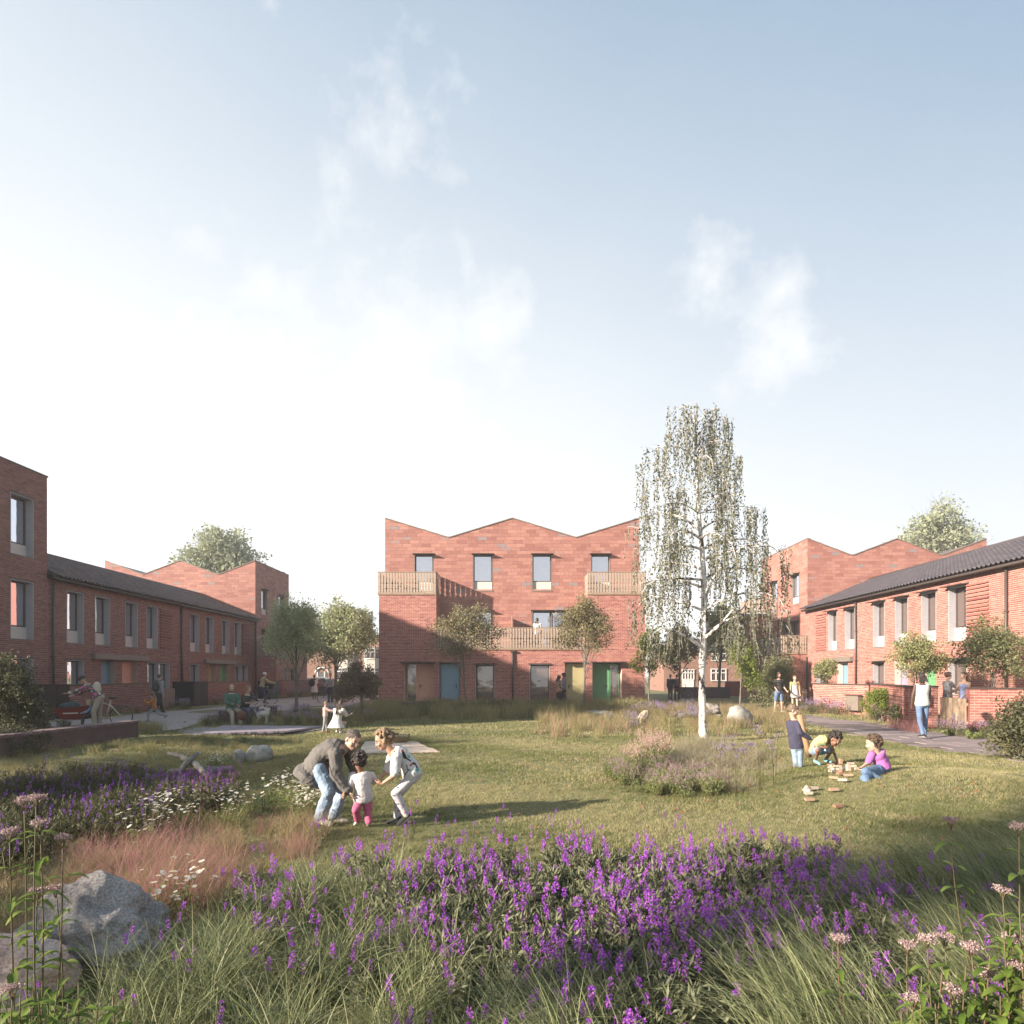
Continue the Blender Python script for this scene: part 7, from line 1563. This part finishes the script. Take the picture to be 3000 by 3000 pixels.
def cargo():
    q = W(300, HY, 19.9); yaw = 262; a = R(yaw); fw = Vector((math.sin(a), math.cos(a), 0)); sd = Vector((fw.y, -fw.x, 0)); O = Vector((q.x, q.y, gz(q.x, q.y))); U_ = Vector((0, 0, 1)); P = lambda f, z, s=0: O+fw*f+U_*z+sd*s
    t = thing('cargo_bicycle', 'cargo bicycle with a long dark red wooden front box', 'bicycle')
    wheelp(t, P(-.55, .33), sd, .33); wheelp(t, P(1.35, .25), sd, .25)
    m = MB()
    for p, e in (((-.1, .28), (-.25, .85)), ((-.1, .28), (.25, .35)), ((-.2, .7), (.25, .85)), ((-.55, .33), (-.1, .28)), ((-.55, .33), (-.22, .7)), ((.2, .3), (1.2, .22)), ((1.2, .22), (1.35, .25)), ((.25, .35), (.28, .95)), ((1.2, .22), (1.15, .6))): m.tube([P(*p), P(*e)], .02, 8)
    m.build('frame', flat('cream_paint', (.55, .50, .42), .4), t)
    m = MB(); m.tube([P(.05, 1.04, .3), P(.28, 1.0, .1), P(.28, 1.0, -.1), P(.05, 1.04, -.3)], .014, 6); m.tube([P(.28, .9), P(.28, 1.0)], .014, 6); m.build('handlebar', CHR, t)
    m = MB(); m.ell(P(-.28, .92), (.13, .1, .04)); m.build('saddle', TYRE, t)
    RB = flat('red_box', (.20, .03, .02), .45, var=.08); c = MB()
    lo = [P(.30, .28, .24), P(1.05, .28, .24), P(1.05, .28, -.24), P(.30, .28, -.24)]; hi = [P(.26, .68, .33), P(1.32, .60, .33), P(1.32, .60, -.33), P(.26, .68, -.33)]
    c.add(lo+hi, ((0, 1, 2, 3), (0, 1, 5, 4), (1, 2, 6, 5), (2, 3, 7, 6), (3, 0, 4, 7))); bo = c.build('box', RB, t)
    e = MB(); e.tube(hi+[hi[0]], .012, 5); e.build('rim', flat('box_rim', (.10, .03, .02), .5), bo)
    pl = MB(); A = P(.62, .47, .0); s_ = 1 if (P(0, 0, 1)-cam.location).length < (P(0, 0, -1)-cam.location).length else -1; w = .305; pl.add([P(.55, .45, s_*w), P(.98, .44, s_*w), P(.98, .475, s_*w), P(.55, .485, s_*w)], ((0, 1, 2, 3),)); pl.build('name_strip', CHR, bo)
    b = thing('bag', 'dark teal bag heaped in the front of the cargo box', 'bag'); m = MB(); m.ell(P(.98, .66), (.26, .22, .13)); m.ell(P(.85, .68), (.2, .2, .14)); m.build('bag_body', flat('teal_bag', (.05, .085, .09), .7), b); m = MB(); m.tube([P(.9, .78, .05), P(.88, .86), P(.84, .78, -.05)], .012, 5); m.build('handle', C['black'], b)
cargo()
def dog():
    t = thing('dog', 'small white dog with brown head patches beside the bench', 'dog'); c = W(770, 2092, 21.6); c.z = gz(c.x, c.y); m = MB(); P = lambda f, s, z: c+Vector((f*.9, f*.3+s, z))
    m.ell(P(0, 0, .34), (.20, .10, .11)); m.ell(P(.12, 0, .35), (.11, .10, .12)); cap_(m, P(.15, 0, .38), P(.20, 0, .50), .07, .055); m.ell(P(-.0, 0, .33), (.2, .09, .1))
    m.ell(P(.05, 0, .56), (.085, .075, .075)); cap_(m, P(.0, 0, .545), P(-.10, -.02, .52), .045, .03); cap_(m, P(.16, 0, .42), P(.06, 0, .54), .07, .06)
    for f, s in ((.13, .06), (.13, -.06)): cap_(m, P(f, s, .30), P(f, s, .05), .032, .022); cap_(m, P(f, s, .04), P(f-.04, s, .03), .024, .02)
    for f, s in ((-.14, .06), (-.14, -.06)): cap_(m, P(f, s, .32), P(f+.03, s, .20), .055, .035); cap_(m, P(f+.03, s, .20), P(f-.04, s, .14), .03, .022); cap_(m, P(f-.04, s, .14), P(f-.02, s, .04), .022, .02); cap_(m, P(f-.02, s, .03), P(f-.06, s, .03), .022, .018)
    cap_(m, P(-.2, 0, .38), P(-.3, 0, .48), .02, .01); m.build('body', flat('dog_coat', (.62, .58, .53), .9), t)
    for s in (-1, 1): e = MB(); e.ell(P(.08, s*.06, .60), (.035, .02, .055)); e.build('ear', C['brownL'], t)
    e = MB(); e.ell(P(.065, 0, .60), (.06, .07, .045)); e.build('head_patch', C['brownL'], t); e = MB(); e.ell(P(-.125, -.022, .53), .014); e.build('nose', C['black'], t)
dog()
def picnic():
    P = [G(x, y) for x, y in ((1052, 2211), (1068, 2176), (1216, 2176), (1288, 2206), (1180, 2208))]; P = [P[0], P[1], P[2], P[3]]
    m, n, l, p = newmat('blanket'); tc = n.new('ShaderNodeTexCoord'); ck = n.new('ShaderNodeTexChecker'); ck.inputs['Scale'].default_value = 26; l.new(tc.outputs['UV'], ck.inputs['Vector'])
    g = n.new('ShaderNodeNewGeometry'); l.new(g.outputs['Position'], ck.inputs['Vector']); ck.inputs[1].default_value = (.62, .53, .44, 1); ck.inputs[2].default_value = (.42, .30, .23, 1); l.new(ck.outputs[0], p.inputs['Base Color']); p.inputs['Roughness'].default_value = .95
    ck.inputs['Scale'].default_value = 17
    N = 30; V = []; 
    for j in range(N+1):
        for i in range(N+1):
            a, b_ = i/N, j/N; q = P[0].lerp(P[3], a).lerp(P[1].lerp(P[2], a), b_); V.append((q.x+.015*math.sin(b_*9), q.y+.02*math.sin(a*8), gz(q.x, q.y)+.03+.006*math.sin(a*23)*math.sin(b_*19)))
    me = bpy.data.meshes.new('picnic_blanket'); me.from_pydata(V+[(x, y, z-.02) for x, y, z in V], [], [(j*(N+1)+i, j*(N+1)+i+1, (j+1)*(N+1)+i+1, (j+1)*(N+1)+i) for j in range(N) for i in range(N)]+[(i, i+1, i+1+len(V), i+len(V)) for i in range(N)]+[(k*(N+1)+N, (k+1)*(N+1)+N, (k+1)*(N+1)+N+len(V), k*(N+1)+N+len(V)) for k in range(N)]); me.materials.append(m)
    tag(lnk(bpy.data.objects.new('picnic_blanket', me)), 'cream woven picnic blanket spread on the lawn behind the girl', 'blanket')
    c = G(1176, 2178); c.z += .04; t = thing('picnic_basket', 'tan wicker picnic basket on the far edge of the blanket', 'basket', loc=tuple(c)); WK = flat('wicker', (.34, .26, .12), .8, var=.3, scale=40, bump=.8)
    b_ = MB(); lo = [(-.15, -.1, 0), (.15, -.1, 0), (.15, .1, 0), (-.15, .1, 0)]; hi = [(-.18, -.12, .13), (.18, -.12, .13), (.18, .12, .13), (-.18, .12, .13)]; b_.add(lo+hi, ((0, 1, 5, 4), (1, 2, 6, 5), (2, 3, 7, 6), (3, 0, 4, 7), (3, 2, 1, 0))); b_.build('basket_body', WK, t)
    for i in range(9):
        k = MB(); x = -.15+.0375*i; k.tube([(x, -.106, .005), (x*1.2, -.126, .13)], .007, 5); k.build('stake', WK, t)
    for i in range(4): k = MB(); z = .02+.03*i; w_ = .155+z*.23; k.tube([(-w_, -.105-z*.16, z), (w_, -.105-z*.16, z), (w_, .105+z*.16, z), (-w_, .105+z*.16, z), (-w_, -.105-z*.16, z)], .008, 5); k.build('weave', WK, t)
    l_ = MB(); l_.add([(-.185, -.125, .135), (.185, -.125, .135), (.185, .125, .135), (-.185, .125, .135), (-.17, -.1, .20), (.17, -.09, .17), (.17, .11, .17), (-.17, .11, .20)], ((0, 1, 5, 4), (1, 2, 6, 5), (2, 3, 7, 6), (3, 0, 4, 7), (4, 5, 6, 7))); l_.build('cloth_lid', flat('olive_canvas', (.36, .30, .16), .9), t)
    h = MB(); h.tube([(.17, -.11, .12), (.19, 0, .20), (.17, .11, .12)], .009, 6); h.build('handle', C['brownL'], t)
picnic()
WB = [flat('block_%d' % i, c, .7, var=.08, scale=12) for i, c in enumerate([(.62, .50, .40), (.50, .33, .22), (.36, .20, .13)])]
BL = [(782, 1010, 0, 1, 'beside the sandal of the squatting child'), (790, 1048, 1, 1, 'under the pale block by the sandals'), (912, 1025, 1, 2, 'standing on end at the fingertips'), (1038, 1030, 0, 1, 'lying across two others at the top right'), (1060, 1068, 0, 1, 'propped below the top right one'), (875, 1070, 0, 1, 'between the hand and the long row'), (790, 1085, 0, 3, 'triangular, left end of the main heap'),
      (885, 1108, 0, 1, 'pale, in the middle of the heap'), (955, 1090, 0, 1, 'long, joining the upright one'), (1010, 1115, 0, 2, 'pale and upright right of the heap'), (812, 1135, 0, 4, 'short and rounded below the heap'), (915, 1165, 2, 4, 'dark rounded below the heap'), (1010, 1183, 1, 1, 'flat orange tan right of the dark one'), (822, 1213, 1, 1, 'tan lying alone left below the heap'), (935, 1245, 0, 1, 'pale flat one below the dark one'),
      (1135, 1105, 0, 1, 'white under the hand of the lying boy'), (490, 1365, 0, 3, 'triangular in the small left group'), (575, 1350, 0, 1, 'right one of the small left group'), (508, 1412, 0, 4, 'front one of the small left group'), (522, 1495, 1, 1, 'single one below the small left group'), (828, 1368, 1, 1, 'orange tan alone in the middle grass'), (885, 1578, 2, 1, 'brownish, nearest the flowers, lowest of all')]
for i, (x, y, ci, kd, lab) in enumerate(BL):
    g = G(2250+x*.2329, 2000+(y+14)*.2329); m = MB(); a = random.uniform(-.5, .5) if kd != 2 else 0; f = Fr((0, 0), (math.cos(a), math.sin(a)), (math.sin(a), -math.cos(a))); z = .045
    if kd == 1: m.box(f, -.055, .055, -.026, .026, 0, .03)
    elif kd == 2: m.box(f, -.024, .024, -.026, .026, 0, .09)
    elif kd == 4: m.box(f, -.045, .045, -.035, .035, 0, .035); m.tube([f.P(0, -.034, .035), f.P(0, .034, .035)], .03, 12)
    else: m.add([f.P(-.05, -.025, 0), f.P(.05, -.025, 0), f.P(0, -.025, .06), f.P(-.05, .025, 0), f.P(.05, .025, 0), f.P(0, .025, .06)], ((0, 1, 2), (3, 5, 4), (0, 3, 4, 1), (1, 4, 5, 2), (0, 2, 5, 3)))
    o = m.build('wooden_block', WB[ci]); o.location = (g.x, g.y, g.z+z*.6); o.rotation_euler = (random.uniform(-.08, .08), random.uniform(-.08, .08), 0); tag(o, 'wooden toy block, '+lab, 'toy block', 'wooden toy blocks on the mound')

# ------------------------------------------------------------------ far street
def far_houses():
    CR = flat('cream_render', (.62, .58, .52), .9); RT = flat('far_roof', (.40, .22, .16), .9, var=.15, scale=2); WH = flat('white_frame', (.75, .74, .72), .5); RB = flat('far_brick', (.30, .17, .13), .9, var=.2, scale=4)
    D = 92; s = D/F
    b = thing('semi_detached_house', 'cream and brick house with rounded bay windows beyond the big street tree', 'house'); x0 = (860-VX)*s; x1 = (1150-VX)*s; Z = lambda py: EYE+(HY-py)*s
    f = Fr((x0, D), (1, 0), (0, -1)); L = x1-x0; X = lambda px: (px-VX)*s-x0
    m = MB(); m.box(f, 0, L, -8, 0, -.5, Z(1897)); m.build('wall', RB, b)
    m = MB(); m.add([f.P(-.3, .4, Z(1897)), f.P(L, .4, Z(1897)), f.P(L, -4, Z(1856)), f.P(-.3, -4, Z(1856)), f.P(L, -8.4, Z(1897)), f.P(-.3, -8.4, Z(1897))], ((0, 1, 2, 3), (3, 2, 4, 5), (0, 3, 5), (1, 4, 2))); m.build('roof', RT, b)
    for bx0, bx1 in ((980, 1035), (1068, 1112)):
        c0, c1 = X(bx0), X(bx1); bw = c1-c0
        def bay(m, z0, z1, inf):
            P = [f.P(c0-inf, .01, 0), f.P(c0+bw*.22, .9+inf, 0), f.P(c1-bw*.22, .9+inf, 0), f.P(c1+inf, .01, 0)]; V = [p+Vector((0, 0, z)) for z in (z0, z1) for p in P]; m.add(V, ((0, 1, 5, 4), (1, 2, 6, 5), (2, 3, 7, 6), (4, 5, 6, 7), (3, 2, 1, 0)))
        m = MB(); bay(m, -.5, Z(1991), 0); bay(m, Z(1957), Z(1931), 0); bay(m, Z(1902), Z(1896), .1); bay(m, Z(1932), Z(1930), .12); w = m.build('bay', CR, b)
        for za, zb in ((1990, 1958), (1930, 1902)):
            m = MB(); bay(m, Z(za), Z(zb), -.12); w = m.build('window', GLASSD, b)
            m = MB()
            for q0, q1 in ((0, .22), (.22, .5), (.5, .78), (.78, 1)):
                for u in (q0, q1):
                    ww = .0 if u in (0, 1) else .9; p = f.P(c0+bw*u, ww, 0); m.tube([p+Vector((0, 0, Z(za))), p+Vector((0, 0, Z(zb)))], .08, 4)
            for zz in (za, zb, zb+9): m.tube([f.P(c0, .02, Z(zz)), f.P(c0+bw*.22, .9, Z(zz)), f.P(c1-bw*.22, .9, Z(zz)), f.P(c1, .02, Z(zz))], .08, 4)
            m.build('window_frame', WH, w)
    m = MB(); m.box(f, X(930), X(958), .01, .06, -.2, Z(1968)); m.build('porch_shade_slab', flat('porch_shade', (.10, .10, .10)), b)  # flat dark slab on the wall, standing in for a porch's shade
    m = MB(); c = f.P(X(944), .1, Z(1972)); m.tube([c+Vector((math.cos(a)*.95, 0, math.sin(a)*.8)) for a in np.linspace(0, math.pi, 12)], .12, 6); m.box(f, X(929), X(932), .07, .12, -.2, Z(1968)); m.box(f, X(950), X(953), .07, .12, -.2, Z(1968)); m.build('door_arch', WH, b)
    D = 66; s = D/F
    b = thing('brick_house', 'low brick house with white framed windows seen behind the birch trunk', 'house'); x0 = (1945-VX)*s; x1 = (2230-VX)*s; f = Fr((x0, D), (1, 0), (0, -1)); L = x1-x0; X = lambda px: (px-VX)*s-x0; Z = lambda py: EYE+(HY-py)*s
    m = MB(); m.box(f, 0, L, -7, 0, -.3, Z(1905)); m.build('wall', RB, b)
    m = MB(); m.add([f.P(-.3, .3, Z(1907)), f.P(L, .3, Z(1907)), f.P(L, -3.5, Z(1865)), f.P(1.5, -3.5, Z(1865)), f.P(L, -7.3, Z(1907)), f.P(-.3, -7.3, Z(1907))], ((0, 1, 2, 3), (3, 2, 4, 5), (0, 3, 5))); m.build('roof', flat('far_slate', (.13, .12, .13), .8), b)
    for a, c, t_, bt, nn in ((2083, 2126, 1960, 1994, 3), (1999, 2032, 1962, 1990, 4), (2085, 2125, 1915, 1935, 3)):
        m = MB(); m.quad(f.P(X(a), .03, Z(bt)), f.P(X(c), .03, Z(bt)), f.P(X(c), .03, Z(t_)), f.P(X(a), .03, Z(t_))); w = m.build('window', GLASSD, b); m = MB()
        for i in range(nn+1): u = X(a)+(X(c)-X(a))*i/nn; m.box(f, u-.05, u+.05, .035, .11, Z(bt), Z(t_))
        for z in (Z(bt), Z(t_), Z(t_)-.33*(Z(t_)-Z(bt))): m.box(f, X(a)-.05, X(c)+.05, .115, .15, z-.05, z+.05)
        m.build('window_frame', WH, w)
    m = MB(); m.box(f, X(1999), X(2032), .01, .1, -.2, Z(1991)); m.build('white_panel', WH, b)
    f2 = Fr(((1990-VX)*46/F, 46), (1, 0), (0, -1)); m = MB(); m.box(f2, 0, 150*46/F, -.3, 0, -.2, EYE+(HY-2013)*46/F); tag(m.build('boundary_wall', flat('dark_wall', (.10, .07, .085), .8)), 'low dark plum boundary wall behind the birch', 'wall')
    f3 = Fr(((2127-VX)*50/F, 50), (1, 0), (0, -1)); m = MB(); m.box(f3, 0, 1.2, -.3, 0, -.2, EYE+(HY-1996)*50/F); tag(m.build('brick_pier', BRICK), 'short brick pier at the right end of the dark wall', 'wall')
    # car
    t = thing('parked_car', 'pale blue hatchback parked in the far street behind the woman in white', 'car'); D = 62; c = W(918, HY, D); X0 = c.x; CP = flat('car_blue', (.35, .42, .44), .25, .3, .03)
    prof = [(-2.0, .35), (-2.05, .75), (-1.75, .95), (-1.2, 1.02), (-.65, 1.42), (.55, 1.48), (1.35, 1.35), (1.85, .95), (1.95, .6), (1.9, .35)]
    m = MB(); V = [(X0+x, D-.85, z) for x, z in prof]+[(X0+x, D+.85, z) for x, z in prof]; n = len(prof); m.add(V, [tuple(range(n)), tuple(reversed(range(n, 2*n)))]+[(k, (k+1) % n, n+(k+1) % n, n+k) for k in range(n)]); bo = m.build('body', CP, t)
    m = MB(); m.add([(X0-.95, D-.86, 1.02), (X0-.55, D-.86, 1.36), (X0+.5, D-.86, 1.40), (X0+1.3, D-.86, 1.28), (X0+1.5, D-.86, 1.02)], ((0, 1, 2, 3, 4),)); m.build('side_window', GLASSD, t)
    for x in (-1.25, 1.25):
        m = MB(); m.tube([(X0+x, D-.92, .32), (X0+x, D-.7, .32)], .32, 16); w = m.build('wheel', TYRE, t); m = MB(); m.tube([(X0+x, D-.94, .32), (X0+x, D-.9, .32)], .19, 12); m.build('hub', CHR, w)
    m = MB(); f = Fr((-60, 70), (1, 0), (0, -1)); m.quad((-70, 57, .01), (-8, 57, .01), (-8, 68, .01), (-70, 68, .01)); o = m.build('road', flat('asphalt', (.10, .10, .105), .9)); o['kind'] = 'structure'
    f = Fr((-30, 52), (1, 0), (0, -1)); m = MB(); m.box(f, 8, 18.6, -.3, 0, 0, .9); tag(m.build('garden_wall', RB), 'low brick front wall across the far street at the left', 'wall')
far_houses()
# ------------------------------------------------------------------ thin summer haze
def haze():
    m = bpy.data.materials.new('haze'); m.use_nodes = True; n = m.node_tree.nodes; n.clear(); o = n.new('ShaderNodeOutputMaterial'); v = n.new('ShaderNodeVolumePrincipled')
    v.inputs['Color'].default_value = (.96, .96, .97, 1); v.inputs['Density'].default_value = .0011; v.inputs['Anisotropy'].default_value = 0.0; m.node_tree.links.new(v.outputs[0], o.inputs['Volume'])
    b = MB(); b.box(Fr((-410, -65), (1, 0), (0, 1)), 0, 820, 0, 975, -1.6, 24); x = b.build('haze', m); x['kind'] = 'stuff'; tag(x, 'thin pale summer haze lying over the whole green', 'haze')
haze()
